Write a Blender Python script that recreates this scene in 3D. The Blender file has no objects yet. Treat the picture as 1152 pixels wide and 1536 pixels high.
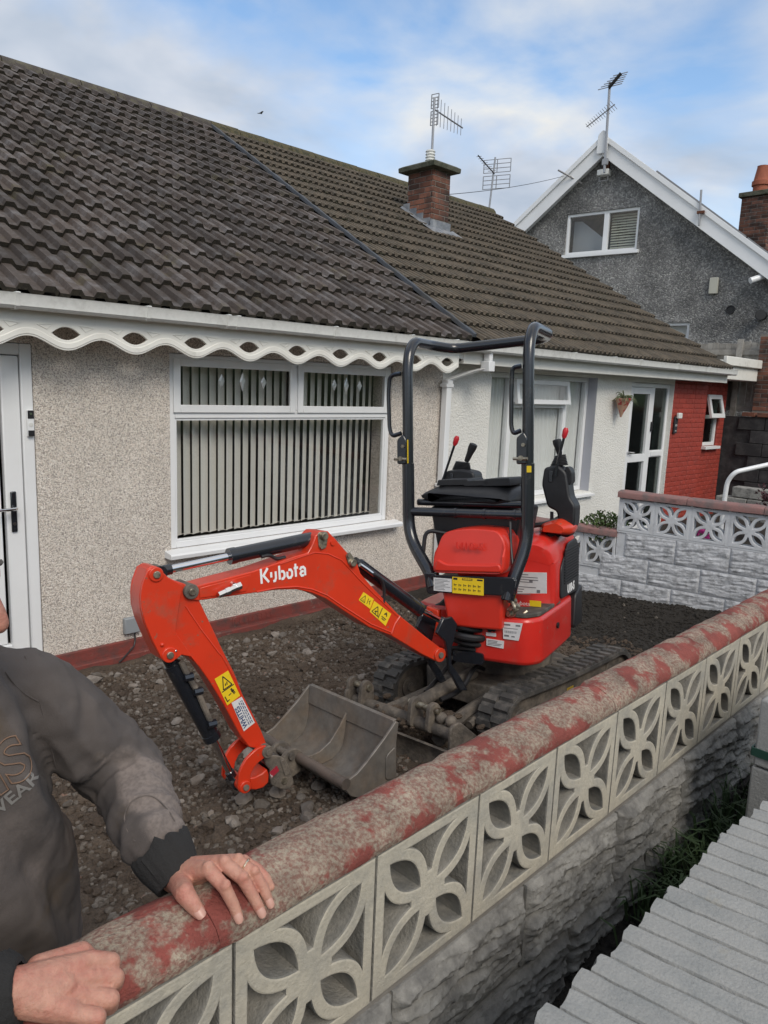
import bpy, bmesh, math, random
from mathutils import Vector, Matrix, noise, Quaternion
random.seed(7)
S = bpy.context.scene
COL = S.collection
R_ = math.radians
LIFT = 2.05                      # the build is measured from the eye; everything is raised by this at the end

# ---------------------------------------------------------------- camera
cam_d = bpy.data.cameras.new("camera"); cam = bpy.data.objects.new("camera", cam_d); COL.objects.link(cam)
S.camera = cam
cam_d.sensor_fit = 'VERTICAL'; cam_d.sensor_height = 36.0; cam_d.lens = 1110/1536*36.0
cam_d.clip_start = 0.02; cam_d.clip_end = 2000
def aim(pitch, roll, yaw):
    p, r, y = R_(pitch), R_(roll), R_(yaw)
    fwd = Vector((math.sin(y)*math.cos(p), math.cos(y)*math.cos(p), -math.sin(p)))
    r0 = Vector((math.cos(y), -math.sin(y), 0)); u0 = r0.cross(fwd)
    right = math.cos(r)*r0 + math.sin(r)*u0; up = -math.sin(r)*r0 + math.cos(r)*u0
    return Matrix((right, up, -fwd)).transposed()
cam.matrix_world = aim(9.75, 2.25, 44.5).to_4x4()

# ---------------------------------------------------------------- light and sky
SUN_EL, SUN_AZ = 42.0, 200.0     # azimuth measured from +Y towards +X
w = bpy.data.worlds.new("World"); S.world = w; w.use_nodes = True
nt = w.node_tree; nt.nodes.clear()
def N(tree, typ, **kw):
    n = tree.nodes.new(typ)
    for k, v in kw.items():
        if k in n.inputs.keys(): n.inputs[k].default_value = v
        else: setattr(n, k, v)
    return n
out = N(nt, 'ShaderNodeOutputWorld'); bg = N(nt, 'ShaderNodeBackground'); bg.inputs['Strength'].default_value = 0.12
sky = N(nt, 'ShaderNodeTexSky'); sky.sky_type = 'NISHITA'; sky.sun_disc = False
sky.sun_elevation = R_(SUN_EL); sky.sun_rotation = R_(SUN_AZ); sky.air_density = 1.0; sky.dust_density = 1.0; sky.ozone_density = 1.0
tc = N(nt, 'ShaderNodeTexCoord')
# clouds lie on a flat layer: divide the direction by its height
sep = N(nt, 'ShaderNodeSeparateXYZ'); nt.links.new(tc.outputs['Generated'], sep.inputs[0])
zc = N(nt, 'ShaderNodeMath', operation='MAXIMUM'); nt.links.new(sep.outputs[2], zc.inputs[0]); zc.inputs[1].default_value = 0.0
za = N(nt, 'ShaderNodeMath', operation='ADD'); nt.links.new(zc.outputs[0], za.inputs[0]); za.inputs[1].default_value = 0.28
dv = N(nt, 'ShaderNodeVectorMath', operation='DIVIDE'); cb = N(nt, 'ShaderNodeCombineXYZ')
for i in range(3): nt.links.new(za.outputs[0], cb.inputs[i])
nt.links.new(tc.outputs['Generated'], dv.inputs[0]); nt.links.new(cb.outputs[0], dv.inputs[1])
def wnoise(scale, detail, off, rough=.55, dist=0.0):
    mp = N(nt, 'ShaderNodeMapping'); mp.inputs['Location'].default_value = off
    nt.links.new(dv.outputs[0], mp.inputs[0])
    n = N(nt, 'ShaderNodeTexNoise'); n.inputs['Scale'].default_value = scale; n.inputs['Detail'].default_value = detail
    n.inputs['Roughness'].default_value = rough; n.inputs['Distortion'].default_value = dist
    nt.links.new(mp.outputs[0], n.inputs['Vector']); return n
def ramp(tree, stops, interp='LINEAR'):
    r = N(tree, 'ShaderNodeValToRGB'); e = r.color_ramp.elements; r.color_ramp.interpolation = interp
    while len(e) > 1: e.remove(e[-1])
    e[0].position = stops[0][0]; e[0].color = tuple(stops[0][1])+(1,) if len(stops[0][1]) == 3 else stops[0][1]
    for p, c in stops[1:]:
        k = e.new(p); k.color = tuple(c)+(1,) if len(c) == 3 else c
    return r
CL_OFF = (4.34, 19.31, 2.18)
n1 = wnoise(1.75, 7, CL_OFF, .5, .35)
cover = ramp(nt, [(.33, (0, 0, 0)), (.53, (1, 1, 1))]); nt.links.new(n1.outputs[0], cover.inputs[0])
n2 = wnoise(1.9, 5, (7.1, 3.2, 1.0), .5, .25)
tone = ramp(nt, [(.36, (3.7, 4.3, 5.2)), (.47, (5.0, 5.4, 6.1)), (.58, (7.0, 6.85, 6.45))]); nt.links.new(n2.outputs[0], tone.inputs[0])
blue = N(nt, 'ShaderNodeMix', data_type='RGBA'); blue.blend_type = 'MULTIPLY'; blue.inputs[0].default_value = 1.0
nt.links.new(sky.outputs[0], blue.inputs[6]); blue.inputs[7].default_value = (1.45, 1.58, 1.62, 1)
mx = N(nt, 'ShaderNodeMix', data_type='RGBA')
nt.links.new(cover.outputs[0], mx.inputs[0]); nt.links.new(blue.outputs[2], mx.inputs[6]); nt.links.new(tone.outputs[0], mx.inputs[7])
nt.links.new(mx.outputs[2], bg.inputs[0]); nt.links.new(bg.outputs[0], out.inputs[0])
sun_d = bpy.data.lights.new("sun", 'SUN'); sun_d.energy = 1.8; sun_d.angle = R_(26); sun_d.color = (1, .93, .83)
sun = bpy.data.objects.new("sun", sun_d); COL.objects.link(sun)
sd = Vector((math.sin(R_(SUN_AZ))*math.cos(R_(SUN_EL)), math.cos(R_(SUN_AZ))*math.cos(R_(SUN_EL)), math.sin(R_(SUN_EL))))
sun.rotation_euler = (-sd).to_track_quat('-Z', 'Y').to_euler(); sun.location = sd*40
S.view_settings.view_transform = 'Standard'; S.view_settings.look = 'None'; S.view_settings.gamma = 1
S.view_settings.exposure = 0.12; S.view_settings.use_curve_mapping = False
S.cycles.max_bounces = 6; S.cycles.transparent_max_bounces = 12

# ---------------------------------------------------------------- mesh helpers
class MB:
    """collects verts and faces of one mesh"""
    def __init__(s, xf=None): s.v = []; s.f = []; s.m = []; s.xf = xf; s.cur = 0
    def av(s, p):
        p = Vector(p); s.v.append(s.xf @ p if s.xf else p); return len(s.v)-1
    def af(s, idx): s.f.append(tuple(idx)); s.m.append(s.cur)
    def box(s, c, d, rot=None):
        c = Vector(c); h = Vector(d)/2; o = []
        for dx in (-1, 1):
            for dy in (-1, 1):
                for dz in (-1, 1):
                    q = Vector((dx*h.x, dy*h.y, dz*h.z)); o.append(s.av(c+(rot @ q if rot else q)))
        for q in ((0,1,3,2),(4,6,7,5),(0,4,5,1),(2,3,7,6),(0,2,6,4),(1,5,7,3)): s.af([o[i] for i in q])
        return s
    def bb(s, a, b):
        a = Vector(a); b = Vector(b); return s.box((a+b)/2, [abs(x) for x in (b-a)])
    def prism(s, poly, fn, a, b):
        """poly: 2D outline; fn(x, y, d) -> 3D; between depths a and b"""
        n = len(poly); A = [s.av(fn(x, y, a)) for x, y in poly]; B = [s.av(fn(x, y, b)) for x, y in poly]
        s.af(A[::-1]); s.af(B)
        for i in range(n): j = (i+1) % n; s.af((A[i], A[j], B[j], B[i]))
        return s
    def loft(s, rings, cap=True, closed=True):
        ids = [[s.av(p) for p in r] for r in rings]; n = len(ids[0])
        for a, b in zip(ids, ids[1:]):
            for i in range(n if closed else n-1):
                j = (i+1) % n; s.af((a[i], a[j], b[j], b[i]))
        if cap: s.af(ids[0][::-1]); s.af(ids[-1])
        return s
    def tube(s, path, r, n=10, cap=True):
        P = [Vector(p) for p in path]; rs = r if isinstance(r, (list, tuple)) else [r]*len(P)
        rings = []; prev = None
        for i, p in enumerate(P):
            t = ((P[i+1]-p) if i == 0 else (p-P[i-1]) if i == len(P)-1 else (P[i+1]-p).normalized()+(p-P[i-1]).normalized()).normalized()
            if prev is None:
                ref = Vector((0, 0, 1)) if abs(t.z) < .9 else Vector((1, 0, 0)); x = t.cross(ref).normalized()
            else: x = (prev - t*prev.dot(t)).normalized()
            prev = x; y = t.cross(x)
            rings.append([p+(x*math.cos(2*math.pi*k/n)+y*math.sin(2*math.pi*k/n))*rs[i] for k in range(n)])
        return s.loft(rings, cap)
    def cyl(s, a, b, r, r2=None, n=16): return s.tube([a, b], [r, r if r2 is None else r2], n)
    def ball(s, c, r, n=10, m=6, sc=(1, 1, 1), rot=None):
        c = Vector(c); rings = []
        for i in range(1, m):
            a = math.pi*i/m
            ring = []
            for k in range(n):
                q = Vector((math.sin(a)*math.cos(2*math.pi*k/n)*sc[0], math.sin(a)*math.sin(2*math.pi*k/n)*sc[1], math.cos(a)*sc[2]))*r
                ring.append(c+(rot @ q if rot else q))
            rings.append(ring)
        base = len(s.v); s.loft(rings, False)
        top = Vector((0, 0, r*sc[2])); t = s.av(c+(rot @ top if rot else top)); b = s.av(c-(rot @ top if rot else top))
        for k in range(n):
            s.af((t, base+k, base+(k+1) % n)); L = base+(m-2)*n; s.af((b, L+(k+1) % n, L+k))
        return s
    def grid(s, nx, ny, fn):
        ids = [[s.av(fn(i/nx, j/ny)) for i in range(nx+1)] for j in range(ny+1)]
        for j in range(ny):
            for i in range(nx): s.af((ids[j][i], ids[j][i+1], ids[j+1][i+1], ids[j+1][i]))
        return s
ORG = {}
def mesh_from(name, mb, mats, org=Vector((0, 0, 0)), angle=35, recalc=True):
    me = bpy.data.meshes.new(name)
    me.from_pydata([v-org for v in mb.v], [], mb.f)
    if recalc:
        b = bmesh.new(); b.from_mesh(me); bmesh.ops.recalc_face_normals(b, faces=b.faces); b.to_mesh(me); b.free()
    for m in (mats if isinstance(mats, (list, tuple)) else [mats]): me.materials.append(m)
    if any(mb.m): me.polygons.foreach_set('material_index', mb.m)
    me.polygons.foreach_set('use_smooth', [True]*len(me.polygons))
    me.set_sharp_from_angle(angle=R_(angle)); me.update()
    return me
def _org(parent): return ORG[parent.name] if parent else Vector((0, 0, 0))
def obj(name, mb, mats, parent=None, bevel=0, angle=35, seg=2, at=None, recalc=True):
    """one mesh object built in world metres; a child keeps its own origin (at, or its centre)"""
    if at is None:
        lo = Vector([min(v[i] for v in mb.v) for i in range(3)]); hi = Vector([max(v[i] for v in mb.v) for i in range(3)])
        at = Vector(((lo.x+hi.x)/2, (lo.y+hi.y)/2, lo.z))
    at = Vector(at)
    o = bpy.data.objects.new(name, mesh_from(name, mb, mats, at, angle, recalc)); COL.objects.link(o)
    if parent: o.parent = parent
    o.location = at-_org(parent); ORG[o.name] = at
    if bevel:
        b = o.modifiers.new("bevel", 'BEVEL'); b.width = bevel; b.segments = seg; b.limit_method = 'ANGLE'; b.angle_limit = R_(40)
        b.harden_normals = False
    return o
def inst(name, me, mat4, parent=None):
    """an object sharing mesh data, placed by a world matrix"""
    o = bpy.data.objects.new(name, me); COL.objects.link(o)
    if parent: o.parent = parent
    m = mat4.copy(); ORG[o.name] = m.translation.copy(); m.translation = m.translation-_org(parent); o.matrix_local = m
    return o
def tag(o, label=None, cat=None, group=None, kind=None):
    for k, v in (('label', label), ('category', cat), ('group', group), ('kind', kind)):
        if v: o[k] = v
    return o
def thing(name, loc, label, cat, group=None):
    o = bpy.data.objects.new(name, None); COL.objects.link(o); o.location = loc; o.empty_display_size = .1
    ORG[o.name] = Vector(loc); return tag(o, label, cat, group)
def XY(z): return lambda x, y, d: (x, y, z+d)
def XZ(x, y, d): return (x, d, y)      # outline in the facade plane, depth along Y
def YZ(x, y, d): return (d, x, y)      # outline across, depth along X
def M4(o, x, y, z):
    m = Matrix.Identity(4)
    for i, a in enumerate((x, y, z)):
        for r in range(3): m[r][i] = a[r]
    for r in range(3): m[r][3] = o[r]
    return m
def text_mb(body, size, o, xd, yd, bold=0.0, depth=.0012, align='LEFT', shear=0, sx=1.0):
    cu = bpy.data.curves.new("lettering", 'FONT'); cu.body = body; cu.size = size; cu.offset = bold; cu.extrude = depth/2
    cu.align_x = align; cu.shear = shear; cu.resolution_u = 3
    t = bpy.data.objects.new("lettering", cu); me = bpy.data.meshes.new_from_object(t)
    bpy.data.objects.remove(t)
    mb = MB(); xd = Vector(xd).normalized(); yd = Vector(yd).normalized(); zd = xd.cross(yd)
    for v in me.vertices: mb.v.append(Vector(o)+xd*v.co.x*sx+yd*v.co.y+zd*v.co.z)
    for p in me.polygons: mb.af(p.vertices)
    bpy.data.meshes.remove(me); return mb
def fbm(p, o=4):
    return noise.fractal(Vector(p), 1.0, 2.0, o)

# ---------------------------------------------------------------- materials
MT = {}
def mat(name, col, rough=.6, metal=0, spec=.5, var=0, vscale=6, col2=None, mix=(.45, .6), mscale=5, mdetail=6, bump=0, bscale=40, bdetail=4,
        bdist=.01, vor=0, vorscale=60, rnd=0, coat=0, obj_coords=False, specks=None, mix2=None, rough2=None, sss=0):
    """one procedural material: base colour, a second worn colour by noise, fine relief, per-object shade"""
    if name in MT: return MT[name]
    m = bpy.data.materials.new(name); m.use_nodes = True; t = m.node_tree; L = t.links
    b = t.nodes['Principled BSDF']
    b.inputs['Roughness'].default_value = rough; b.inputs['Metallic'].default_value = metal
    b.inputs['Specular IOR Level'].default_value = spec
    if coat: b.inputs['Coat Weight'].default_value = coat; b.inputs['Coat Roughness'].default_value = .12
    if sss:
        b.inputs['Subsurface Weight'].default_value = sss; b.inputs['Subsurface Radius'].default_value = (.012, .004, .002); b.inputs['Subsurface Scale'].default_value = .5
    geo = N(t, 'ShaderNodeNewGeometry'); tcn = N(t, 'ShaderNodeTexCoord')
    vec = tcn.outputs['Object'] if obj_coords else geo.outputs['Position']
    def noi(scale, detail=4, rough=.6):
        n = N(t, 'ShaderNodeTexNoise'); n.inputs['Scale'].default_value = scale; n.inputs['Detail'].default_value = detail
        n.inputs['Roughness'].default_value = rough; L.new(vec, n.inputs['Vector']); return n
    rgb = N(t, 'ShaderNodeRGB'); rgb.outputs[0].default_value = (*col, 1); c = rgb.outputs[0]
    def mixc(fac, a, bcol, mode='MIX'):
        x = N(t, 'ShaderNodeMix', data_type='RGBA'); x.blend_type = mode
        if isinstance(fac, (int, float)): x.inputs[0].default_value = fac
        else: L.new(fac, x.inputs[0])
        L.new(a, x.inputs[6])
        if isinstance(bcol, tuple): x.inputs[7].default_value = (*bcol, 1)
        else: L.new(bcol, x.inputs[7])
        return x.outputs[2]
    def mask(lo, hi, scale, detail=6):
        n = noi(scale, detail, .65); r = N(t, 'ShaderNodeMapRange'); r.inputs[1].default_value = lo; r.inputs[2].default_value = hi
        L.new(n.outputs[0], r.inputs[0]); return r.outputs[0]
    if col2:
        mk = mask(*mix, mscale, mdetail); c = mixc(mk, c, tuple(col2))
        if rough2 is not None:
            rr = N(t, 'ShaderNodeMapRange'); rr.inputs[3].default_value = rough; rr.inputs[4].default_value = rough2; L.new(mk, rr.inputs[0]); L.new(rr.outputs[0], b.inputs['Roughness'])
    if mix2:   # (colour, lo, hi, scale)
        c = mixc(mask(mix2[1], mix2[2], mix2[3], 5), c, tuple(mix2[0]))
    if specks: # list of colours picked by cell
        v = N(t, 'ShaderNodeTexVoronoi'); v.inputs['Scale'].default_value = vorscale; L.new(vec, v.inputs['Vector'])
        hs = N(t, 'ShaderNodeSeparateColor'); L.new(v.outputs['Color'], hs.inputs[0])
        n_ = len(specks); r = ramp(t, [(i/n_, s) for i, s in enumerate(specks)], 'CONSTANT'); L.new(hs.outputs[0], r.inputs[0])
        c = mixc(1.0, c, r.outputs[0], 'MULTIPLY')
    if var:
        r = N(t, 'ShaderNodeMapRange'); r.inputs[1].default_value = .3; r.inputs[2].default_value = .7; r.inputs[3].default_value = 1-var; r.inputs[4].default_value = 1+var
        L.new(noi(vscale, 5).outputs[0], r.inputs[0]); c = mixc(1.0, c, r.outputs[0], 'MULTIPLY')
    if rnd:
        oi = N(t, 'ShaderNodeObjectInfo'); r = N(t, 'ShaderNodeMapRange'); r.inputs[3].default_value = 1-rnd; r.inputs[4].default_value = 1+rnd
        L.new(oi.outputs['Random'], r.inputs[0]); c = mixc(1.0, c, r.outputs[0], 'MULTIPLY')
    L.new(c, b.inputs['Base Color'])
    h = None
    if bump:
        h = noi(bscale, bdetail, .65).outputs[0]
    if vor:
        v = N(t, 'ShaderNodeTexVoronoi'); v.inputs['Scale'].default_value = vorscale; L.new(vec, v.inputs['Vector'])
        mm = N(t, 'ShaderNodeMath', operation='MULTIPLY'); mm.inputs[1].default_value = -vor; L.new(v.outputs['Distance'], mm.inputs[0])
        if h is None: h = mm.outputs[0]
        else:
            a = N(t, 'ShaderNodeMath', operation='ADD'); L.new(h, a.inputs[0]); L.new(mm.outputs[0], a.inputs[1]); h = a.outputs[0]
    if h is not None:
        bp = N(t, 'ShaderNodeBump'); bp.inputs['Strength'].default_value = bump or 1.0; bp.inputs['Distance'].default_value = bdist
        L.new(h, bp.inputs['Height']); L.new(bp.outputs[0], b.inputs['Normal'])
    MT[name] = m; return m
def glass(name, tint=(.8, .86, .84), ior=1.5, rough=0.0, refl=1.0):
    if name in MT: return MT[name]
    m = bpy.data.materials.new(name); m.use_nodes = True; t = m.node_tree; t.nodes.clear(); L = t.links
    o = N(t, 'ShaderNodeOutputMaterial'); mxs = N(t, 'ShaderNodeMixShader'); tr = N(t, 'ShaderNodeBsdfTransparent'); gl = N(t, 'ShaderNodeBsdfGlossy')
    tr.inputs[0].default_value = (*tint, 1); gl.inputs['Roughness'].default_value = rough
    fr = N(t, 'ShaderNodeFresnel'); gg = N(t, 'ShaderNodeNewGeometry'); io = N(t, 'ShaderNodeMapRange')
    io.inputs[3].default_value = ior; io.inputs[4].default_value = 1/ior; L.new(gg.outputs['Backfacing'], io.inputs[0]); L.new(io.outputs[0], fr.inputs[0])   # same reflection at both faces
    mu = N(t, 'ShaderNodeMath', operation='MULTIPLY'); mu.inputs[1].default_value = refl; L.new(fr.outputs[0], mu.inputs[0])
    L.new(mu.outputs[0], mxs.inputs[0]); L.new(tr.outputs[0], mxs.inputs[1]); L.new(gl.outputs[0], mxs.inputs[2]); L.new(mxs.outputs[0], o.inputs[0])
    MT[name] = m; return m
PVC = mat('white_pvc', (.78, .79, .80), .28, var=.04, vscale=2)
CREAM = mat('cream_pvc', (.80, .79, .74), .4, var=.06, vscale=3, col2=(.5, .49, .44), mix=(.58, .8), mscale=4)
GUTTER = mat('grey_white_gutter', (.74, .745, .72), .4, var=.05, vscale=30, col2=(.56, .56, .53), mix=(.52, .75), mscale=9)
TILE_L = mat('dark_concrete_tile', (.062, .048, .041), .8, rnd=.34, col2=(.125, .115, .115), mix=(.47, .70), mscale=7, mix2=((.085, .072, .035), .6, .74, 2.2), bump=.35, bscale=170, bdist=.004, var=.18, vscale=60)
TILE_R = mat('brown_concrete_tile', (.118, .094, .068), .85, rnd=.16, col2=(.055, .047, .036), mix=(.46, .66), mscale=7, mix2=((.16, .145, .115), .57, .72, 14), bump=.35, bscale=170, bdist=.004, var=.16, vscale=50)
TILE_E = mat('mossy_tile_edge', (.034, .028, .021), .95, col2=(.06, .048, .032), mix=(.45, .65), mscale=40, bump=1.0, bscale=120, bdist=.006)
MOSS = mat('mossy_mortar', (.10, .085, .045), .95, col2=(.05, .05, .03), mscale=18, bump=.8, bscale=60, bdist=.02)
RIDGE = mat('ridge_tile', (.06, .05, .045), .85, col2=(.1, .09, .06), mscale=9, bump=.5, bscale=80, bdist=.006, rnd=.15)
DASH = mat('pebbledash', (.70, .655, .60), .9, specks=[(1.12, 1.1, 1.08), (.90, .88, .86), (.70, .66, .63), (1.2, 1.2, 1.2), (.97, .91, .87), (.54, .51, .50), (1.05, 1.02, .99)], vor=1.0, vorscale=150, bdist=.006, var=.10, vscale=1.3)
RENDER_W = mat('white_roughcast', (.74, .73, .69), .85, vor=.9, vorscale=55, bump=.6, bscale=45, bdist=.012, var=.06, vscale=2)
DASH_G = mat('grey_pebbledash', (.235, .232, .226), .92, specks=[(1, 1, 1), (.8, .8, .8), (1.25, 1.25, 1.25), (.7, .7, .7), (1.6, 1.6, 1.55), (.9, .9, .9)], vor=1.0, vorscale=38, bdist=.015, col2=(.13, .129, .127), mix=(.42, .62), mscale=.9, var=.15, vscale=2.4)
BRICK_RED = mat('painted_red_brick', (.34, .050, .034), .6, rnd=.10, var=.12, vscale=30, bump=.3, bscale=80, bdist=.004, col2=(.26, .05, .04), mix=(.5, .7), mscale=3)
BRICK_CH = mat('chimney_brick', (.19, .078, .05), .9, rnd=.5, col2=(.05, .033, .028), mix=(.40, .62), mscale=3.2, bump=.4, bscale=60, bdist=.006)
MORTAR = mat('mortar', (.20, .185, .165), .95, bump=.3, bscale=90, bdist=.004, var=.15, vscale=20)
MORTAR_RED = mat('red_painted_mortar', (.25, .04, .028), .8, bump=.3, bscale=90, bdist=.003)
LEAD = mat('lead_flashing', (.20, .215, .24), .55, metal=.3, var=.2, vscale=9, col2=(.32, .33, .345), mscale=6)
PLINTH = mat('red_plinth_paint', (.20, .045, .036), .75, col2=(.10, .05, .045), mix=(.45, .65), mscale=9, bump=.5, bscale=50, bdist=.01, mix2=((.24, .20, .17), .62, .75, 14))
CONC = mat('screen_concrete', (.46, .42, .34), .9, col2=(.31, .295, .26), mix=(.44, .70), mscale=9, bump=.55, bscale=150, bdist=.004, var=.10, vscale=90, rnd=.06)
ROCKF = mat('rock_faced_block', (.275, .265, .245), .92, col2=(.15, .145, .137), mix=(.44, .66), mscale=14, bump=.6, bscale=90, bdist=.006, var=.18, vscale=45, rnd=.1)
COPE = mat('worn_red_coping', (.335, .28, .215), .92, col2=(.215, .115, .088), mix=(.40, .60), mscale=130, mdetail=6, bump=1.0, bscale=150, bdist=.006, var=.32, vscale=14, mix2=((.235, .060, .047), .50, .565, 8.5))
COPE_F = mat('pinkish_coping', (.25, .135, .125), .9, col2=(.16, .12, .115), mix=(.45, .62), mscale=9, bump=.5, bscale=60, bdist=.008)
WBLOCK = mat('white_painted_block', (.58, .59, .61), .85, col2=(.27, .275, .285), mix=(.46, .68), mscale=18, bump=.5, bscale=60, bdist=.008, var=.12, vscale=30, mix2=((.06, .058, .055), .66, .74, 4))
WSCREEN = mat('white_painted_screen', (.60, .615, .635), .8, col2=(.36, .365, .37), mix=(.52, .74), mscale=8, bump=.4, bscale=90, bdist=.004)
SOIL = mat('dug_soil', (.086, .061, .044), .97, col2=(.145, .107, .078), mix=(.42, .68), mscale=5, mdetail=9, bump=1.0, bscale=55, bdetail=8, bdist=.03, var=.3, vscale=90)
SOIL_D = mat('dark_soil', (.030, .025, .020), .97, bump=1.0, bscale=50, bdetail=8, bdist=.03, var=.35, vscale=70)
STONE = mat('grey_stone', (.205, .18, .16), .9, rnd=.4, col2=(.15, .125, .105), mix=(.45, .62), mscale=14, bump=.6, bscale=60, bdist=.008)
EDGING = mat('grey_edging_stone', (.285, .283, .272), .85, rnd=.06, col2=(.235, .24, .235), mix=(.46, .66), mscale=12, bump=.7, bscale=140, bdist=.004, var=.10, vscale=200, mix2=((.33, .30, .24), .62, .75, 5))
TARMAC = mat('tarmac', (.05, .05, .052), .9, bump=.5, bscale=140, bdist=.006, var=.2, vscale=40)
ORANGE = mat('orange_red_paint', (.62, .040, .012), .34, coat=.25, var=.07, vscale=5, col2=(.36, .07, .035), mix=(.54, .80), mscale=9, mdetail=9, mix2=((.20, .12, .08), .64, .72, 34), rough2=.6, bump=.05, bscale=300, bdist=.001)
RED_P = mat('red_bodywork', (.60, .024, .016), .36, coat=.3, var=.08, vscale=4, col2=(.38, .07, .05), mix=(.55, .82), mscale=8, mdetail=9, mix2=((.30, .16, .12), .66, .73, 40), rough2=.6)
BLACK = mat('black_paint', (.012, .014, .019), .25, coat=.5, col2=(.05, .048, .045), mix=(.58, .8), mscale=14)
PLASTIC = mat('black_plastic', (.014, .014, .016), .45, var=.2, vscale=30, bump=.1, bscale=400, bdist=.001)
RUBBER = mat('muddy_rubber', (.060, .057, .054), .7, col2=(.145, .132, .118), mix=(.47, .64), mscale=11, bump=.5, bscale=70, bdist=.005)
MUDDY = mat('muddy_steel', (.085, .074, .064), .75, col2=(.19, .16, .13), mix=(.42, .64), mscale=12, mdetail=8, bump=.7, bscale=50, bdist=.008)
BUCKET = mat('worn_bucket_steel', (.19, .175, .16), .5, metal=.35, col2=(.20, .16, .125), mix=(.42, .66), mscale=7, mdetail=8, bump=.25, bscale=70, bdist=.003, var=.2, vscale=20, rough2=.85)
CHROME = mat('chrome_rod', (.72, .72, .74), .12, metal=1)
STEEL = mat('zinc_pin', (.42, .38, .30), .4, metal=.8, col2=(.2, .17, .13), mscale=40)
CONC_IN = mat('screen_concrete_inner', (.25, .235, .205), .95, col2=(.16, .155, .14), mix=(.42, .62), mscale=16, bump=.7, bscale=120, bdist=.005)  # hole sides of the pierced blocks, darker and greyer than their faces
ALU = mat('aerial_metal', (.34, .34, .35), .4, metal=.7)
YELLOW = mat('yellow_label', (.80, .56, .015), .5, var=.05, vscale=40)
WHITE_L = mat('white_label', (.66, .66, .66), .5, var=.08, vscale=30)
INK = mat('black_ink', (.015, .015, .016), .6)
INK_G = mat('grey_ink', (.16, .16, .17), .6)
INK_B = mat('blue_ink', (.03, .06, .16), .6)
WHITE_INK = mat('white_print', (.82, .82, .82), .5)
LEVER_RED = mat('red_knob', (.55, .02, .03), .35)
ROOM = mat('dark_room', (.14, .135, .125), .9)
BLIND = mat('grey_blind', (.78, .76, .70), .8, bump=.2, bscale=200, bdist=.002)
NET = mat('net_curtain', (.80, .81, .79), .85)
GLASS = glass('window_glass', (.95, .955, .955))
GLASS_D = glass('obscure_glass', (.55, .62, .6), rough=.10, refl=1.6)
TIMBER = mat('weathered_timber', (.30, .285, .26), .9, col2=(.19, .175, .155), mix=(.42, .64), mscale=6, bump=.4, bscale=50, bdist=.004, rnd=.2)
TERRA = mat('terracotta', (.33, .10, .055), .8, var=.15, vscale=12)
WALL_DK = mat('dark_retaining_block', (.040, .040, .042), .95, col2=(.075, .075, .075), mix=(.45, .65), mscale=6, bump=.6, bscale=40, bdist=.01, rnd=.2)
GRASS = mat('grass_blade', (.030, .055, .016), .7, rnd=.2, var=.3, vscale=20)
LEAF = mat('shrub_leaf', (.065, .105, .025), .65, var=.35, vscale=25)
LEAF_P = mat('purple_leaf', (.060, .018, .022), .65, var=.35, vscale=25)
LEAF_G = mat('pale_air_plant', (.14, .17, .09), .7)

# ================================================================ THE TWO BUNGALOWS
FY = 5.0                                            # plane of the front walls
TH = math.atan(.6)                                  # roof pitch
RIDGE_Y, RIDGE_Z, EAVE_Y, EAVE_Z = 9.65, 3.39, 4.75, .45
def roof_pt(x, s, h=0):                             # s metres up the slope from the eave, h off the surface
    return Vector((x, EAVE_Y+s*math.cos(TH)-h*math.sin(TH), EAVE_Z+s*math.sin(TH)+h*math.cos(TH)))
SLOPE = (RIDGE_Y-EAVE_Y)/math.cos(TH)

def wall_with_openings(mb, x0, x1, z0, z1, y0, y1, holes):
    """boxes round rectangular openings (ax, bx, az, bz), no overlaps"""
    xs = x0
    for ax, bx, az, bz in sorted(holes):
        if ax > xs: mb.bb((xs, y0, z0), (ax, y1, z1))
        if az > z0: mb.bb((ax, y0, z0), (bx, y1, az))
        if bz < z1: mb.bb((ax, y0, bz), (bx, y1, z1))
        xs = bx
    if xs < x1: mb.bb((xs, y0, z0), (x1, y1, z1))
    return mb

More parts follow.
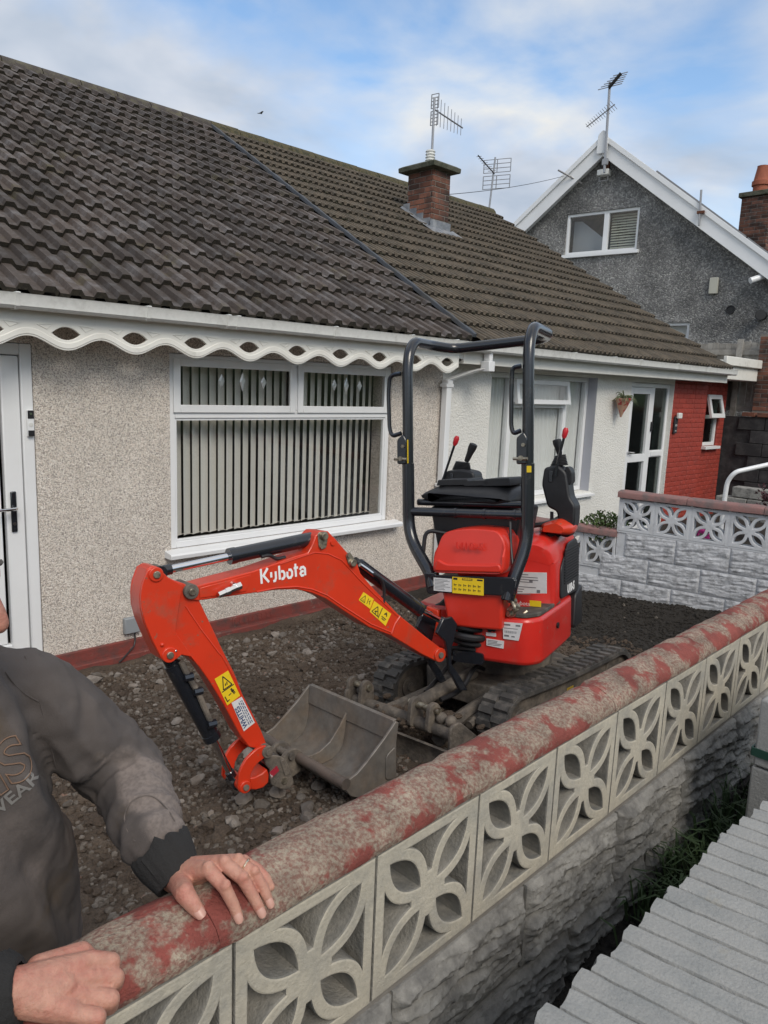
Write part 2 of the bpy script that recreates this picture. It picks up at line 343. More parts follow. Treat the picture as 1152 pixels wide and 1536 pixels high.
def tile_mesh(name, m, pitch, prof, n):
    """one interlocking tile: rolls across, thick lower edge, laid x across / y up the slope / z off it"""
    pts = []
    for k in range(n):
        for x, h in prof[:-1]: pts.append((k*pitch+x, h))
    pts.append((n*pitch, 0))
    mb = MB(); Lh = .385
    top0 = [mb.av((x, 0, .056+h)) for x, h in pts]; mid = [mb.av((x, .02, .060+h)) for x, h in pts]
    top1 = [mb.av((x, Lh, .012+h)) for x, h in pts]; low = [mb.av((x, .004, .018+h*.85)) for x, h in pts]
    for i in range(len(pts)-1):
        mb.cur = 0
        mb.af((top0[i], top0[i+1], mid[i+1], mid[i])); mb.af((mid[i], mid[i+1], top1[i+1], top1[i])); mb.m.append(1); mb.f.append((low[i], low[i+1], top0[i+1], top0[i]))
    return mesh_from(name, mb, [m, TILE_E], angle=22, recalc=False)
def lay_roof(roof, x0, x1, me, wtile, keep, stuff_name, m):
    """courses of single tiles; keep(k, c) says which stay objects of their own, the others are joined"""
    rot = M4((0, 0, 0), (1, 0, 0), (0, math.cos(TH), math.sin(TH)), (0, -math.sin(TH), math.cos(TH)))
    ncol = round((x1-x0)/wtile); nrow = 18; gauge = (SLOPE+.05)/nrow; far = MB()
    for c in range(nrow):
        for k in range(ncol):
            p = roof_pt(x0+k*wtile+random.uniform(-.003, .003), -.06+c*gauge+random.uniform(-.004, .004), random.uniform(-.002, .004))
            m4 = rot.copy(); m4.translation = p
            m4 = m4 @ Matrix.Rotation(random.uniform(-.004, .004), 4, 'Z')
            if keep(k, c): inst("tile", me, m4, roof)
            else:
                b = len(far.v)
                far.v += [m4 @ v.co for v in me.vertices]
                for pl in me.polygons: far.af([b+i for i in pl.vertices]); far.m[-1] = pl.material_index
    if far.v:
        o = obj(stuff_name, far, [m, TILE_E], roof, angle=28, recalc=False); o["kind"] = "stuff"
def roof_body(name, x0, x1, parent):
    mb = MB()
    P = [(EAVE_Y-.02, EAVE_Z-.03), (RIDGE_Y, RIDGE_Z-.02), (2*RIDGE_Y-EAVE_Y, EAVE_Z-.03), (2*RIDGE_Y-EAVE_Y, EAVE_Z-.13), (RIDGE_Y, RIDGE_Z-.14), (EAVE_Y+.02, EAVE_Z-.12)]
    mb.prism(P, YZ, x0, x1)
    return obj(name, mb, mat('roof_underlay', (.045, .04, .036), .95), parent)

# ---------------------------------------------------------------- left bungalow
house = thing("bungalow", (3, 7, -2.05), "grey pebbledashed bungalow with dark ridged tiles and a scalloped cream fascia", "house")
DOOR = (.72, 1.73, -1.93, .17); WIN = (2.68, 4.96, -1.29, .17)
mb = wall_with_openings(MB(), -2.6, 5.66, -2.3, .40, FY, FY+.26, [DOOR, WIN])
mb.bb((-2.6, FY+.26, -2.3), (-2.34, 14.0, .40)).bb((-2.34, 13.74, -2.3), (5.40, 14.0, .40)).bb((5.40, FY+.26, -2.3), (5.66, 14.0, .40))
walls = obj("wall", mb, DASH, house)
mb = MB()
mb.bb((1.76, FY-.03, -2.3), (5.66, FY-.002, -1.915)).bb((-2.6, FY-.03, -2.3), (.70, FY-.002, -1.915))
mb.bb((1.76, FY-.09, -2.3), (5.66, FY-.032, -2.0))
obj("plinth", mb, PLINTH, house, bevel=.006)
mb = MB().bb((3.20, FY-.034, -1.985), (3.62, FY-.0305, -1.925))
for k in range(9): mb.bb((3.22+k*.044, FY-.038, -1.975), (3.245+k*.044, FY-.0345, -1.935))
obj("air_vent", mb, PLINTH, house)
obj("doorstep", MB().bb((.70, FY-.12, -2.05), (1.755, FY+.2, -1.935)), MORTAR, house, bevel=.008)
room = MB()
room.bb((-2.3, 8.4, -2.05), (5.38, 8.5, .36)).bb((-2.3, FY+.3, -2.08), (5.38, 8.4, -1.98)).bb((-2.3, FY+.3, .30), (5.38, 8.4, .36)).bb((1.95, FY+.3, -1.97), (2.05, 8.38, .29)).bb((5.30, FY+.3, -1.97), (5.38, 8.38, .29))
obj("interior", room, ROOM, house)
rf = roof_body("roof", -2.7, 5.78, house)
ML = tile_mesh("tile", TILE_L, .15, [(0, 0), (.056, -.003), (.070, .033), (.124, .034), (.15, 0)], 2)
lay_roof(rf, -2.71, 5.70, ML, .30, lambda k, c: k >= 12 and not (c > 9 and k < 14), "outlying_tiles", TILE_L)
for k in range(19):
    x = -2.7+k*.447; mb = MB()
    prof = [(-.14, -.075), (-.12, .0), (-.07, .055), (0, .072), (.07, .055), (.12, 0), (.14, -.075)]
    mb.loft([[Vector((xx, RIDGE_Y+py, RIDGE_Z+.03+pz)) for py, pz in prof] for xx in (x, x+.435)], True, True)
    obj("ridge_tile", mb, RIDGE, rf, angle=60)
mb = MB()
for k in range(60):                                   # crumbling mortar bed under the ridge
    mb.ball((-2.6+k*.14+random.uniform(-.03, .03), RIDGE_Y-.145, RIDGE_Z-.06+random.uniform(-.012, .012)), .045, 6, 4, (1.6, .7, .8))
o = obj("ridge_mortar", mb, MOSS, rf); o["kind"] = "stuff"
mb = MB(); pr = []
for s in [i*SLOPE/60 for i in range(61)]:
    pr.append([roof_pt(5.755, s, .05), roof_pt(5.765, s, .085), roof_pt(5.80, s, .086+.005*math.sin(s*20)+.006*fbm((s*3, 0, 0), 2)), roof_pt(5.815, s, .05)])
mb.loft(pr, True, False)
obj("bonding_gutter_strip", mb, mat('blue_grey_strip', (.055, .062, .075), .6, var=.3, vscale=6, col2=(.05, .05, .05), mscale=3), rf)

# fascia, scalloped trim and gutter
obj("soffit", MB().bb((-2.6, 4.775, .285), (5.66, FY-.002, .300)), CREAM, house)
obj("fascia", MB().bb((-2.6, 4.742, .278), (5.66, 4.772, .425)), CREAM, house)
def scalloped():
    cu = bpy.data.curves.new("scallop", 'CURVE'); cu.dimensions = '2D'; cu.fill_mode = 'BOTH'; cu.extrude = .008; cu.bevel_depth = .003; cu.bevel_resolution = 1
    P = .445; x0, x1 = 1.84-9.5*P, 1.84+8.36*P
    def low(x): return .172-.038*math.cos(2*math.pi*(x-1.84)/P)
    def spl(pts):
        s = cu.splines.new('POLY'); s.points.add(len(pts)-1); s.use_cyclic_u = True
        for p, (x, z) in zip(s.points, pts): p.co = (x, z, 0, 1)
    n = 300; spl([(x0, .405)]+[(x0+(x1-x0)*i/n, low(x0+(x1-x0)*i/n)) for i in range(n+1)]+[(x1, .405)])
    k = -9
    while 1.84+k*P < x1-.1:
        c = 1.84+k*P; hole = []
        for i in range(13): t = -1+2*i/12; hole.append((c+t*.092, .232-.040*(1-t*t)))
        for i in range(1, 12): t = 1-2*i/12; hole.append((c+t*.092, .232+.044*(1-t*t)))
        spl(hole); k += 1
    ob = bpy.data.objects.new("scallop", cu); me = bpy.data.meshes.new_from_object(ob); bpy.data.objects.remove(ob)
    mb = MB(); 
    for v in me.vertices: mb.v.append(Vector((v.co.x, 4.726+v.co.z, v.co.y)))
    for p in me.polygons: mb.af(p.vertices)
    tr = obj("scalloped_trim", mb, CREAM, house, angle=20)
    # raised wavy ribbon, half moons and spandrel beads
    rb = MB(); ring = []
    for i in range(n+1):
        x = x0+.02+(x1-x0-.04)*i/n; z = low(x)+.006; g = low(x)+.046
        ring.append([Vector((x, 4.7145, z)), Vector((x, 4.7105, z+.004)), Vector((x, 4.7105, g-.006)), Vector((x, 4.7145, g))])
    rb.loft(ring, True, False); obj("raised_wave", rb, CREAM, tr, angle=15)
    k = -8; hm = MB()
    while 1.84+k*P+P/2 < x1-.05:
        c = 1.84+k*P+P/2
        hm.tube([(c-.04, 4.712, .247)]+[(c+.04*math.cos(a), 4.712, .247+.022*math.sin(a)) for a in [math.pi+math.pi*i/8 for i in range(1, 8)]]+[(c+.04, 4.712, .247)], .0022, 5)
        for sgn in (-1, 1):
            hm.tube([(c+sgn*.05, 4.713, .278), (c+sgn*.14, 4.713, .285), (c+sgn*.105, 4.713, .252), (c+sgn*.05, 4.713, .278)], .0022, 5)
        k += 1
    obj("beading", hm, CREAM, tr)["kind"] = "stuff"
scalloped()
def gutter(parent, x0, x1, m, brackets):
    prof = [(4.735, .435), (4.735, .37), (4.72, .352), (4.63, .352), (4.612, .368), (4.605, .425), (4.598, .437), (4.612, .437), (4.62, .372), (4.64, .362), (4.72, .362), (4.727, .435)]
    mb = MB(); mb.prism(prof, YZ, x0, x1); g = obj("gutter", mb, m, parent, angle=25)
    for x, w_ in brackets:
        mb = MB(); p2 = [(4.738, .441), (4.738, .366), (4.722, .347), (4.627, .347), (4.607, .365), (4.599, .424), (4.590, .438), (4.598, .443)]
        mb.prism(p2, YZ, x-w_, x+w_); obj("bracket", mb, m, g)
gutter(house, -2.7, 5.66, GUTTER, [(.5, .012), (1.53, .012), (2.33, .012), (2.93, .012), (3.01, .012), (3.92, .012), (4.80, .012), (5.4, .012)])

def pvc_frame(mb, x0, x1, z0, z1, wd, y0, y1):
    mb.bb((x0, y0, z0), (x0+wd, y1, z1)).bb((x1-wd, y0, z0), (x1, y1, z1)).bb((x0+wd, y0, z0), (x1-wd, y1, z0+wd)).bb((x0+wd, y0, z1-wd), (x1-wd, y1, z1))
    return mb
x0, x1, z0, z1 = WIN
mb = pvc_frame(MB(), x0+.003, x1-.003, z0+.003, z1-.003, .05, FY+.02, FY+.085)
mb.bb((x0+.053, FY+.02, -.305), (x1-.053, FY+.085, -.245)); mb.bb((3.815, FY+.02, -.245), (3.875, FY+.085, z1-.053))
win = obj("window", mb, PVC, house, bevel=.005)
for a, b in ((x0+.055, 3.813), (3.877, x1-.055)):
    o = obj("sash", pvc_frame(MB(), a-.02, b+.02, -.262, z1-.035, .058, FY+.004, FY+.0195), PVC, win, bevel=.004)
obj("glazing_bead", pvc_frame(MB(), x0+.0535, x1-.0535, z0+.0535, -.3055, .016, FY+.03, FY+.06), PVC, win, bevel=.002)
for a, b, c, d in ((x0+.07, x1-.07, z0+.07, -.322), (x0+.094, 3.775, -.205, z1-.093), (3.915, x1-.094, -.205, z1-.093)):
    obj("pane", MB().bb((a, FY+.04, c), (b, FY+.046, d)), GLASS, win)
o = obj("sill", MB().prism([(FY-.10, -1.345), (FY-.105, -1.315), (FY-.095, -1.303), (FY+.018, -1.288), (FY+.018, -1.345)], YZ, x0-.055, x1+.115), PVC, win, bevel=.003)
dm = mat('bevelled_glass', (.55, .58, .57), .08, spec=1)
for cxs, h_ in ((3.14, .045), (3.33, .065), (3.53, .045), (4.28, .045), (4.42, .065), (4.58, .045)):
    mb = MB(); zc_ = -.02
    mb.loft([[Vector((cxs, FY+.0395, zc_+h_*1.2)), Vector((cxs+.028, FY+.0395, zc_)), Vector((cxs, FY+.0395, zc_-h_*1.2)), Vector((cxs-.028, FY+.0395, zc_))],
             [Vector((cxs, FY+.034, zc_+h_*.7)), Vector((cxs+.014, FY+.034, zc_)), Vector((cxs, FY+.034, zc_-h_*.7)), Vector((cxs-.014, FY+.034, zc_))]], True)
    obj("bevelled_diamond", mb, dm, win, angle=10)
blind = thing("vertical_blind", (3.82, FY+.2, -1.24), "grey vertical slat blind hanging behind the big front window of the pebbledashed bungalow", "blind")
obj("headrail", MB().bb((2.72, FY+.17, .12), (4.93, FY+.22, .16)), PVC, blind)
def slat(cx, top, bot, phi, wd=.089):
    mb = MB(); d = Vector((math.cos(phi), math.sin(phi), 0)); nrm = Vector((-math.sin(phi), math.cos(phi), 0))
    rings = []
    for z in (bot, top):
        c = Vector((cx, FY+.205, z))
        rings.append([c-d*wd/2, c+nrm*.006, c+d*wd/2, c+d*wd/2+nrm*.0015, c+nrm*.0075, c-d*wd/2+nrm*.0015])
    return mb.loft(rings, True)
for k in range(28):
    cx_ = 2.775+k*.0775
    ph = R_(25+random.uniform(-4, 4)+(4 if k > 15 else 0))
    obj("slat", slat(cx_, .12, -1.235, ph), BLIND, blind, angle=60)
mb = MB()
mb.tube([(2.76+i*.0745, FY+.20, -1.218-.016*abs(math.sin(i*math.pi/2))) for i in range(30)], .0025, 5); obj("bottom_chain", mb, BLIND, blind)

# front door
x0, x1, z0, z1 = DOOR
mb = MB(); mb.bb((x0+.003, FY+.0, z0), (x0+.07, FY+.075, z1-.003)).bb((x1-.075, FY+.0, z0), (x1-.003, FY+.075, z1-.003)).bb((x0+.07, FY+.0, z1-.075), (x1-.075, FY+.075, z1-.003)).bb((x0+.07, FY+.0, z0), (x1-.075, FY+.075, z0+.03))
dr = obj("door", mb, PVC, house, bevel=.008)
lf = pvc_frame(MB(), x0+.075, x1-.08, z0+.035, z1-.08, .11, FY+.012, FY+.07)
obj("leaf_frame", lf, PVC, dr, bevel=.008)
mb = MB()
for k in range(6):
    a = x0+.188+k*.102; mb.bb((a, FY+.03, z0+.147), (a+.099, FY+.062, z1-.192))
obj("panel_board", mb, PVC, dr, bevel=.006)
mb = MB().bb((1.563, FY-.004, -1.03), (1.60, FY+.011, -.765)); obj("handle_plate", mb, BLACK, dr, bevel=.008)
mb = MB().tube([(1.581, FY+.005, -.87), (1.581, FY-.045, -.87), (1.57, FY-.055, -.87), (1.455, FY-.055, -.872)], [.011, .011, .011, .009], 10)
obj("handle", mb, CHROME, dr); obj("keyhole", MB().cyl((1.581, FY-.006, -.975), (1.581, FY+.0, -.975), .011, n=12), CHROME, dr)
bell = thing("doorbell", (1.70, FY-.02, -.42), "small black and white video doorbell fixed on the white door frame", "doorbell")
obj("casing", MB().bb((1.678, FY-.022, -.415), (1.722, FY-.002, -.245)), PVC, bell, bevel=.006)
obj("camera_panel", MB().bb((1.681, FY-.0255, -.30), (1.719, FY-.0225, -.248)), PLASTIC, bell, bevel=.003)
obj("lower_panel", MB().bb((1.681, FY-.0255, -.412), (1.719, FY-.0225, -.375)), PLASTIC, bell, bevel=.003)
obj("button", MB().cyl((1.70, FY-.0255, -.338), (1.70, FY-.0225, -.338), .013), GUTTER, bell); obj("lens", MB().cyl((1.70, FY-.0285, -.27), (1.70, FY-.026, -.27), .008), CHROME, bell)
jb = thing("junction_box", (2.345, FY-.03, -1.87), "small grey electrical box low on the pebbledashed wall beside the digger arm", "electrical box")
obj("box", MB().bb((2.285, FY-.045, -1.865), (2.405, FY-.0025, -1.745)), mat('grey_box_plastic', (.27, .29, .31), .5), jb, bevel=.008)
obj("cable", MB().tube([(2.36, FY-.035, -1.865), (2.362, FY-.04, -1.92), (2.34, FY-.06, -1.96), (2.27, FY-.10, -1.99), (2.2, FY-.12, -2.03)], .006, 7), PLASTIC, jb)

# ---------------------------------------------------------------- right bungalow
hb = thing("bungalow", (8.8, 7, -2.05), "white roughcast bungalow with brown ribbed tiles, brick chimney and red brick end", "house")
W2 = (6.46, 8.66, -1.27, .19); D2 = (9.56, 10.85, -2.0, .17)
mb = wall_with_openings(MB(), 5.665, 10.86, -2.3, .40, FY, FY+.26, [W2, D2])
mb.bb((11.84, FY+.26, -2.3), (12.05, 14.0, .40)).bb((5.665, 13.74, -2.3), (11.84, 14.0, .40))
obj("wall", mb, RENDER_W, hb)
mb = MB().prism([(5.0, .40), (9.65, 3.20), (14.0, .40)], YZ, 11.80, 12.04); obj("gable_wall", mb, RENDER_W, hb)
rb = roof_body("roof", 5.785, 12.1, hb)
MR = tile_mesh("tile", TILE_R, .10, [(0, 0), (.036, -.003), (.046, .026), (.080, .026), (.10, 0)], 3)
lay_roof(rb, 5.82, 12.12, MR, .30, lambda k, c: k+c*.35 < 17.5 or c < 6, "upper_tiles", TILE_R)
for k in range(14):
    x = 5.79+k*.452; mb = MB()
    prof = [(-.14, -.075), (-.12, .0), (-.07, .055), (0, .072), (.07, .055), (.12, 0), (.14, -.075)]
    mb.loft([[Vector((xx, RIDGE_Y+py, RIDGE_Z+.03+pz+random.uniform(-.004, .004))) for py, pz in prof] for xx in (x, x+.44)], True, True)
    obj("ridge_tile", mb, MOSS, rb, angle=60)
mb = MB()
for k in range(700):
    c = random.randint(0, 17); x = random.uniform(5.85, 12.05)
    mb.ball(roof_pt(x, -.06+c*(SLOPE+.05)/18-.002, .05+random.uniform(-.02, .012)), random.uniform(.012, .022), 5, 4, (1.5, .8, .7))
o = obj("moss", mb, mat('dark_moss', (.035, .032, .018), .95), rb); o["kind"] = "stuff"
obj("soffit", MB().bb((5.665, 4.775, .238), (12.05, FY-.002, .256)), CREAM, hb)
obj("fascia", MB().bb((5.665, 4.742, .235), (12.12, 4.772, .405)), CREAM, hb)
gutter(hb, 5.668, 12.16, GUTTER, [(5.95, .012), (6.5, .012), (7.45, .012), (8.35, .012), (9.0, .012), (10.05, .012), (11.1, .012), (12.0, .012)])
mb = MB()                                           # downpipe with its swan neck
def sqtube(mb, path, h):
    rings = []
    for p in path: p = Vector(p); rings.append([p+Vector((-h, -h, 0)), p+Vector((h, -h, 0)), p+Vector((h, h, 0)), p+Vector((-h, h, 0))])
    return mb.loft(rings)
sqtube(mb, [(5.66, 4.935, -2.05), (5.66, 4.935, .06)], .036)
dp = obj("downpipe", mb, PVC, hb, bevel=.006)
mb = MB(); sqtube(mb, [(5.66, 4.93, .02), (5.66, 4.93, .07), (5.90, 4.80, .17), (5.97, 4.70, .20)], .041); obj("swan_neck", mb, PVC, dp, bevel=.006)
mb = MB(); mb.bb((5.925, 4.63, .17), (6.02, 4.735, .27)); mb.bb((5.945, 4.645, .271), (6.0, 4.72, .35)); obj("outlet", mb, PVC, dp, bevel=.006)
for z in (.0, -1.0): obj("pipe_clip", MB().bb((5.605, 4.89, z), (5.715, 4.985, z+.035)), PVC, dp, bevel=.004)
mb = MB(); mb.bb((6.7, 4.66, .46), (6.73, 4.74, .60))
# window with one open top light
x0, x1, z0, z1 = W2; wy = FY+.13
mb = pvc_frame(MB(), x0+.003, x1-.003, z0+.003, z1-.003, .055, wy, wy+.07)
mb.bb((6.965, wy, z0+.058), (7.035, wy+.07, z1-.058)); mb.bb((8.115, wy, z0+.058), (8.185, wy+.07, z1-.058)); mb.bb((7.035, wy, -.20), (8.115, wy+.07, -.14))
w2 = obj("window", mb, PVC, hb, bevel=.005)
for a, b, c, d in ((x0+.058, 6.965, z0+.058, z1-.058), (8.185, x1-.058, z0+.058, z1-.058), (7.035, 8.115, z0+.058, -.20)):
    obj("pane", MB().bb((a, wy+.03, c), (b, wy+.036, d)), GLASS, w2)
ang = R_(9); rm = Matrix.Rotation(-ang, 4, 'X'); hx = Matrix.Translation((0, wy-.003, z1-.07)) @ rm @ Matrix.Translation((0, -(wy-.003), -(z1-.07)))
mb = MB(hx); pvc_frame(mb, 7.02, 8.13, -.165, z1-.07, .055, wy-.05, wy-.004); o = obj("open_top_light", mb, PVC, w2, bevel=.004)
mb = MB(hx); mb.bb((7.076, wy-.03, -.109), (8.074, wy-.024, z1-.126)); obj("pane", mb, GLASS, w2)
obj("sill", MB().prism([(FY-.06, -1.33), (FY-.06, -1.30), (FY+.129, -1.272), (FY+.129, -1.33)], YZ, x0-.05, x1+.06), PVC, w2, bevel=.003)
obj("reveal_lining", MB().bb((x0+.0005, FY+.004, z0), (x0+.0025, wy-.001, z1)), mat('lilac_grey_reveal', (.40, .41, .46), .7), w2)
obj("reveal_lining", MB().bb((x1-.0025, FY+.004, z0), (x1-.0005, wy-.001, z1)), mat('lilac_grey_reveal', (.40, .41, .46), .7), w2)
net = thing("net_curtain", (7.5, FY+.28, -1.25), "pale pleated net curtains hanging inside the three-part window of the white bungalow", "curtain")
mb = MB(); rg = []
for i in range(261):
    x = 6.50+i*.0082; y = FY+.235+.018*math.sin(i*.72+math.sin(i*.13)*1.5); rg.append([Vector((x, y, .15)), Vector((x, y+.004, -1.25)), Vector((x, y+.006, -1.25)), Vector((x, y+.002, .15))])
mb.loft(rg, True); obj("curtain", mb, NET, net, angle=80)
obj("interior", MB().bb((5.7, 8.4, -2.05), (11.8, 8.5, .36)).bb((5.7, FY+.5, -2.08), (11.8, 8.4, -1.99)).bb((5.7, FY+.5, .30), (11.8, 8.4, .36)).bb((9.2, FY+.3, -1.98), (9.3, 8.38, .29)), ROOM, hb)
# glazed front door with side panel
x0, x1, z0, z1 = D2; dy = FY+.06
mb = pvc_frame(MB(), x0+.003, x1-.003, z0, z1-.003, .06, dy, dy+.07); mb.bb((10.30, dy, z0+.06), (10.38, dy+.07, z1-.063)); mb.bb((10.38, dy, -.90), (x1-.063, dy+.07, -.80))
d2 = obj("door", mb, PVC, hb, bevel=.005)
mb = pvc_frame(MB(), x0+.064, 10.297, z0+.064, z1-.068, .09, dy-.018, dy+.05); mb.bb((x0+.155, dy-.018, -.95), (10.206, dy+.05, -.84))
obj("leaf_frame", mb, PVC, d2, bevel=.005)
for a, b, c, d in ((x0+.155, 10.206, -.84, z1-.159), (x0+.155, 10.206, z0+.155, -.95), (10.38, x1-.063, -.80, z1-.063), (10.38, x1-.063, z0+.06, -.90)):
    obj("pane", MB().bb((a, dy+.02, c), (b, dy+.026, d)), GLASS_D, d2)
obj("handle", MB().tube([(9.68, dy-.02, -.80), (9.68, dy-.06, -.80), (9.80, dy-.06, -.81)], .012, 8), CHROME, d2)
obj("letter_plate", MB().bb((10.42, dy-.012, -.885), (10.75, dy-.001, -.815)), PVC, d2, bevel=.004)
bell2 = obj("doorbell", MB().bb((10.32, dy-.025, -.52), (10.365, dy-.001, -.38)), PLASTIC, bevel=.006); tag(bell2, "slim black doorbell on the white mullion of the glazed door", "doorbell")
# red brick end wall: every brick its own
def brick_panel(parent, o, xd, nd, W, H, m, bl=.215, bh=.065, j=.010, holes=(), name="brick", core=.05, shift=0.0):
    """brick facing on a plane: o lower left corner, xd along, nd outwards"""
    o = Vector(o); xd = Vector(xd).normalized(); nd = Vector(nd).normalized(); up = Vector((0, 0, 1)); cache = {}
    r = 0; z = 0
    while z < H-.02:
        h = min(bh, H-z); x = -(bl/2 if r % 2 else 0)-shift
        while x < W:
            a, b = max(x, 0), min(x+bl, W)
            if b-a > .02 and not any(a < hx1 and b > hx0 and z < hz1-.01 and z+h > hz0+.01 for hx0, hx1, hz0, hz1 in holes):
                spans = [(a, b)]
            elif b-a > .02:
                spans = []
                for hx0, hx1, hz0, hz1 in holes:
                    if a < hx1 and b > hx0 and z < hz1-.01 and z+h > hz0+.01:
                        if a < hx0-.02: spans.append((a, hx0-.004))
                        if b > hx1+.02: spans.append((hx1+.004, b))
            else: spans = []
            for a, b in spans:
                key = (round(b-a, 3), round(h, 3))
                if key not in cache:
                    q = MB(); q.bb((0, -.02, 0), (b-a, .006, h)); bm_ = mesh_from(name, q, m, angle=30)
                    t_ = bmesh.new(); t_.from_mesh(bm_); bmesh.ops.bevel(t_, geom=[e for e in t_.edges], offset=.004, segments=1, affect='EDGES'); t_.to_mesh(bm_); t_.free(); cache[key] = bm_
                p = o+xd*a+up*z+nd*random.uniform(-.0015, .0015)
                inst(name, cache[key], M4(p, xd, nd, up), parent)
            x += bl+j
        z += bh+j; r += 1
be = wall_with_openings(MB(), 10.862, 12.05, -2.3, .235, FY+.006, FY+.255, [])
be = obj("brick_wall", be, MORTAR_RED, hb)
brick_panel(be, (10.864, FY+.006, -2.05), (1, 0, 0), (0, -1, 0), .735, 2.28, BRICK_RED)
brick_panel(be, (11.612, FY+.006, -2.05), (1, 0, 0), (0, -1, 0), .436, 2.28, BRICK_RED, shift=.1)
SW = (12.80, 13.36, -.83, .05)
b2 = wall_with_openings(MB(), 12.052, 13.62, -2.3, .30, FY+.306, FY+.55, [SW]); b2.bb((13.42, FY+.55, -2.3), (13.62, 9.0, .30))
b2 = obj("brick_annexe_wall", b2, MORTAR_RED, hb)
brick_panel(b2, (12.055, FY+.306, -2.05), (1, 0, 0), (0, -1, 0), 1.56, 2.34, BRICK_RED, holes=[(SW[0]-12.055, SW[1]-12.055, SW[2]+2.05, SW[3]+2.05)])
mb = pvc_frame(MB(), SW[0]+.003, SW[1]-.003, SW[2]+.003, SW[3]-.003, .06, FY+.33, FY+.40); mb.bb((SW[0]+.063, FY+.33, -.36), (SW[1]-.063, FY+.40, -.30)); w3 = obj("window", mb, PVC, hb, bevel=.004)
hx = Matrix.Translation((0, FY+.325, SW[3])) @ Matrix.Rotation(-R_(14), 4, 'X') @ Matrix.Translation((0, -(FY+.325), -SW[3]))
mb = MB(hx); pvc_frame(mb, SW[0]+.0, SW[1]-.0, -.36, SW[3]-.01, .075, FY+.28, FY+.325); obj("open_top_light", mb, PVC, w3, bevel=.004)
mb = MB(hx); mb.bb((SW[0]+.075, FY+.30, -.285), (SW[1]-.075, FY+.306, SW[3]-.085)); obj("pane", mb, GLASS_D, w3)
obj("pane", MB().bb((SW[0]+.063, FY+.36, SW[2]+.063), (SW[1]-.063, FY+.366, -.36)), GLASS_D, w3)
obj("sill", MB().bb((SW[0]-.03, FY+.22, SW[2]-.05), (SW[1]+.03, FY+.329, SW[2]-.002)), PVC, w3, bevel=.004)
obj("interior", MB().bb((12.1, 7.0, -2.0), (13.4, 7.1, .2)), ROOM, hb)
mb = MB(); mb.bb((12.175, 4.86, .302), (13.95, 8.8, .50)); mb.bb((12.175, 4.80, .52), (14.0, 4.858, .66)); mb.bb((12.175, 4.858, .505), (14.0, 8.8, .60)); obj("flat_roof", mb, CREAM, hb, bevel=.008)
plq = thing("house_number_plate", (10.98, FY-.03, -.56), "dark slate house number plate with a small lamp on the red brick", "number plate")
obj("plate", MB().bb((10.93, FY-.03, -.555), (11.03, FY-.008, -.30)), mat('slate_plate', (.03, .032, .036), .5), plq, bevel=.005)
obj("lamp", MB().bb((10.95, FY-.075, -.33), (11.07, FY-.031, -.245)), GUTTER, plq, bevel=.01)
obj("digits", MB().bb((10.955, FY-.0325, -.43), (11.005, FY-.0305, -.42)).bb((10.955, FY-.0325, -.45), (10.965, FY-.0305, -.432)).bb((10.995, FY-.0325, -.45), (11.005, FY-.0305, -.432)).bb((10.955, FY-.0325, -.52), (11.005, FY-.0305, -.51)), GUTTER, plq)

# hanging wall planter
pl = thing("wall_planter", (9.16, FY-.08, -.30), "cone shaped terracotta wall planter hanging on white render beside the glazed door", "wall planter")
mb = MB(); rings = []
for z, r in ((-.30, .012), (-.24, .035), (-.17, .075), (-.09, .105), (-.075, .115), (-.05, .115), (-.05, .095), (-.10, .085)):
    rings.append([Vector((9.15+.06*(z+.05)/.25*.6+r*math.cos(a), FY-.115+r*.8*math.sin(a), z)) for a in [2*math.pi*k/16 for k in range(16)]])
mb.loft(rings); obj("cone", mb, mat('glazed_cone', (.42, .26, .18), .5, col2=(.35, .03, .03), mix=(.50, .53), mscale=9), pl)
mb = MB()
for k in range(34):
    a = random.uniform(0, 6.28); l = random.uniform(.14, .27); up = random.uniform(.5, 1.6); c = Vector((9.15, FY-.115, -.07)); d = Vector((math.cos(a), math.sin(a)*.75-.15, 0))
    pts = [c+d*l*t+Vector((0, 0, l*(up*t-1.0*t*t*(.6+up*.5)))) for t in (0, .3, .6, .85, 1)]
    mb.tube(pts, [.007, .007, .005, .003, .001], 4)
obj("leaves", mb, LEAF_G, pl)

# ---------------------------------------------------------------- chimney of the right bungalow
CX0, CX1, CY0, CY1 = 8.25, 8.63, 7.66, 8.17; CZ0, CZ1 = 2.0, 3.07
core = obj("chimney", MB().bb((CX0+.006, CY0+.006, 1.9), (CX1-.006, CY1-.006, CZ1)), MORTAR, hb)
H_ = CZ1-2.02
for o_, xd, nd, W_ in (((CX0+.006, CY0+.006, 2.02), (1, 0, 0), (0, -1, 0), CX1-CX0-.012), ((CX0+.006, CY1-.006, 2.02), (0, -1, 0), (-1, 0, 0), CY1-CY0-.012),
                       ((CX1-.006, CY0+.006, 2.02), (0, 1, 0), (1, 0, 0), CY1-CY0-.012)):
    brick_panel(core, o_, xd, nd, W_, H_, BRICK_CH, shift=random.uniform(0, .1))
mb = MB(); c = Vector(((CX0+CX1)/2, (CY0+CY1)/2, CZ1))
mb.loft([[c+Vector((sx*(.19+e), sy*(.255+e), z)) for sx, sy in ((-1, -1), (1, -1), (1, 1), (-1, 1))] for e, z in ((.03, .0), (.10, .012), (.105, .075), (.06, .10), (-.12, .13))])
obj("capping_slab", mb, mat('mossy_slab', (.10, .10, .075), .95, col2=(.05, .055, .035), mscale=9, bump=.6, bscale=40, bdist=.01), core, bevel=.006)
mb = MB(); pc = c+Vector((-.02, -.02, .12)); mb.cyl(pc, pc+Vector((0, 0, .20)), .062, n=20)
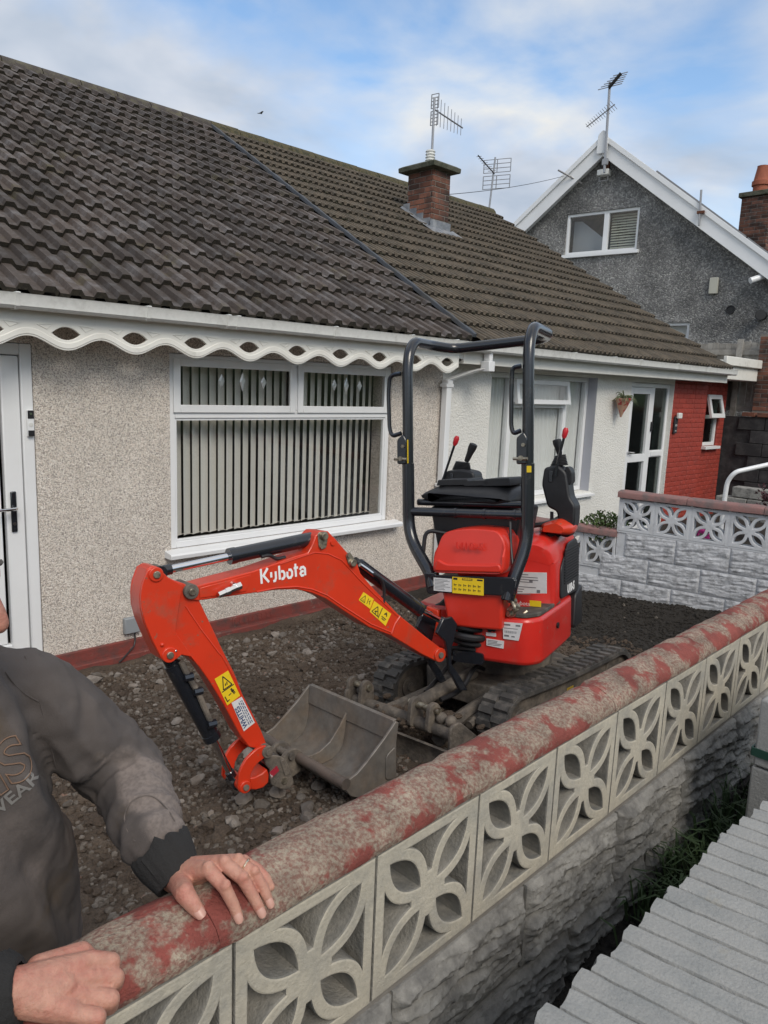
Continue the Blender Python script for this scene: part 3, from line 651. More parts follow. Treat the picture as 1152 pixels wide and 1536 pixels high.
for k in range(4): z = .05+k*.040; mb.tube([pc+Vector((0, 0, z)), pc+Vector((0, 0, z+.010)), pc+Vector((0, 0, z+.020))], [.063, .074, .063], 20)
obj("flue_terminal", mb, GUTTER, core)
lm = MB()                                          # stepped side flashing and apron
for k in range(4):
    y = CY0+.02+k*.14; zz = EAVE_Z+.6*(y-EAVE_Y); lm.bb((CX0-.012, y, zz-.05), (CX0-.002, y+.13, zz+.20))
lm.bb((CX0-.03, CY0-.014, 2.08), (CX1+.03, CY0-.004, 2.38))
sl_ = [roof_pt(x, s, .085+.012*math.sin(x*31)) for s in (0, 0)  for x in (0,)]
def apron(xa, xb, ya, yb): 
    return [[Vector((x, y, EAVE_Z+.6*(y-EAVE_Y)+.075/math.cos(TH)+.012*math.sin(x*60))) for x in [xa+(xb-xa)*i/16 for i in range(17)]] for y in (ya, (ya+yb)/2, yb)]
lm.loft(apron(CX0-.12, CX1+.10, CY0-.20, CY0-.005), False, False); lm.loft(apron(CX0-.12, CX0-.004, CY0-.004, CY1+.03), False, False)
obj("flashing", lm, LEAD, core)

def aerial(name, base, top, boom_c, boom_d, blen, n, el, eld, label, refl=None, mast_r=.018, dark=False):
    """television aerial: mast, boom with rod elements, optional reflector grid"""
    t = thing(name, base, label, "aerial"); base = Vector(base); top = Vector(top); bd = Vector(boom_d).normalized(); ed = Vector(eld).normalized(); c = Vector(boom_c)
    obj("mast", MB().cyl(base, top, mast_r, n=8), ALU, t)
    bo = obj("boom", MB().cyl(c, c+bd*blen, .011, n=6), PLASTIC if dark else ALU, t)
    for k in range(n):
        p = c+bd*(blen*(k+.5)/n); h = el*(1-.45*k/n)/2
        obj("element", MB().cyl(p-ed*h, p+ed*h, .0055, n=5), ALU, bo)
    if refl:
        w_, h_, gap = refl; sd_ = bd.cross(ed).normalized(); mb = MB()
        for s in (-1, 1):
            q = c+ed*s*(gap+h_/2)-bd*.02+bd*.06*0
            tilt = bd*.10
            for e1 in (-1, 1):
                mb.cyl(q+sd_*e1*w_/2-ed*h_/2, q+sd_*e1*w_/2+ed*h_/2+tilt*0, .009, n=5)
            for i in range(5):
                e = -h_/2+h_*i/4; mb.cyl(q-sd_*w_/2+ed*e, q+sd_*w_/2+ed*e, .006, n=5)
        obj("reflector", mb, ALU, t)
    return t
b1 = Vector((8.50, 7.94, CZ1+.10)); t1 = Vector((8.50, 7.94, 4.1375))
aerial("television_aerial", b1, t1, t1+Vector((.03, 0, -.16)), (.975, .21, 0), .85, 8, .40, (0, 0, 1), "rod aerial with upright reflector on the mast of the bungalow's brick chimney", refl=(.12, .19, .02))
b2_ = Vector((12.0, 9.62, RIDGE_Z)); t2_ = Vector((12.0786, 9.6, 4.4242))
ae2 = aerial("television_aerial", b2_, t2_, t2_+Vector((0, 0, -.30)), (-.93, -.30, .1), .9, 9, .16, (.3, -.93, 0), "wide grid aerial standing at the ridge end of the brown tiled roof", dark=True)
def grid_reflector(t):
    mb = MB(); c = t2_+Vector((.05, 0, -.28)); sx = Vector((.36, -.93, 0)).normalized()
    for s in (1, -1):
        q = c+Vector((.05, .02, 0))+Vector((0, 0, s*.15)); tl = Vector((-.05, 0, 0))
        for e in (-1, 0, 1): mb.cyl(q+sx*e*.27-Vector((0, 0, .12)), q+sx*e*.27+Vector((0, 0, .12)), .010, n=5)
        for i in range(4): z = -.12+.24*i/3; mb.cyl(q-sx*.27+Vector((0, 0, z)), q+sx*.27+Vector((0, 0, z)), .0065, n=5)
    obj("reflector", mb, ALU, t)
grid_reflector(ae2)

# ================================================================ GROUND AND GARDEN WALLS
def soil_z(x, y):
    z = -2.052+.084*(4.9-y)
    if y > 4.85: z = -2.03
    z += .035*fbm((x*1.3, y*1.3, 0), 4)+.018*fbm((x*5, y*5, 3), 3)
    z += .05*math.exp(-((y-4.45)/.22)**2)*(1 if x < 4.6 else .3)             # spoil raked up below the house
    z += .09*math.exp(-((x-2.25)/.55)**2-((y-1.75)/.5)**2)                   # stony heap by the wall
    z += .10*math.exp(-((x-6.0)/.25)**2)                                      # soil thrown against the side wall
    return z
def garden_soil():
    nx, ny = 300, 170; X0, X1, Y0, Y1 = -2.6, 6.6, .97, 5.0
    def fn(u, v):
        x = X0+(X1-X0)*u; y = Y0+(Y1-Y0)*v; return Vector((x, y, soil_z(x, y)))
    mb = MB().grid(nx, ny, fn)
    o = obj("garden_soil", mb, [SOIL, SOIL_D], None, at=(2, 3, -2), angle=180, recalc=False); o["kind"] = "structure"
    # the far end was dug out of darker earth
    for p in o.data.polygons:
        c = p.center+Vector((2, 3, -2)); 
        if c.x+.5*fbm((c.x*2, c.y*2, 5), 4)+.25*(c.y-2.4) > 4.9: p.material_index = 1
garden_soil()
g = MB().bb((-160, -160, -2.5), (160, 160, -2.36)); tag(obj("ground", g, mat('earth', (.05, .045, .035), .95, var=.3, vscale=.5), None), kind="structure")
def pave_z(x): return max(-1.60, min(-1.36, -1.66+.095*x))
mb = MB(); mb.grid(60, 6, lambda u, v: Vector((-4+14*u, -3.2+4.055*v, pave_z(-4+14*u)))); 
mb2 = obj("verge_soil", mb, SOIL_D, None, recalc=False); mb2["kind"] = "structure"
tag(obj("road", MB().grid(20, 2, lambda u, v: Vector((-60+120*u, -9-(-5.8)*v, -1.62))), TARMAC, None, recalc=False), kind="structure")
mb = MB().grid(60, 24, lambda u, v: Vector((-70+140*u, -9.2-60*v, -1.7+14*v**.8*(1+.25*fbm((u*6, v*4, 2))))))
tag(obj("grass_bank", mb, mat('bank_grass', (.05, .085, .022), .9, col2=(.03, .05, .015), mscale=.6, var=.3, vscale=2), None, recalc=False, angle=180), kind="structure")

def screen_mesh(name, m, size=.296, th=.088, inner=None):
    """pierced concrete block: four leaf loops meeting in a cross"""
    h = size/2; cu = bpy.data.curves.new(name, 'CURVE'); cu.dimensions = '2D'; cu.fill_mode = 'BOTH'; cu.extrude = th/2-.004; cu.bevel_depth = .004; cu.bevel_resolution = 1
    def spl(pts):
        s = cu.splines.new('POLY'); s.points.add(len(pts)-1); s.use_cyclic_u = True
        for p, (x, z) in zip(s.points, pts): p.co = (x, z, 0, 1)
    e = h-.004; spl([(-e, -e), (e, -e), (e, e), (-e, e)])
    L0, L1, HO = .008, .186, .047         # outer loop along the diagonal
    I0, I1, HI = .030, .166, .030         # hole
    def hw(s, a, b, hm): t = (s-a)/(b-a); t = max(0, min(1, t)); return hm*4*t*(1-t)
    for q in range(4):
        a = math.pi/4+q*math.pi/2; d = Vector((math.cos(a), math.sin(a))); p = Vector((-d.y, d.x)); pts = []
        for i in range(15): s = I0+(I1-I0)*i/14; pts.append(d*s+p*hw(s, I0, I1, HI))
        for i in range(1, 14): s = I1-(I1-I0)*i/14; pts.append(d*s-p*hw(s, I0, I1, HI))
        spl([tuple(v) for v in pts])
        # space between this loop and the next, up to the border
        ax = Vector((math.cos(a+math.pi/4), math.sin(a+math.pi/4))); lim = h-.020; side = []
        for i in range(40):
            s = .03+.17*i/39; v = d*s+p*(hw(s, L0, L1, HO)+.0)
            k = v.dot(ax)
            if k > lim: 
                break
            lat = abs(v.cross(ax)) if hasattr(v, 'cross') else 0
            if lat > .004 and k > .045: side.append(v)
        last = side[-1]; per = Vector((-ax.y, ax.x)); lat = last.dot(per)
        top = ax*lim+per*(lat+(.004 if lat > 0 else -.004))
        right = side+[top]
        mir = [ax*v.dot(ax)-per*v.dot(per) for v in right]
        spl([tuple(v) for v in right]+[tuple(v) for v in mir[::-1]])
    ob = bpy.data.objects.new(name, cu); me = bpy.data.meshes.new_from_object(ob); bpy.data.objects.remove(ob)
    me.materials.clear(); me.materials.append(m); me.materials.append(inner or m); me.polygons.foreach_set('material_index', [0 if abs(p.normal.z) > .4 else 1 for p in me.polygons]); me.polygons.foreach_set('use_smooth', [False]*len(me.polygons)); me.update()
    return me      # lies in local xy, thickness along z
def rock_mesh(name, m, L=.438, H=.212, D=.10, seed=0, amp=.016, nx=44, nz=22):
    """rock-faced block: the split face stands proud in ragged horizontal ledges"""
    mb = MB()
    def face(u, v):
        ed = min(u*L, (1-u)*L, v*H, (1-v)*H); k = min(1, ed/.018)
        x, z = u*L, v*H
        q = (.5+.55*fbm((x*7+seed, z*40+3*x, seed*1.7), 5))*6; fq = q-math.floor(q); ter = (math.floor(q)+fq**3)/6; d = amp*(.10+1.25*ter+.16*fbm((x*60, z*90, seed), 3)+.30*fbm((x*5, z*9, seed+9), 2))
        return Vector((x, -max(.0, d)*k, z))
    mb.grid(nx, nz, face); b = len(mb.v)
    for p in ((0, 0, 0), (L, 0, 0), (L, 0, H), (0, 0, H), (0, D, 0), (L, D, 0), (L, D, H), (0, D, H)): mb.av(p)
    for f in ((0, 1, 5, 4), (3, 7, 6, 2), (0, 4, 7, 3), (1, 2, 6, 5), (4, 5, 6, 7)): mb.af([b+i for i in f])
    return mesh_from(name, mb, m, angle=50, recalc=False)
def coping_piece(L, prof, seed, o, xd, yd, m, parent, wob=.0025):
    """one coping length; prof is (across, up)"""
    o = Vector(o); xd = Vector(xd); yd = Vector(yd); n = max(4, int(L/.03)); rings = []
    for i in range(n+1):
        x = L*i/n; rr = []
        e = 0 if 0 < i < n else .004
        for j, (a, z) in enumerate(prof):
            k = 1-e/.08
            w_ = wob*fbm((x*6+seed*3, a*20, z*20), 3)+.5*wob*fbm((x*25+seed, j, 1), 2)
            rr.append(o+xd*x+yd*(a*k+w_)+Vector((0, 0, z*k+w_)))
        rings.append(rr)
    mb = MB().loft(rings); return obj("coping_stone", mb, m, parent, angle=45)

# near wall, along the pavement
WM = M4((0, .815, 0), Vector((1, .0265, 0)).normalized(), Vector((-.0265, 1, 0)).normalized(), (0, 0, 1))   # along, into the garden, up
gw = thing("garden_wall", WM @ Vector((3, .05, -1.55)), "garden wall of pierced flower blocks under a worn red coping, nearest the camera", "wall")
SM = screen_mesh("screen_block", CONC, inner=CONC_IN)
PX0 = -1.558
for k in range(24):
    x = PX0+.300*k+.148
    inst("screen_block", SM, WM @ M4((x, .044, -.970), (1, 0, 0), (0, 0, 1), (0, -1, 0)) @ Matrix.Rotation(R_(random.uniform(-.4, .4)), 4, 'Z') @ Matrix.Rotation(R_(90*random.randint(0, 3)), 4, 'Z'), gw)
mb = MB(WM)
for k in range(25): mb.bb((PX0+.300*k-.004, .010, -1.116), (PX0+.300*k+.003, .08, -.825))
mb.bb((PX0, .004, -1.1305), (PX0+7.2, .082, -1.1185)); mb.bb((PX0, .005, -.8225), (PX0+7.2, .082, -.816))
obj("mortar_joint", mb, MORTAR, gw)["kind"] = "stuff"
RK = [rock_mesh("block", ROCKF, seed=s*7.3, amp=.021, nx=100, nz=56) for s in range(5)]
for r in range(3):
    for k in range(17):
        x = PX0+(.22 if r % 2 else 0)+.446*k-.22
        inst("block", RK[(k*3+r*2) % 5], WM @ M4((x, -.003+random.uniform(-.003, .003), -1.343-.222*r), (1, 0, 0), (0, 1, 0), (0, 0, 1)), gw)
mb = MB(WM).bb((PX0-.2, .004, -1.9), (PX0+7.2, .098, -1.136)); obj("mortar_bed", mb, MORTAR, gw)
CP = [(-.004, 0), (-.006, .014), (.004, .030), (.020, .040), (.042, .049), (.060, .0535), (.066, .0535), (.088, .050), (.106, .041), (.110, .028), (.110, 0)]
x = PX0-.02; cuts = [.62, .45, .42, .60, .59, .61, .60, .58, .60, .62, .6, .6, .6, .6]
WX, WYv = Vector((1, .0265, 0)).normalized(), Vector((-.0265, 1, 0)).normalized()
for i, L in enumerate(cuts):
    coping_piece(L-.0012, CP, i*5.1, WM @ Vector((x, 0, -.815+random.uniform(-.0008, .0008))), WX, WYv, COPE, gw); x += L
    if x > 5.9: break

# side wall between the gardens: same blocks painted white, stepping down to the house
sw = thing("side_wall", (6.3, 2.6, -1.9), "white painted pierced block wall with pink coping stepping down beyond the digger", "wall")
SD = Vector((.1676, -.9858, 0)); SN = Vector((-.9858, -.1676, 0))       # along towards the road; face towards the digger
S0 = Vector((6.208, 3.255, 0))
SW_M = screen_mesh("screen_block", WSCREEN)
for k in range(8):
    p = S0+SD*(.155+.310*k)-SN*.045; inst("screen_block", SW_M, M4((p.x, p.y, -1.083), -SD, (0, 0, 1), SN), sw)
for k in range(7):
    p = S0-SD*(.158+.310*k)-SN*.045; inst("screen_block", SW_M, M4((p.x, p.y, -1.448), -SD, (0, 0, 1), SN), sw)
mb = MB(M4((0, 0, 0), SD, SN, (0, 0, 1)))
loc = lambda p: Vector((p.dot(SD), p.dot(SN), p.z))
l0 = loc(S0)
for k in range(9): mb.bb((l0.x+.310*k-.009, l0.y-.085, -1.24), (l0.x+.310*k+.009, l0.y-.003, -.925))
for k in range(7): mb.bb((l0.x-.310*k-.317, l0.y-.085, -1.60), (l0.x-.310*k-.300, l0.y-.003, -1.29))
mb.bb((l0.x-.004, l0.y-.088, -1.246), (l0.x+2.49, l0.y-.004, -1.2315)); mb.bb((l0.x-2.15, l0.y-.085, -1.612), (l0.x-.003, l0.y-.004, -1.597))
mb.bb((l0.x-2.15, l0.y-.10, -2.15), (l0.x-.004, l0.y-.012, -1.613)); mb.bb((l0.x-.003, l0.y-.10, -2.15), (l0.x+2.49, l0.y-.012, -1.2465))
obj("mortar_joint", mb, WSCREEN, sw)
WK = [rock_mesh("block", WBLOCK, seed=s*3.1+40, amp=.010, nx=60, nz=34) for s in range(4)]
for r in range(4):
    for k in range(11):
        lx = l0.x-2.15+.446*k-(.22 if r % 2 else 0); z = -1.46-.222*r
        if lx < l0.x-.2 and z > -1.8: continue
        p = SD*(lx+.438)+SN*(l0.y-.006); inst("block", WK[(k+r) % 4], M4((p.x, p.y, z), -SD, -SN, (0, 0, 1)), sw)
CP2 = [(-.03, 0), (-.03, .045), (-.02, .056), (.05, .066), (.11, .060), (.12, .045), (.12, 0)]
xs = 0
for i in range(5): p = S0+SD*(xs-.02); coping_piece(.60, CP2, i*3.3+50, (p.x, p.y, -.924), SD, -SN, COPE_F, sw, .003); xs += .604
xs = 0
for i in range(4): p = S0-SD*(xs+.575); coping_piece(.57, CP2, i*3.3+80, (p.x, p.y, -1.292), SD, -SN, COPE_F, sw, .003); xs += .574
p = S0-SD*.02-SN*.05
mb = MB(M4((0, 0, 0), SD, SN, (0, 0, 1))); mb.bb((l0.x-.012, l0.y-.085, -1.29), (l0.x-.004, l0.y-.006, -1.2465))
# planting beyond the step
def leafy(name, c, r, n, m, label, cat, size=.035, up=.6, stems=True, group=None):
    c = Vector(c); t = thing(name, c, label, cat, group); mb = MB()
    for k in range(n):
        a = random.uniform(0, 6.283); q = random.random()**.5; z = random.random()
        p = c+Vector((r[0]*q*math.cos(a), r[1]*q*math.sin(a), r[2]*z*(1-.45*q*q)))
        nn = (Vector((random.gauss(0, 1), random.gauss(0, 1), random.gauss(up, 1)))).normalized(); x = nn.orthogonal().normalized(); y = nn.cross(x); s = size*random.uniform(.6, 1.3)
        ids = [mb.av(p-x*s*.5), mb.av(p+y*s*.28+nn*s*.08), mb.av(p+x*s*.5), mb.av(p-y*s*.28+nn*s*.08)]; mb.af(ids)
    obj("foliage", mb, m, t, recalc=False)
    mb = MB()
    for k in range(14):
        a = random.uniform(0, 6.283); q = random.uniform(.2, .8); e = c+Vector((r[0]*q*math.cos(a), r[1]*q*math.sin(a), r[2]*.8)); mb.tube([c, (c+e)/2+Vector((0, 0, .03)), e], [.008, .005, .002], 4)
    obj("stem", mb, mat('twig', (.05, .035, .02), .9), t); return t
leafy("shrub", (6.36, 3.46, -1.36), (.20, .24, .27), 1500, LEAF, "small bushy green shrub growing behind the lower step of the white side wall", "shrub", .034)
leafy("red_shrub", (8.2, 2.25, -1.15), (.55, .5, .5), 900, LEAF_P, "dark purple leaved shrub beside the white handrail", "shrub", .05)
fc_ = Vector((6.62, 2.6655, -1.2233)); fl = thing("flower", fc_, "single pink flower glimpsed through a leaf opening in the white side wall", "flower")
mb = MB()
for k in range(9):
    a = k*.7; mb.ball(fc_+Vector((.02*math.cos(a*2), .05*math.cos(a), .045*math.sin(a))), .032, 6, 4, (.5, 1, .7))
obj("petals", mb, mat('pink_petal', (.60, .04, .28), .6), fl); obj("stem", MB().tube([fc_, fc_-Vector((-.05, 0, .3)), fc_-Vector((-.05, 0, .75))], .006, 5), LEAF, fl)

# rubble: the larger stones one by one, the rest as gravel
def stone_mesh(seed):
    b = bmesh.new(); bmesh.ops.create_icosphere(b, subdivisions=2, radius=1)
    sc = Vector((random.uniform(.8, 1.25), random.uniform(.65, 1.0), random.uniform(.5, .8)))
    pl = [(Vector((random.gauss(0, 1), random.gauss(0, 1), random.gauss(0, 1))).normalized(), random.uniform(.55, .85)) for _ in range(15)]
    for v in b.verts:
        p = v.co.copy()
        for n_, d_ in pl:
            k = p.dot(n_)
            if k > d_: p -= n_*(k-d_)
        p *= 1+.05*fbm(p*1.6+Vector((seed, 0, 0)), 3)
        v.co = Vector((p.x*sc.x, p.y*sc.y, p.z*sc.z))
    me = bpy.data.meshes.new("stone"); b.to_mesh(me); b.free(); me.materials.append(STONE)
    me.polygons.foreach_set('use_smooth', [True]*len(me.polygons)); me.set_sharp_from_angle(angle=R_(20)); return me
SMS = [stone_mesh(s*3.7) for s in range(12)]
def stony(x, y):
    d = .05+.9*math.exp(-((y-4.3)/.38)**2)*(x < 4.6)+1.1*math.exp(-((x-2.1)/.8)**2-((y-2.0)/.75)**2)+.9*math.exp(-((x-1.7)/.5)**2-((y-3.2)/.8)**2)+.20*(x < 3.6)
    d *= 1 if x < 4.4 else .22
    return d*(.5+.9*max(0, .5+fbm((x*1.8, y*1.8, 7), 3)))
def under_digger(x, y): return (2.75 < x < 4.15 and 1.85 < y < 2.95) or (1.85 < x < 2.45 and 1.95 < y < 2.75)
def stone_label(x, y):
    if y > 3.9: return ("grey stone in the band of spoil raked up below the pebbledashed wall", "stone", "stones in the spoil below the house wall")
    if x < 2.9 and y < 2.9: return ("grey stone in the rubble between the digger bucket and the near wall", "stone", "stones in the rubble by the near wall")
    if x < 2.9: return ("grey stone on the open earth left of the digger's orange arm", "stone", "stones on the earth beside the digger arm")
    return ("grey stone scattered on the earth around the digger tracks", "stone", "stones scattered round the digger tracks")
placed = 0; tries = 0
while placed < 288 and tries < 60000:
    tries += 1; x = random.uniform(1.0, 6.0); y = random.uniform(1.12, 4.75)
    if under_digger(x, y) or random.random() > stony(x, y)*.7: continue
    r = min(.06, .0185*math.exp(random.gauss(.22, .40)))
    if r < .016: continue
    m4 = Matrix.Translation((x, y, soil_z(x, y)+r*.42)) @ Matrix.Rotation(random.uniform(0, 6.28), 4, 'Z') @ Matrix.Rotation(random.gauss(0, .35), 4, 'X') @ Matrix.Scale(r, 4)
    o = inst("stone", SMS[placed % 12], m4); tag(o, *stone_label(x, y)); placed += 1
for q_, (x, y, r) in enumerate(((1.98, 2.37, 0.040), (2.08, 2.32, 0.042), (1.88, 2.37, 0.030), (1.74, 2.45, 0.045), (1.67, 2.25, 0.035), (1.57, 2.42, 0.040), (2.17, 2.19, 0.030), (1.64, 3.26, 0.050))):
    m4 = Matrix.Translation((x, y, soil_z(x, y)+r*.48)) @ Matrix.Rotation(random.uniform(0, 6.28), 4, 'Z') @ Matrix.Scale(r, 4)
    tag(inst("stone", SMS[placed % 12], m4), ("squat grey stone lying under the middle of the bucket's front tube", "pale angular stone lying against the near end of the bucket's front tube", "small stone in front of the bucket's front tube", "broad grey stone just below the orange bucket link", "smooth stone halfway between the bucket link and the coping", "grey stone beside the foot of the bucket ram", "small stone lying below the near corner of the bucket", "large pale stone beside the worn sleeve of the man")[q_], "stone", "larger stones round the bucket"); placed += 1
def scatter(name, n, rr, m, dens, flat=1.0):
    mb = MB(); k = 0; t_ = 0
    ico = [(0, 0, 1), (.89, 0, .45), (.28, .85, .45), (-.72, .53, .45), (-.72, -.53, .45), (.28, -.85, .45), (.72, .53, -.45), (-.28, .85, -.45), (-.89, 0, -.45), (-.28, -.85, -.45), (.72, -.53, -.45), (0, 0, -1)]
    fc = [(0,1,2),(0,2,3),(0,3,4),(0,4,5),(0,5,1),(1,6,2),(2,7,3),(3,8,4),(4,9,5),(5,10,1),(6,7,2),(7,8,3),(8,9,4),(9,10,5),(10,6,1),(11,7,6),(11,8,7),(11,9,8),(11,10,9),(11,6,10)]
    while k < n and t_ < n*30:
        t_ += 1; x = random.uniform(.9, 6.3); y = random.uniform(1.0, 4.85)
        if random.random() > dens(x, y): continue
        r = random.uniform(*rr); q = Quaternion((random.gauss(0, 1), random.gauss(0, 1), random.gauss(0, 1), random.gauss(0, 1))).normalized()
        c = Vector((x, y, soil_z(x, y)+r*.15)); b = len(mb.v)
        for p in ico: v = q @ (Vector(p)*r*random.uniform(.7, 1.25)); v.z *= flat*.75; mb.v.append(c+v)
        for f in fc: mb.af([b+i for i in f])
        k += 1
    o = obj(name, mb, m, None, angle=20, recalc=False); o["kind"] = "stuff"; return o
scatter("gravel", 9500, (.004, .019), mat('mixed_gravel', (.165, .143, .122), .92, col2=(.10, .08, .063), mix=(.40, .60), mscale=22, mix2=((.22, .12, .085), .60, .70, 16), var=.3, vscale=30), lambda x, y: stony(x, y)*.8)
scatter("soil_clods", 900, (.018, .046), SOIL, lambda x, y: .5 if x < 4.8 and not under_digger(x, y) else 0, .8)
scatter("soil_crumbs", 14000, (.006, .022), SOIL, lambda x, y: .8 if x < 4.8+.3*math.sin(y*3) else 0)
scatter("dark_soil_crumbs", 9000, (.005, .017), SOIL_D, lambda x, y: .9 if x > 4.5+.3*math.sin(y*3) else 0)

# ---------------------------------------------------------------- stack of long edging stones on the pavement
ED = Vector((.165, -.986, 0)).normalized(); EX = Vector((1, 0, 0)); EW = .0492
def edging_mesh(seed, L=1.0, H=.16):
    mb = MB(); n = 90; prof = [(.0, 0), (0, H-.007), (.002, H-.002), (.006, H), (.018, H), (.032, H), (EW-.008, H), (EW-.004, H-.002), (EW-.002, H-.007), (EW-.002, 0)]; rings = []
    for i in range(n+1):
        t = L*i/n; e = .006 if i in (0, n) else 0
        rings.append([Vector((a*(1-e*2)+e*.1+.0024*fbm((t*16+seed, a*40, z*40), 4), t+(.004*fbm((seed, a*60, z*30), 2) if i in (0, n) else 0), z*(1-e)+.0022*fbm((t*16, a*30+seed, 2), 4))) for a, z in prof])
    return mesh_from("edging_stone", mb.loft(rings), EDGING, angle=12)
EM = [edging_mesh(s*2.9) for s in range(5)]
ordw = ["first", "second", "third", "fourth", "fifth", "sixth", "seventh", "eighth", "ninth", "tenth", "eleventh", "twelfth", "thirteenth", "fourteenth", "fifteenth", "sixteenth", "seventeenth", "eighteenth", "nineteenth", "twentieth", "twenty-first", "twenty-second"]
for lay in range(4):
    for k in range(22):
        x = .83+k*.0503+random.uniform(-.0008, .0008); y0 = .49+random.uniform(-.012, .010)+(.0 if lay == 3 else -.012)
        m4 = M4(Vector((x, y0, -.90-.16-.1615*(3-lay)))+ED, (.986, .165, 0), -ED, (0, 0, 1))
        o = inst("edging_stone", EM[(k*2+lay) % 5], m4)
        if lay == 3: tag(o, f"long grey edging stone lying {ordw[k]} from the near end of the stack's top layer", "edging stone", "grey edging stones stacked by the wall")
        else: tag(o, "long grey edging stone in the lower layers of the stack by the wall", "edging stone", "grey edging stones stacked by the wall")
# taller bundle further along with its strap
bu = thing("block_bundle", (2.45, .35, -1.5), "tall strapped bundle of grey concrete blocks standing past the low stack", "block bundle")
bx, by = 2.16, 0.6509; zt_ = -0.8291; zs_ = -0.9915
for r in range(4):
    for k in range(3):
        for q in range(2):
            z = zt_-.205*(r+1); obj("block", MB().bb((bx+k*.215+.002*(r % 2), by-.27*(q+1)+.004, z), (bx+k*.215+.21, by-.27*q+.003*((k+r) % 2), z+.201)), EDGING, bu, bevel=.007)
mb = MB(); e_ = .005
for z in (zs_,):
    mb.bb((bx-e_, by-.545, z-.012), (bx-.001, by+e_, z+.012)).bb((bx, by+.0035, z-.012), (bx+.645, by+e_+.003, z+.012))
obj("strap", mb, mat('green_strap', (.012, .05, .035), .5), bu)
# weeds in the gap at the foot of the wall
mb = MB()
for k in range(800):
    x = random.choice((random.uniform(1.85, 2.75), random.gauss(2.3, .2), random.gauss(2.05, .12))); y = random.uniform(.56, .83); c = Vector((x, y, pave_z(x))); a = random.uniform(0, 6.28); l = random.uniform(.05, .19); d = Vector((math.cos(a), math.sin(a), 0)); sdv = Vector((-d.y, d.x, 0))*random.uniform(.002, .005)
    p1 = c+d*l*.25+Vector((0, 0, l*.7)); p2 = c+d*l*.75+Vector((0, 0, l*.75))
    ids = [mb.av(c-sdv), mb.av(c+sdv), mb.av(p1+sdv), mb.av(p1-sdv), mb.av(p2)]; mb.af(ids[:4]); mb.af((ids[3], ids[2], ids[4]))
o = obj("grass", mb, GRASS, None, recalc=False); o["kind"] = "stuff"
mb = MB()
for k in range(900):
    x = random.uniform(.9, 3.0); y = random.uniform(.52, .85); r = random.uniform(.004, .014); mb.ball((x, y, pave_z(x)+r*.3), r, 5, 4)
o = obj("soil_crumbs", mb, SOIL_D, None); o["kind"] = "stuff"

# ================================================================ MINI EXCAVATOR
ex = thing("mini_excavator", (3.4, 2.4, -1.85), "orange red mini digger with black roll bar parked on the dug garden earth", "digger")
def frame4(o, rows): return M4(o, rows[0], rows[1], rows[2])
UM = frame4((2.93, 2.29, -1.85), [[0.3079, -0.9477, 0.0837], [0.9511, 0.3044, -0.0522], [0.024, 0.0956, 0.9951]])      # upper body: across, back, up
BM = frame4((2.75, 2.35, -1.35), [[-0.9925, 0.1219, -0.011], [0.1224, 0.9885, -0.0893], [0.0, 0.09, 0.996]])      # boom plane: outwards, sideways, up
KM = frame4((1.955, 2.449, -1.682), [[-0.9975, 0.0703, -0.0], [0.07, 0.9935, -0.09], [0.0063, 0.0898, 0.9959]])      # bucket
CM = frame4((3.42, 2.38, -1.86), [[1.0, 0.0, 0.0], [0.0, 0.996, -0.087], [0.0, 0.087, 0.996]])      # tracks: back along the garden, to the house, up
UW = lambda x, y, d: (x, d, y); UU = lambda x, y, d: (d, x, y); UN = lambda x, y, d: (x, y, d)
def rounded(pts, r=.02, n=4):
    """outline with its corners rounded"""
    out_ = []; P = [Vector(p) for p in pts]; m = len(P)
    for i in range(m):
        a, b, c = P[i-1], P[i], P[(i+1) % m]; u = (a-b); v = (c-b); k = min(r, u.length*.45, v.length*.45); u.normalize(); v.normalize()
        for j in range(n+1):
            t = j/n; out_.append(tuple((b+u*k)*(1-t)**2+b*2*t*(1-t)+(b+v*k)*t*t))
    return out_
def arcpath(pts, r=.05, n=5):
    """3D polyline with rounded bends"""
    P = [Vector(p) for p in pts]; o_ = [P[0]]
    for a, b, c in zip(P, P[1:], P[2:]):
        u = a-b; v = c-b; k = min(r, u.length*.48, v.length*.48); u.normalize(); v.normalize()
        for j in range(n+1): t = j/n; o_.append((b+u*k)*(1-t)**2+b*2*t*(1-t)+(b+v*k)*t*t)
    return o_+[P[-1]]

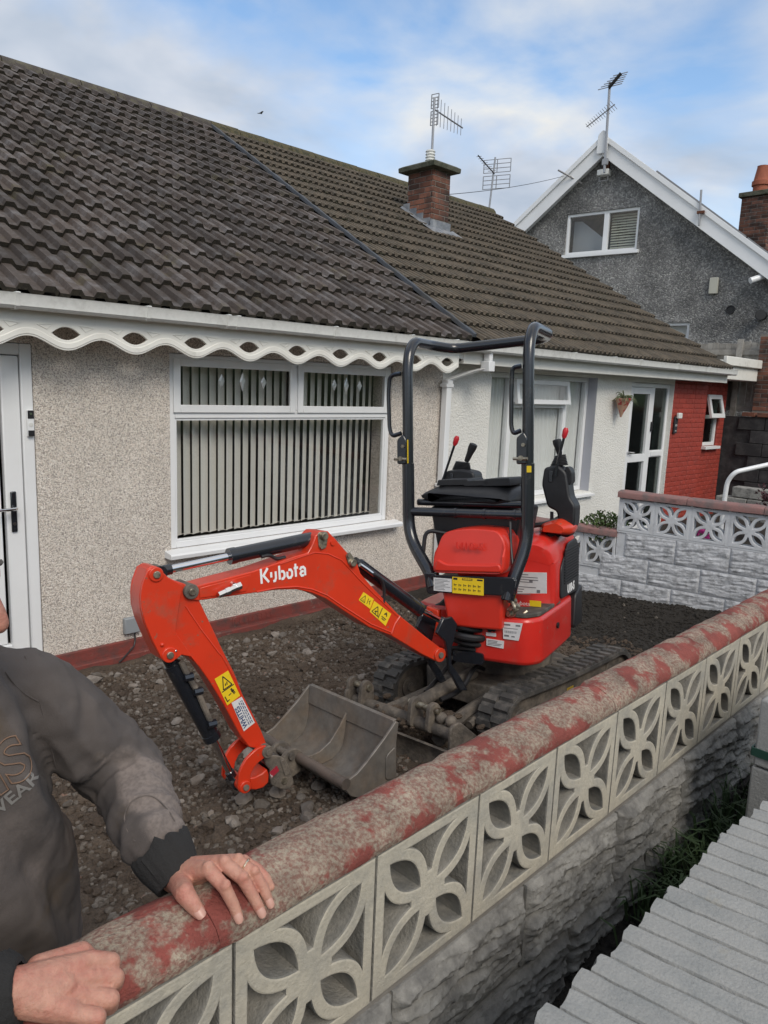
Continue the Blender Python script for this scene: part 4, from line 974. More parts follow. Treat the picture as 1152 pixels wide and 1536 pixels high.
# ---- tracks
def stadium(d, n=14, a0=-.44, a1=.55, r0=.175, r1=.165, lift=.02):
    """side outline of the rubber belt, offset outwards by d; returns (points, tangents)"""
    c0 = Vector((a0, r0)); c1 = Vector((a1, r1+lift)); pts = []
    for i in range(n+1): t = math.pi/2+math.pi*i/n; pts.append(c0+Vector((math.cos(t), math.sin(t)))*(r0+d-.03))
    for i in range(1, 10): pts.append(Vector((a0+(a1-a0)*i/10, .03-d+lift*i/10)))
    for i in range(n+1): t = -math.pi/2+math.pi*i/n; pts.append(c1+Vector((math.cos(t), math.sin(t)))*(r1+d-.03))
    for i in range(1, 10): k = i/10; pts.append(Vector((a1+(a0-a1)*k, (2*r1+lift)*(1-k)+2*r0*k-.03+d-.012*math.sin(math.pi*k))))
    return pts
def track(b0, b1):
    out0 = stadium(0); in0 = stadium(-.022); n = len(out0)
    mb = MB(CM); ids = [[mb.av((p.x, b, p.y)) for p in L] for L, b in ((out0, b0), (out0, b1), (in0, b1), (in0, b0))]
    for i in range(n):
        j = (i+1) % n
        for q in range(4): mb.af((ids[q][i], ids[q][j], ids[(q+1) % 4][j], ids[(q+1) % 4][i]))
    tr = obj("track", mb, RUBBER, ex, angle=50)
    # perimeter walk for the bars
    P = out0+[out0[0]]; Ls = [0]
    for a, b in zip(P, P[1:]): Ls.append(Ls[-1]+(b-a).length)
    tot = Ls[-1]; cnt = 46; wd = b1-b0
    def at_(s):
        s %= tot
        for i in range(len(P)-1):
            if Ls[i] <= s <= Ls[i+1]:
                t = (s-Ls[i])/max(1e-6, Ls[i+1]-Ls[i]); return P[i].lerp(P[i+1], t), (P[i+1]-P[i]).normalized()
    q = MB(); q.loft([[Vector((sx*(.021-z*.35), y, z)) for sx, y in ((-1, 0), (1, 0), (1, 1), (-1, 1))] for z in (-.004, .016)]); 
    q.v = [Vector((v.x, v.y*wd*.46, v.z)) for v in q.v]; me = mesh_from("tread_bar", q, RUBBER)
    for k in range(cnt):
        for half in (0, 1):
            p, t = at_((k+.5*half)*tot/cnt); nr = Vector((t.y, -t.x))
            if nr.dot(p-Vector((0, .17))) < 0 and abs(nr.y) < .5: nr = -nr
            if (p.y < .1 and nr.y > 0 and abs(nr.y) > .5) or (p.y > .25 and nr.y < 0 and abs(nr.y) > .5): nr = -nr
            yb = b0+wd*.03 if not half else b0+wd*.51
            inst("tread_bar", me, CM @ M4((p.x, yb, p.y), (t.x, 0, t.y), (0, 1, 0), (nr.x, 0, nr.y)), tr)
    mb = MB(CM)
    bm0, bm1 = b0+.03, b1-.03
    mb.prism(rounded([(-.40, .10), (.44, .11), (.44, .27), (.30, .30), (-.30, .30), (-.40, .27)], .04), lambda x, y, d: (x, d, y), bm0+.01, bm1-.01)
    obj("track_frame", mb, MUDDY, tr, bevel=.006)
    for nm, a, r in (("idler", -.44, .135), ("sprocket", .55, .125)):
        mb = MB(CM); z = .175 if a < 0 else .185; mb.cyl((a, bm0, z), (a, bm1, z), r, n=24); mb.cyl((a, bm0-.012, z), (a, bm1+.012, z), r*.45, n=16); mb.cyl((a, bm0-.02, z), (a, bm1+.02, z), r*.2, n=10)
        o = obj(nm, mb, MUDDY, tr, bevel=.004)
    for a in (-.2, .02, .24):
        obj("roller", MB(CM).cyl((a, bm0-.015, .085), (a, bm1+.015, .085), .05, n=16), MUDDY, tr)
    return tr
trk = track(-.425, -.245)
obj("yellow_label", MB(CM).bb((.02, -.3885, .165), (.085, -.3865, .225)), mat('dirty_yellow', (.42, .28, .03), .7, var=.3, vscale=30), trk); ob_ = obj("side_cover", MB(CM).bb((-.34, -.3855, .13), (.40, -.3755, .26)), MUDDY, trk, bevel=.005)
track(.345, .525)
mb = MB(CM); mb.prism(rounded([(-.34, -.24), (.34, -.24), (.38, -.1), (.38, .2), (.34, .34), (-.34, .34), (-.40, .2), (-.40, -.1)], .04), UN, .16, .29); obj("undercarriage_frame", mb, MUDDY, ex, bevel=.01)
obj("slew_ring", MB(CM).cyl((.04, .04, .29), (.04, .04, .42), .27, n=32), MUDDY, ex)
mb = MB(CM)
for b in (-.16, .16): mb.tube(arcpath([(-.30, b, .22), (-.60, b*1.05, .20), (-.86, b*1.4, .16)], .1), .035, 8)
bl = obj("dozer_arm", mb, MUDDY, ex); bl["kind"] = "stuff"
# ---- blade between bucket and tracks
blade = MB(CM)
prof = [(-.97, .0), (-.955, .06), (-.945, .10), (-.95, .15), (-.965, .175), (-.945, .175), (-.93, .15), (-.925, .10), (-.935, .06), (-.95, .0)]
blade.prism(prof, lambda x, y, d: (x, d, y), -.40, .42)
bd = obj("dozer_blade", blade, MUDDY, ex, angle=50)
obj("beam", MB(CM).cyl((-.865, -.33, .215), (-.865, .40, .215), .032, n=14), MUDDY, bd)
for b in (-.20, -.08, .28, .38):
    mb = MB(CM); mb.prism(rounded([(-.92, .20), (-.82, .20), (-.815, .30), (-.85, .345), (-.90, .335)], .03), lambda x, y, d: (x, d, y), b-.013, b+.013); obj("lug", mb, MUDDY, bd, bevel=.004)
for a_, b_ in ((-.24, -.04), (.25, .42)): obj("pin", MB(CM).cyl((-.862, a_, .305), (-.862, b_, .305), .017, n=12), STEEL, bd)
for b_ in (-.30, -.24, .33): obj("grease_boss", MB(CM).ball((-.85, b_, .27), .030, 10, 6), MUDDY, bd)
mb = MB(CM); mb.prism(rounded([(-.93, .02), (-.70, .03), (-.72, .17), (-.86, .29), (-.93, .28)], .03), lambda x, y, d: (x, d, y), -.365, -.345); obj("end_plate", mb, MUDDY, bd, bevel=.006)
mb = MB(CM); mb.prism(rounded([(-.93, .02), (-.70, .03), (-.72, .17), (-.86, .29), (-.93, .28)], .03), lambda x, y, d: (x, d, y), .37, .39); obj("end_plate", mb, MUDDY, bd, bevel=.006)
mb = MB(CM)
for k in range(60): mb.ball((random.uniform(-.90, -.60), random.gauss(.0, .14), .19+random.uniform(-.02, .05)), random.uniform(.012, .038), 6, 4, (1.3, 1, .6))
o = obj("packed_mud", mb, SOIL, bd); o["kind"] = "stuff"
mb = MB(CM); mb.cyl((-.78, -.02, .27), (-.36, -.04, .33), .034, n=12); obj("blade_cylinder", mb, MUDDY, ex)
for k, pts in enumerate(([(-.30, -.06, .34), (-.42, -.10, .40), (-.55, -.12, .30), (-.70, -.10, .285)], [(-.25, .08, .36), (-.40, .06, .40), (-.56, .04, .33), (-.68, .02, .29)], [(-.62, -.22, .16), (-.45, -.2, .2), (-.3, -.18, .25)])):
    obj("hose", MB(CM).tube(arcpath(pts, .08), .013 if k < 2 else .022, 8), PLASTIC if k < 2 else MUDDY, ex)

# ---- upper body
plan = [(.05, -.045), (.335, -.055), (.40, .02), (.405, .45), (.40, .66), (.30, .82), (.05, .88), (-.18, .84), (-.32, .66), (-.345, .30), (-.335, .10), (-.16, .06), (.02, .10), (.045, .05)]
mb = MB(UM); mb.prism(rounded(plan, .07, 5), UN, .455, .70); sk = obj("body_skirt", mb, RED_P, ex, bevel=.022, seg=3)
mb = MB(UM); mb.prism(rounded([(.13, -.035), (.335, -.045), (.39, .03), (.397, .42), (.33, .44), (.30, .14), (.13, .12)], .03), UN, .701, .722); obj("step_plate", mb, mat('worn_step', (.06, .055, .048), .8, col2=(.13, .12, .10), mix=(.45, .65), mscale=14, bump=.4, bscale=90, bdist=.003), ex, bevel=.004)
# engine cover on the right with its louvred flank
sec = lambda k, top: [(-.10, .702), (-.10, top-.10), (.10, top-.045), (.24, top-.01), (.33-.01*k, top-.005), (.375, top-.045), (.392, top-.11), (.398, .95), (.399, .702)]
mb = MB(UM); rings = []
for wv, top, sh in ((.140, 1.045, .022), (.150, 1.062, .006), (.165, 1.068, 0), (.40, 1.10, 0), (.66, 1.11, 0), (.77, 1.095, .006), (.80, 1.05, .03)):
    rings.append([Vector((x-(sh if x > .2 else 0), wv+(.13*max(0, (x-.25)/.15)**2 if wv < .2 else 0), z-(.012 if x > .3 and wv < .17 else 0))) for x, z in rounded(sec(0, top), .03, 4)])
mb.loft(rings); cv = obj("engine_cover", mb, RED_P, ex, angle=32)
mb = MB(UM); mb.prism(rounded([(.36, .73), (.77, .71), (.77, .97), (.70, 1.03), (.52, 1.02), (.37, .90)], .03), UU, .397, .408); gr = obj("side_grille", mb, PLASTIC, ex, bevel=.005)
for k in range(13): obj("louvre", MB(UM).bb((.4085, .43, .80+k*.0155), (.414, .745, .808+k*.0155)), PLASTIC, gr)
t_ = text_mb("U10-5", .066, (UM @ Vector((.4085, .50, .738))), Vector([0.9511, 0.3044, -0.0522]), Vector([0.024, 0.0956, 0.9951]), bold=.0022, depth=.003, sx=.95); obj("model_lettering", t_, WHITE_INK, gr)
obj("fuel_cap", MB(UM).cyl((.4055, .30, .60), (.414, .30, .60), .016, n=14), PLASTIC, sk)
mb = MB(UM); mb.prism(rounded([(.66, .50), (.86, .50), (.84, .74), (.70, .70)], .03), UU, .36, .412); obj("rear_bumper", mb, PLASTIC, ex, bevel=.01)
# bonnet and front panel under the roll bar
RED_O = mat('scarlet_bodywork', (.62, .030, .014), .4, coat=.2, var=.06, vscale=4, col2=(.50, .05, .035), mix=(.60, .82), mscale=7)
mb = MB(UM); rings = []
bo = [(-.132, .912), (.250, .928), (.256, .99), (.250, 1.085), (.215, 1.142), (.07, 1.148), (-.03, 1.136), (-.082, 1.12), (-.108, 1.08), (-.128, .99)]
cxb, czb = .06, 1.03
for wv, sc in ((-.136, .955), (-.130, .985), (-.118, 1.0), (.02, 1.01), (.12, 1.0), (.13, .95)):
    rings.append([Vector((cxb+(x-cxb)*sc, wv+(.035 if z > 1.05 and wv < -.1 else 0), czb+(z-czb)*sc)) for x, z in rounded(bo, .03, 3)])
mb.loft(rings); bn = obj("bonnet", mb, RED_O, ex, angle=30)
mb = MB(UM); mb.prism(rounded([(-.12, .925), (.245, .94), (.235, .985), (.18, .975), (-.05, .965), (-.10, .99)], .02), UW, -.146, -.12); obj("bonnet_lip", mb, RED_O, bn, bevel=.008, seg=3)
obj("embossed_lettering", text_mb("U10-5", .052, UM @ Vector((.0, -.137, 1.045)), Vector([0.3079, -0.9477, 0.0837]), Vector([0.024, 0.0956, 0.9951]), depth=.006, sx=1.15), RED_P, bn)
mb = MB(UM); mb.loft([[Vector((x, wv, z)) for x, z in ((-.095, .82), (.238, .83), (.228, .64), (.10, .635), (-.062, .635))] for wv in (-.098, .05)]); obj("front_panel", mb, RED_O, ex, bevel=.014, seg=3)
mb = MB(UM); mb.prism(rounded([(-.15, .808), (.30, .826), (.30, .918), (-.15, .900)], .012), UW, -.122, -.102); br = obj("crossbar_bracket", mb, BLACK, ex, bevel=.004)
def decal(name, o_mb, m, parent): return obj(name, o_mb, m, parent)
wl = obj("white_label", MB(UM).bb((-.128, -.1245, .820), (-.028, -.1225, .888)), WHITE_L, br); mb = MB(UM)
for k in range(8): mb.bb((-.122, -.1252, .828+k*.0072), (-.122+random.uniform(.05, .088), -.1248, .8305+k*.0072))
obj("small_print", mb, INK_G, wl)["kind"] = "stuff"
yl = obj("yellow_label", MB(UM).bb((-.024, -.1245, .816), (.145, -.1225, .900)), YELLOW, br); mb = MB(UM)
mb.bb((-.018, -.1252, .885), (.004, -.1248, .896)).bb((.030, -.1252, .886), (.085, -.1248, .897)).bb((.11, -.1252, .888), (.14, -.1248, .896))
for r in range(2):
    for k in range(6): c = (-.008+k*.026, .845+r*.022-.008); mb.bb((c[0]-.007, -.1252, c[1]-.006), (c[0]-.004, -.1248, c[1]+.007)).bb((c[0]-.003, -.1252, c[1]), (c[0]+.008, -.1248, c[1]+.003)).bb((c[0]+.002, -.1252, c[1]-.006), (c[0]+.004, -.1248, c[1]))
obj("pictograms", mb, INK, yl)["kind"] = "stuff"
obj("warning_heading", text_mb("WARNING", .0105, UM @ Vector((.033, -.1256, .8885)), Vector([0.3079, -0.9477, 0.0837]), Vector([0.024, 0.0956, 0.9951]), bold=.0004, depth=.0004, sx=.95), YELLOW, yl)
# labels on the body and cover
ip = obj("instruction_plate", MB(UM).prism([(0.236, 0.788), (0.392, 0.801), (0.391, 0.909), (0.235, 0.902)], UW, .136, .1395), WHITE_L, ex); mb = MB(UM)
for k in range(9):
    y = .785+.013*k; a = random.uniform(.205, .24); mb.bb((a, .1350, y), (a+random.uniform(.02, .11), .1354, y+.004))
for c in ((.20, .84), (.27, .85), (.31, .80)): mb.bb((c[0]+.03, .1350, c[1]), (c[0]+.048, .1354, c[1]+.016))
obj("small_print", mb, INK_G, ip)["kind"] = "stuff"
obj("yellow_sticker", MB(UM).bb((.30, .1440, .725), (.36, .1480, .755)), YELLOW, ex); obj("red_lettering", text_mb("Kubota", .03, UM @ Vector((.215, .1365, .728)), Vector([0.3079, -0.9477, 0.0837]), Vector([0.024, 0.0956, 0.9951]), depth=.0006), WHITE_L, ex)
st = obj("barcode_sticker", MB(UM).prism([(.225, .590), (.305, .588), (.325, .678), (.222, .676)], UW, -.0575, -.0535), WHITE_L, ex); mb = MB(UM)
mb.bb((.23, -.0583, .66), (.262, -.0578, .668)).bb((.29, -.0583, .66), (.314, -.0578, .668))
for k in range(15): mb.bb((.232+k*.0042, -.0583, .622), (.232+k*.0042+random.choice((.001, .0022)), -.0578, .634))
mb.bb((.23, -.0583, .645), (.30, -.0578, .648)).bb((.23, -.0583, .603), (.255, -.0578, .612)).bb((.268, -.0583, .603), (.285, -.0578, .609))
obj("print", mb, INK_G, st)["kind"] = "stuff"
st = obj("serial_sticker", MB(UM).prism([(.135, .545), (.225, .538), (.228, .577), (.135, .580)], UW, -.0555, -.0495), WHITE_L, ex); mb = MB(UM)
for k in range(4): mb.bb((.141, -.0563, .549+k*.0072), (.141+random.uniform(.05, .078), -.0558, .5525+k*.0072))
obj("print", mb, INK_G, st)["kind"] = "stuff"
st = obj("socket_sticker", MB(UM).bb((.132, -.0545, .595), (.185, -.0495, .612)), WHITE_L, ex); obj("socket", MB(UM).ball((.15, -.045, .628), .016, 8, 6).ball((.172, -.045, .630), .014, 8, 6), PLASTIC, ex)
# dark workings between the panels, footwell and foot plate
mb = MB(UM); mb.prism(rounded([(-.33, .46), (.12, .46), (.12, .80), (-.10, .80), (-.20, .70), (-.33, .68)], .03), UW, .08, .60); obj("chassis", mb, PLASTIC, ex, bevel=.01)
mb = MB(UM)
for k, (x, z) in enumerate(((.255, .79), (.262, .75), (.27, .765), (.25, .72))): mb.cyl((x, -.06, z), (x+.02, -.02, z-.01), .014, n=10)
mb.tube(arcpath([(.255, -.05, .80), (.29, -.07, .76), (.285, -.06, .72), (.25, -.03, .70)], .03), .009, 7); mb.tube(arcpath([(.24, -.04, .74), (.30, -.03, .70), (.33, .0, .73)], .03), .009, 7)
o = obj("valve_fittings", mb, STEEL, ex); o["kind"] = "stuff"

# ---- roll bar
HS = .33
for s in (-1, 1):
    foot = [(-.140, -.10, .835), (-.165, -.085, .90)] if s < 0 else [(.262, -.10, .80), (.282, -.075, .90)]
    mb = MB(UM); mb.tube(arcpath(foot+[(s*HS, 0, 1.08), (s*HS, 0, 1.474)], .11, 6), .033, 14); lp = obj("lower_post", mb, BLACK, ex)
    fx = foot[0][0]; mb = MB(UM); mb.prism(rounded([(fx-.03, .80), (fx+.03, .80), (fx+s*.012+.036, .91), (fx+s*.012-.036, .91)], .012), UW, -.1215, -.075); obj("post_foot", mb, BLACK, lp, bevel=.006)
mb = MB(UM); top = [(-HS, 0, 1.475), (-HS, 0, 1.97), (-HS, .02, 2.06), (-HS, .08, 2.125), (-HS+.01, .28, 2.13), (-HS+.09, .42, 2.12), (HS-.06, .47, 2.145), (HS-.005, .38, 2.155), (HS, .08, 2.15), (HS, .02, 2.08), (HS, 0, 1.99), (HS, 0, 1.475)]
mb.tube(arcpath(top, .06, 5), .029, 14); rb_ = obj("roll_bar", mb, BLACK, ex)
for s in (-1, 1):
    x = s*HS; mb = MB(UM); mb.prism(rounded([(x-.048, 1.47), (x+.008, 1.47), (x+.008, 1.60), (x-.012, 1.63), (x-.048, 1.60)], .012), UW, -.040, .035); cl = obj("hinge_clamp", mb, BLACK, ex, bevel=.006)
    obj("hinge_pin", MB(UM).cyl((x-.022, -.052, 1.50), (x-.022, -.03, 1.50), .013, n=10), STEEL, cl); obj("hinge_bolt", MB(UM).cyl((x-.01, -.050, 1.565), (x-.01, -.03, 1.565), .010, n=6), STEEL, cl)
    mb = MB(UM).cyl((x-.062, -.043, 1.497), (x+.012, -.043, 1.497), .008, n=10); obj("locking_pin", mb, STEEL, cl)
    obj("yellow_tag", MB(UM).bb((x+.0095, -.03, 1.475) if s < 0 else (x+.005, -.0345, 1.43), (x+.014, .02, 1.60) if s < 0 else (x+.028, -.033, 1.462)), YELLOW, cl)
    x2 = x-.04; mb = MB(UM); mb.tube(arcpath([(x-.03, -.02, 1.95), (x-.095 if s < 0 else x-.075, -.02, 1.945), (x-.105 if s < 0 else x-.08, -.02, 1.85), (x-.10 if s < 0 else x-.08, -.02, 1.66), (x-.085 if s < 0 else x-.07, -.02, 1.62), (x-.03, -.02, 1.635)], .04), .0115, 8); obj("grab_handle", mb, BLACK, rb_)
obj("lower_crossbar", MB(UM).cyl((-HS, .0, 1.215), (HS, .0, 1.215), .024, n=12), BLACK, ex); obj("upper_crossbar", MB(UM).cyl((-HS+.03, .06, 1.262), (HS-.02, .06, 1.262), .018, n=12), BLACK, ex)
for u_ in (-.06, .10, .26): obj("crossbar_collar", MB(UM).cyl((u_, .0, 1.215), (u_+.012, .0, 1.215), .028, n=12), BLACK, ex)
mb = MB(UM); mb.tube(arcpath([(-.06, .05, 1.09), (-.23, .0, 1.12), (-.235, -.04, .92), (-.15, -.09, .88)], .05), .011, 8); obj("hose", mb, PLASTIC, ex)
# ---- folded seat with its stand
mb = MB(UM); mb.prism(rounded([(-.20, .98), (.22, .99), (.27, 1.24), (-.25, 1.24)], .03), UW, .10, .42); obj("seat_stand", mb, PLASTIC, ex, bevel=.01)
mb = MB(UM); rings = []
for wv, z0_, z1_, wd in ((.03, 1.285, 1.305, .20), (.05, 1.265, 1.325, .245), (.12, 1.258, 1.355, .265), (.26, 1.255, 1.372, .27), (.40, 1.26, 1.365, .25), (.46, 1.28, 1.335, .19)):
    c = -.015; rings.append([Vector((c+x, wv, z)) for x, z in rounded([(-wd-.02, z0_+.04), (-wd+.05, z0_), (wd-.05, z0_-.01), (wd, z0_+.01), (wd-.02, z1_-.03), (wd-.12, z1_), (-wd+.10, z1_), (-wd-.01, z1_-.045)], .035, 3)])
mb.loft(rings); se = obj("seat", mb, PLASTIC, ex, angle=50)
for x0_, x1_, h_ in ((-.21, -.02, .022), (.06, .21, .03), (-.05, .09, .018)): obj("seat_rib", MB(UM).prism(rounded([(x0_, 1.35), (x1_, 1.355), (x1_-.01, 1.366+h_), (x0_+.01, 1.36+h_)], .006), UW, .10, .34), PLASTIC, se, bevel=.004)
mb = MB(UM); rings = []
for wv, k in ((.30, .6), (.36, .95), (.44, 1), (.52, .9), (.55, .6)): rings.append([Vector((.38+x*k, wv, 1.12+z*k)) for x, z in rounded([(-.10, -.03), (.08, -.04), (.09, .01), (.02, .05), (-.09, .02)], .02, 3)])
mb.loft(rings); obj("red_lever_cover", mb, ORANGE, ex, angle=60)
# ---- control consoles: tilted right, upright left
CR = [(0.298, 1.442), (0.373, 1.454), (0.419, 1.418), (0.441, 1.278), (0.47, 1.238), (0.467, 1.139), (0.435, 1.06), (0.381, 1.07), (0.371, 1.202), (0.317, 1.226), (0.284, 1.35)]
CL = [(-0.315, 1.325), (-0.305, 1.379), (-0.271, 1.423), (-0.182, 1.432), (-0.14, 1.425), (-0.103, 1.415), (-0.092, 1.353), (-0.182, 1.34), (-0.191, 1.3), (-0.296, 1.29)]
def console(pts, w0, w1, gait, grip, lever, label):
    mb = MB(UM); mb.prism(rounded(pts, .02, 3), UW, w0, w1); co = obj("control_console", mb, PLASTIC, ex, bevel=.012, seg=3)
    wm = (w0+w1)/2; n_ = 7; rings = []
    a, b, c, d = [Vector(q) for q in gait]            # bottom left, bottom right, top left, top right of the bellows
    for i in range(n_*2+1):
        t = i/(n_*2); k = 1+(.06 if i % 2 else -.04); l = a.lerp(c, t); r = b.lerp(d, t); m = (l+r)/2; h = (r-l)/2*k
        rings.append([Vector((m.x+h.x*math.cos(q), wm+h.length*.8*math.sin(q), m.y+h.y*math.cos(q))) for q in [2*math.pi*j/14 for j in range(14)]])
    mb = MB(UM); mb.loft(rings); obj("bellows", mb, PLASTIC, co, angle=20)
    p, q = [Vector((g[0], wm, g[1])) for g in grip]; mb = MB(UM)
    mb.tube([p, p.lerp(q, .15), p.lerp(q, .45), p.lerp(q, .75), p.lerp(q, .95), q], [.013, .016, .019, .025, .024, .012], 12); obj("joystick", mb, PLASTIC, co)
    L_ = [Vector((g[0], w0-.012, g[1])) for g in lever]; mb = MB(UM); mb.tube(arcpath(L_, .02), .0075, 8); le = obj("lock_lever", mb, BLACK, co)
    e = L_[-1]; dr_ = (L_[-1]-L_[-2]).normalized(); mb = MB(UM); mb.tube([e-dr_*.012, e, e+dr_*.03, e+dr_*.045], [.009, .014, .016, .009], 10); obj("red_knob", mb, LEVER_RED, le)
    return co
c_ = console(CR, .40, .53, [(0.313, 1.444), (0.413, 1.454), (0.342, 1.504), (0.399, 1.513)], [(0.368, 1.508), (0.349, 1.596)], [(0.366, 1.394), (0.371, 1.443), (0.411, 1.611)], '')
mb = MB(UM); mb.prism(rounded([(0.409, 1.448), (0.43, 1.443), (0.444, 1.417), (0.445, 1.36), (0.427, 1.343), (0.414, 1.392)], .01), UW, .42, .50); obj("switch_pod", mb, PLASTIC, c_, bevel=.006)
for x, z in ((0.339, 1.394), (0.347, 1.173)): obj("slot", MB(UM).bb((x-.012, .394, z-.03), (x+.008, .398, z+.03)), BLACK, c_, bevel=.003)
c_ = console(CL, .38, .52, [(-0.261, 1.428), (-0.146, 1.418), (-0.238, 1.478), (-0.155, 1.467)], [(-0.174, 1.474), (-0.126, 1.578)], [(-0.277, 1.336), (-0.288, 1.368), (-0.211, 1.579)], '')
obj("slot", MB(UM).bb((-0.236-.012, .373, 1.378-.03), (-0.236+.008, .378, 1.378+.03)), BLACK, c_, bevel=.003)
mb = MB(UM); mb.prism(rounded([(-.28, .98), (-.16, .98), (-.16, 1.35), (-.28, 1.37)], .02), UW, .40, .52); obj("console_stand", mb, PLASTIC, ex, bevel=.01)
mb = MB(UM)
for pts in ([(.30, .34, 1.06), (.40, .40, 1.10), (.42, .50, 1.20)], [(.28, .38, 1.08), (.36, .44, 1.06), (.44, .5, 1.12)], [(.22, .36, 1.12), (.34, .36, 1.14), (.40, .46, 1.18)]): mb.tube(arcpath(pts, .05), .014, 7)
o = obj("console_hoses", mb, PLASTIC, ex); o["kind"] = "stuff"
mb = MB(UM); mb.tube(arcpath([(.24, .0, 1.18), (.255, -.03, 1.05), (.28, -.07, .95)], .05), .007, 7); obj("cable", mb, PLASTIC, ex)

# ---- swing bracket, boom, arm
mb = MB(BM)
sb = [(0.093, 0.15), (0.052, 0.216), (-0.01, 0.216), (-0.045, 0.172), (-0.026, 0.11), (-0.002, 0.046), (-0.001, -0.025), (-0.058, -0.1), (-0.113, -0.19), (-0.057, -0.177), (0.014, -0.057), (0.025, 0.052), (0.037, 0.098)]
mb.prism(sb, lambda x, y, d: (x, d, y), -.088, -.066); mb.prism(sb, lambda x, y, d: (x, d, y), .066, .088); o = obj("swing_bracket", mb, BLACK, ex, bevel=.005); o["kind"] = "stuff"
mb = MB(UM)
mb.cyl((.0, .0, .44), (.0, .0, .76), .045, n=14)
mb.prism(rounded([(-.05, .44), (.12, .44), (.12, .50), (-.05, .50)], .02), UW, -.06, .1); mb.prism(rounded([(-.05, .70), (.12, .70), (.12, .75), (-.05, .75)], .02), UW, -.06, .1); o = obj("swing_post", mb, BLACK, ex); o["kind"] = "stuff"
mb = MB(UM)
for z, za, dw, r_ in ((.655, .03, .02, .012), (.628, -.01, .0, .016), (.585, .0, -.015, .020), (.548, .02, .01, .017), (.515, -.02, .03, .012)): mb.tube(arcpath([(.16, .06, z), (.10, -.05+dw, z-.012), (.0, -.09+dw, z+.004), (-.09, -.03, z+za)], .08, 6), r_, 9)
o = obj("boom_hoses", mb, PLASTIC, ex); o["kind"] = "stuff"
mb = MB(UM); mb.prism([(-.22, .56), (-.13, .56), (-.13, .70), (-.20, .72)], UW, -.06, -.02); obj("red_guard", mb, ORANGE, ex, bevel=.006)
BMF = lambda x, y, d: (x, d, y)
BOOM = [(1.347, 0.546), (1.338, 0.56), (1.319, 0.565), (1.306, 0.558), (1.178, 0.572), (1.062, 0.584), (0.934, 0.607), (0.853, 0.623), (0.796, 0.63), (0.771, 0.665), (0.756, 0.699), (0.732, 0.717), (0.69, 0.713), (0.653, 0.676), (0.595, 0.61), (0.542, 0.561), (0.522, 0.503), (0.464, 0.436), (0.308, 0.275), (0.154, 0.146), (0.051, 0.065), (0.016, 0.024), (0.03, -0.004), (0.075, -0.002), (0.173, 0.056), (0.359, 0.184), (0.482, 0.245), (0.626, 0.35), (0.712, 0.415), (0.786, 0.453), (0.859, 0.479), (0.958, 0.491), (1.091, 0.494), (1.303, 0.499), (1.336, 0.507), (1.351, 0.528)]
mb = MB(BM); mb.prism(BOOM, BMF, -.060, .060); boom = obj("boom", mb, ORANGE, ex, bevel=.004, angle=25)
wp = [(1.295, 0.549), (1.072, 0.572), (1.096, 0.506), (1.297, 0.509)]
mb = MB(BM); mb.prism(wp, BMF, -.064, -.0605); mb.prism(wp, BMF, .0605, .064); obj("end_doubler", mb, ORANGE, boom, bevel=.002)["kind"] = "stuff"
mb = MB(BM); mb.tube([(x, -.0605, y) for x, y in [(1.048, 0.496), (0.958, 0.499), (0.858, 0.49), (0.782, 0.468), (0.708, 0.43), (0.622, 0.365), (0.473, 0.259), (0.351, 0.195)]], .004, 6); obj("weld_bead", mb, ORANGE, boom)
mb = MB(BM); mb.tube([(x, -.0605, y) for x, y in [(0.934, 0.598), (0.836, 0.615), (0.762, 0.627), (0.694, 0.613), (0.625, 0.577), (0.534, 0.48), (0.454, 0.4), (0.308, 0.262)]], .003, 6); obj("weld_bead", mb, ORANGE, boom)
mb = MB(BM); mb.tube([(x, -.0605, y) for x, y in [(0.3, 0.267), (0.333, 0.234), (0.355, 0.19)]], .005, 6); obj("weld_bead", mb, ORANGE, boom)
def pin(parent, pts2, r, t0=-.078, t1=.078, m=STEEL, head=True):
    x, z = pts2; mb = MB(BM).cyl((x, t0, z), (x, t1, z), r, n=18); 
    p_ = obj("pin", mb, m, parent, bevel=.002)
    return p_
def boss(parent, c, r, t, m, name="pin_boss"):
    x, z = c; mb = MB(BM).cyl((x, -t, z), (x, t, z), r, n=22); return obj(name, mb, m, parent, bevel=.003)
PE = (1.33, 0.54); PT = (1.465, 0.626); PB = (1.431, 0.308); PL = (0.716, 0.683); PC = (0.568, 0.567); PF = (0.056, 0.028)
# boom arm (dipper)
ARM = [(1.503, 0.625), (1.494, 0.647), (1.476, 0.657), (1.455, 0.654), (1.438, 0.634), (1.416, 0.608), (1.386, 0.588), (1.352, 0.573), (1.316, 0.544), (1.293, 0.496), (1.241, 0.368), (1.203, 0.273), (1.161, 0.178), (1.127, 0.075), (1.049, -0.101), (1.027, -0.165), (1.044, -0.187), (1.108, -0.157), (1.147, -0.094), (1.214, 0.056), (1.269, 0.163), (1.31, 0.233), (1.352, 0.282), (1.384, 0.293), (1.406, 0.282), (1.433, 0.275), (1.46, 0.294), (1.492, 0.37), (1.518, 0.449), (1.528, 0.502), (1.527, 0.553), (1.517, 0.597)]
mb = MB(BM); mb.prism(ARM, BMF, -.050, .050); arm = obj("dipper_arm", mb, ORANGE, ex, bevel=.004, angle=25)
EAR = [(1.507, 0.62), (1.496, 0.644), (1.475, 0.654), (1.455, 0.651), (1.438, 0.631), (1.416, 0.605), (1.385, 0.585), (1.362, 0.569), (1.373, 0.526), (1.39, 0.45), (1.401, 0.392), (1.394, 0.377), (1.309, 0.229), (1.345, 0.283), (1.382, 0.298), (1.405, 0.284), (1.432, 0.277), (1.46, 0.295), (1.491, 0.372), (1.517, 0.451), (1.527, 0.504), (1.526, 0.552), (1.519, 0.592)]
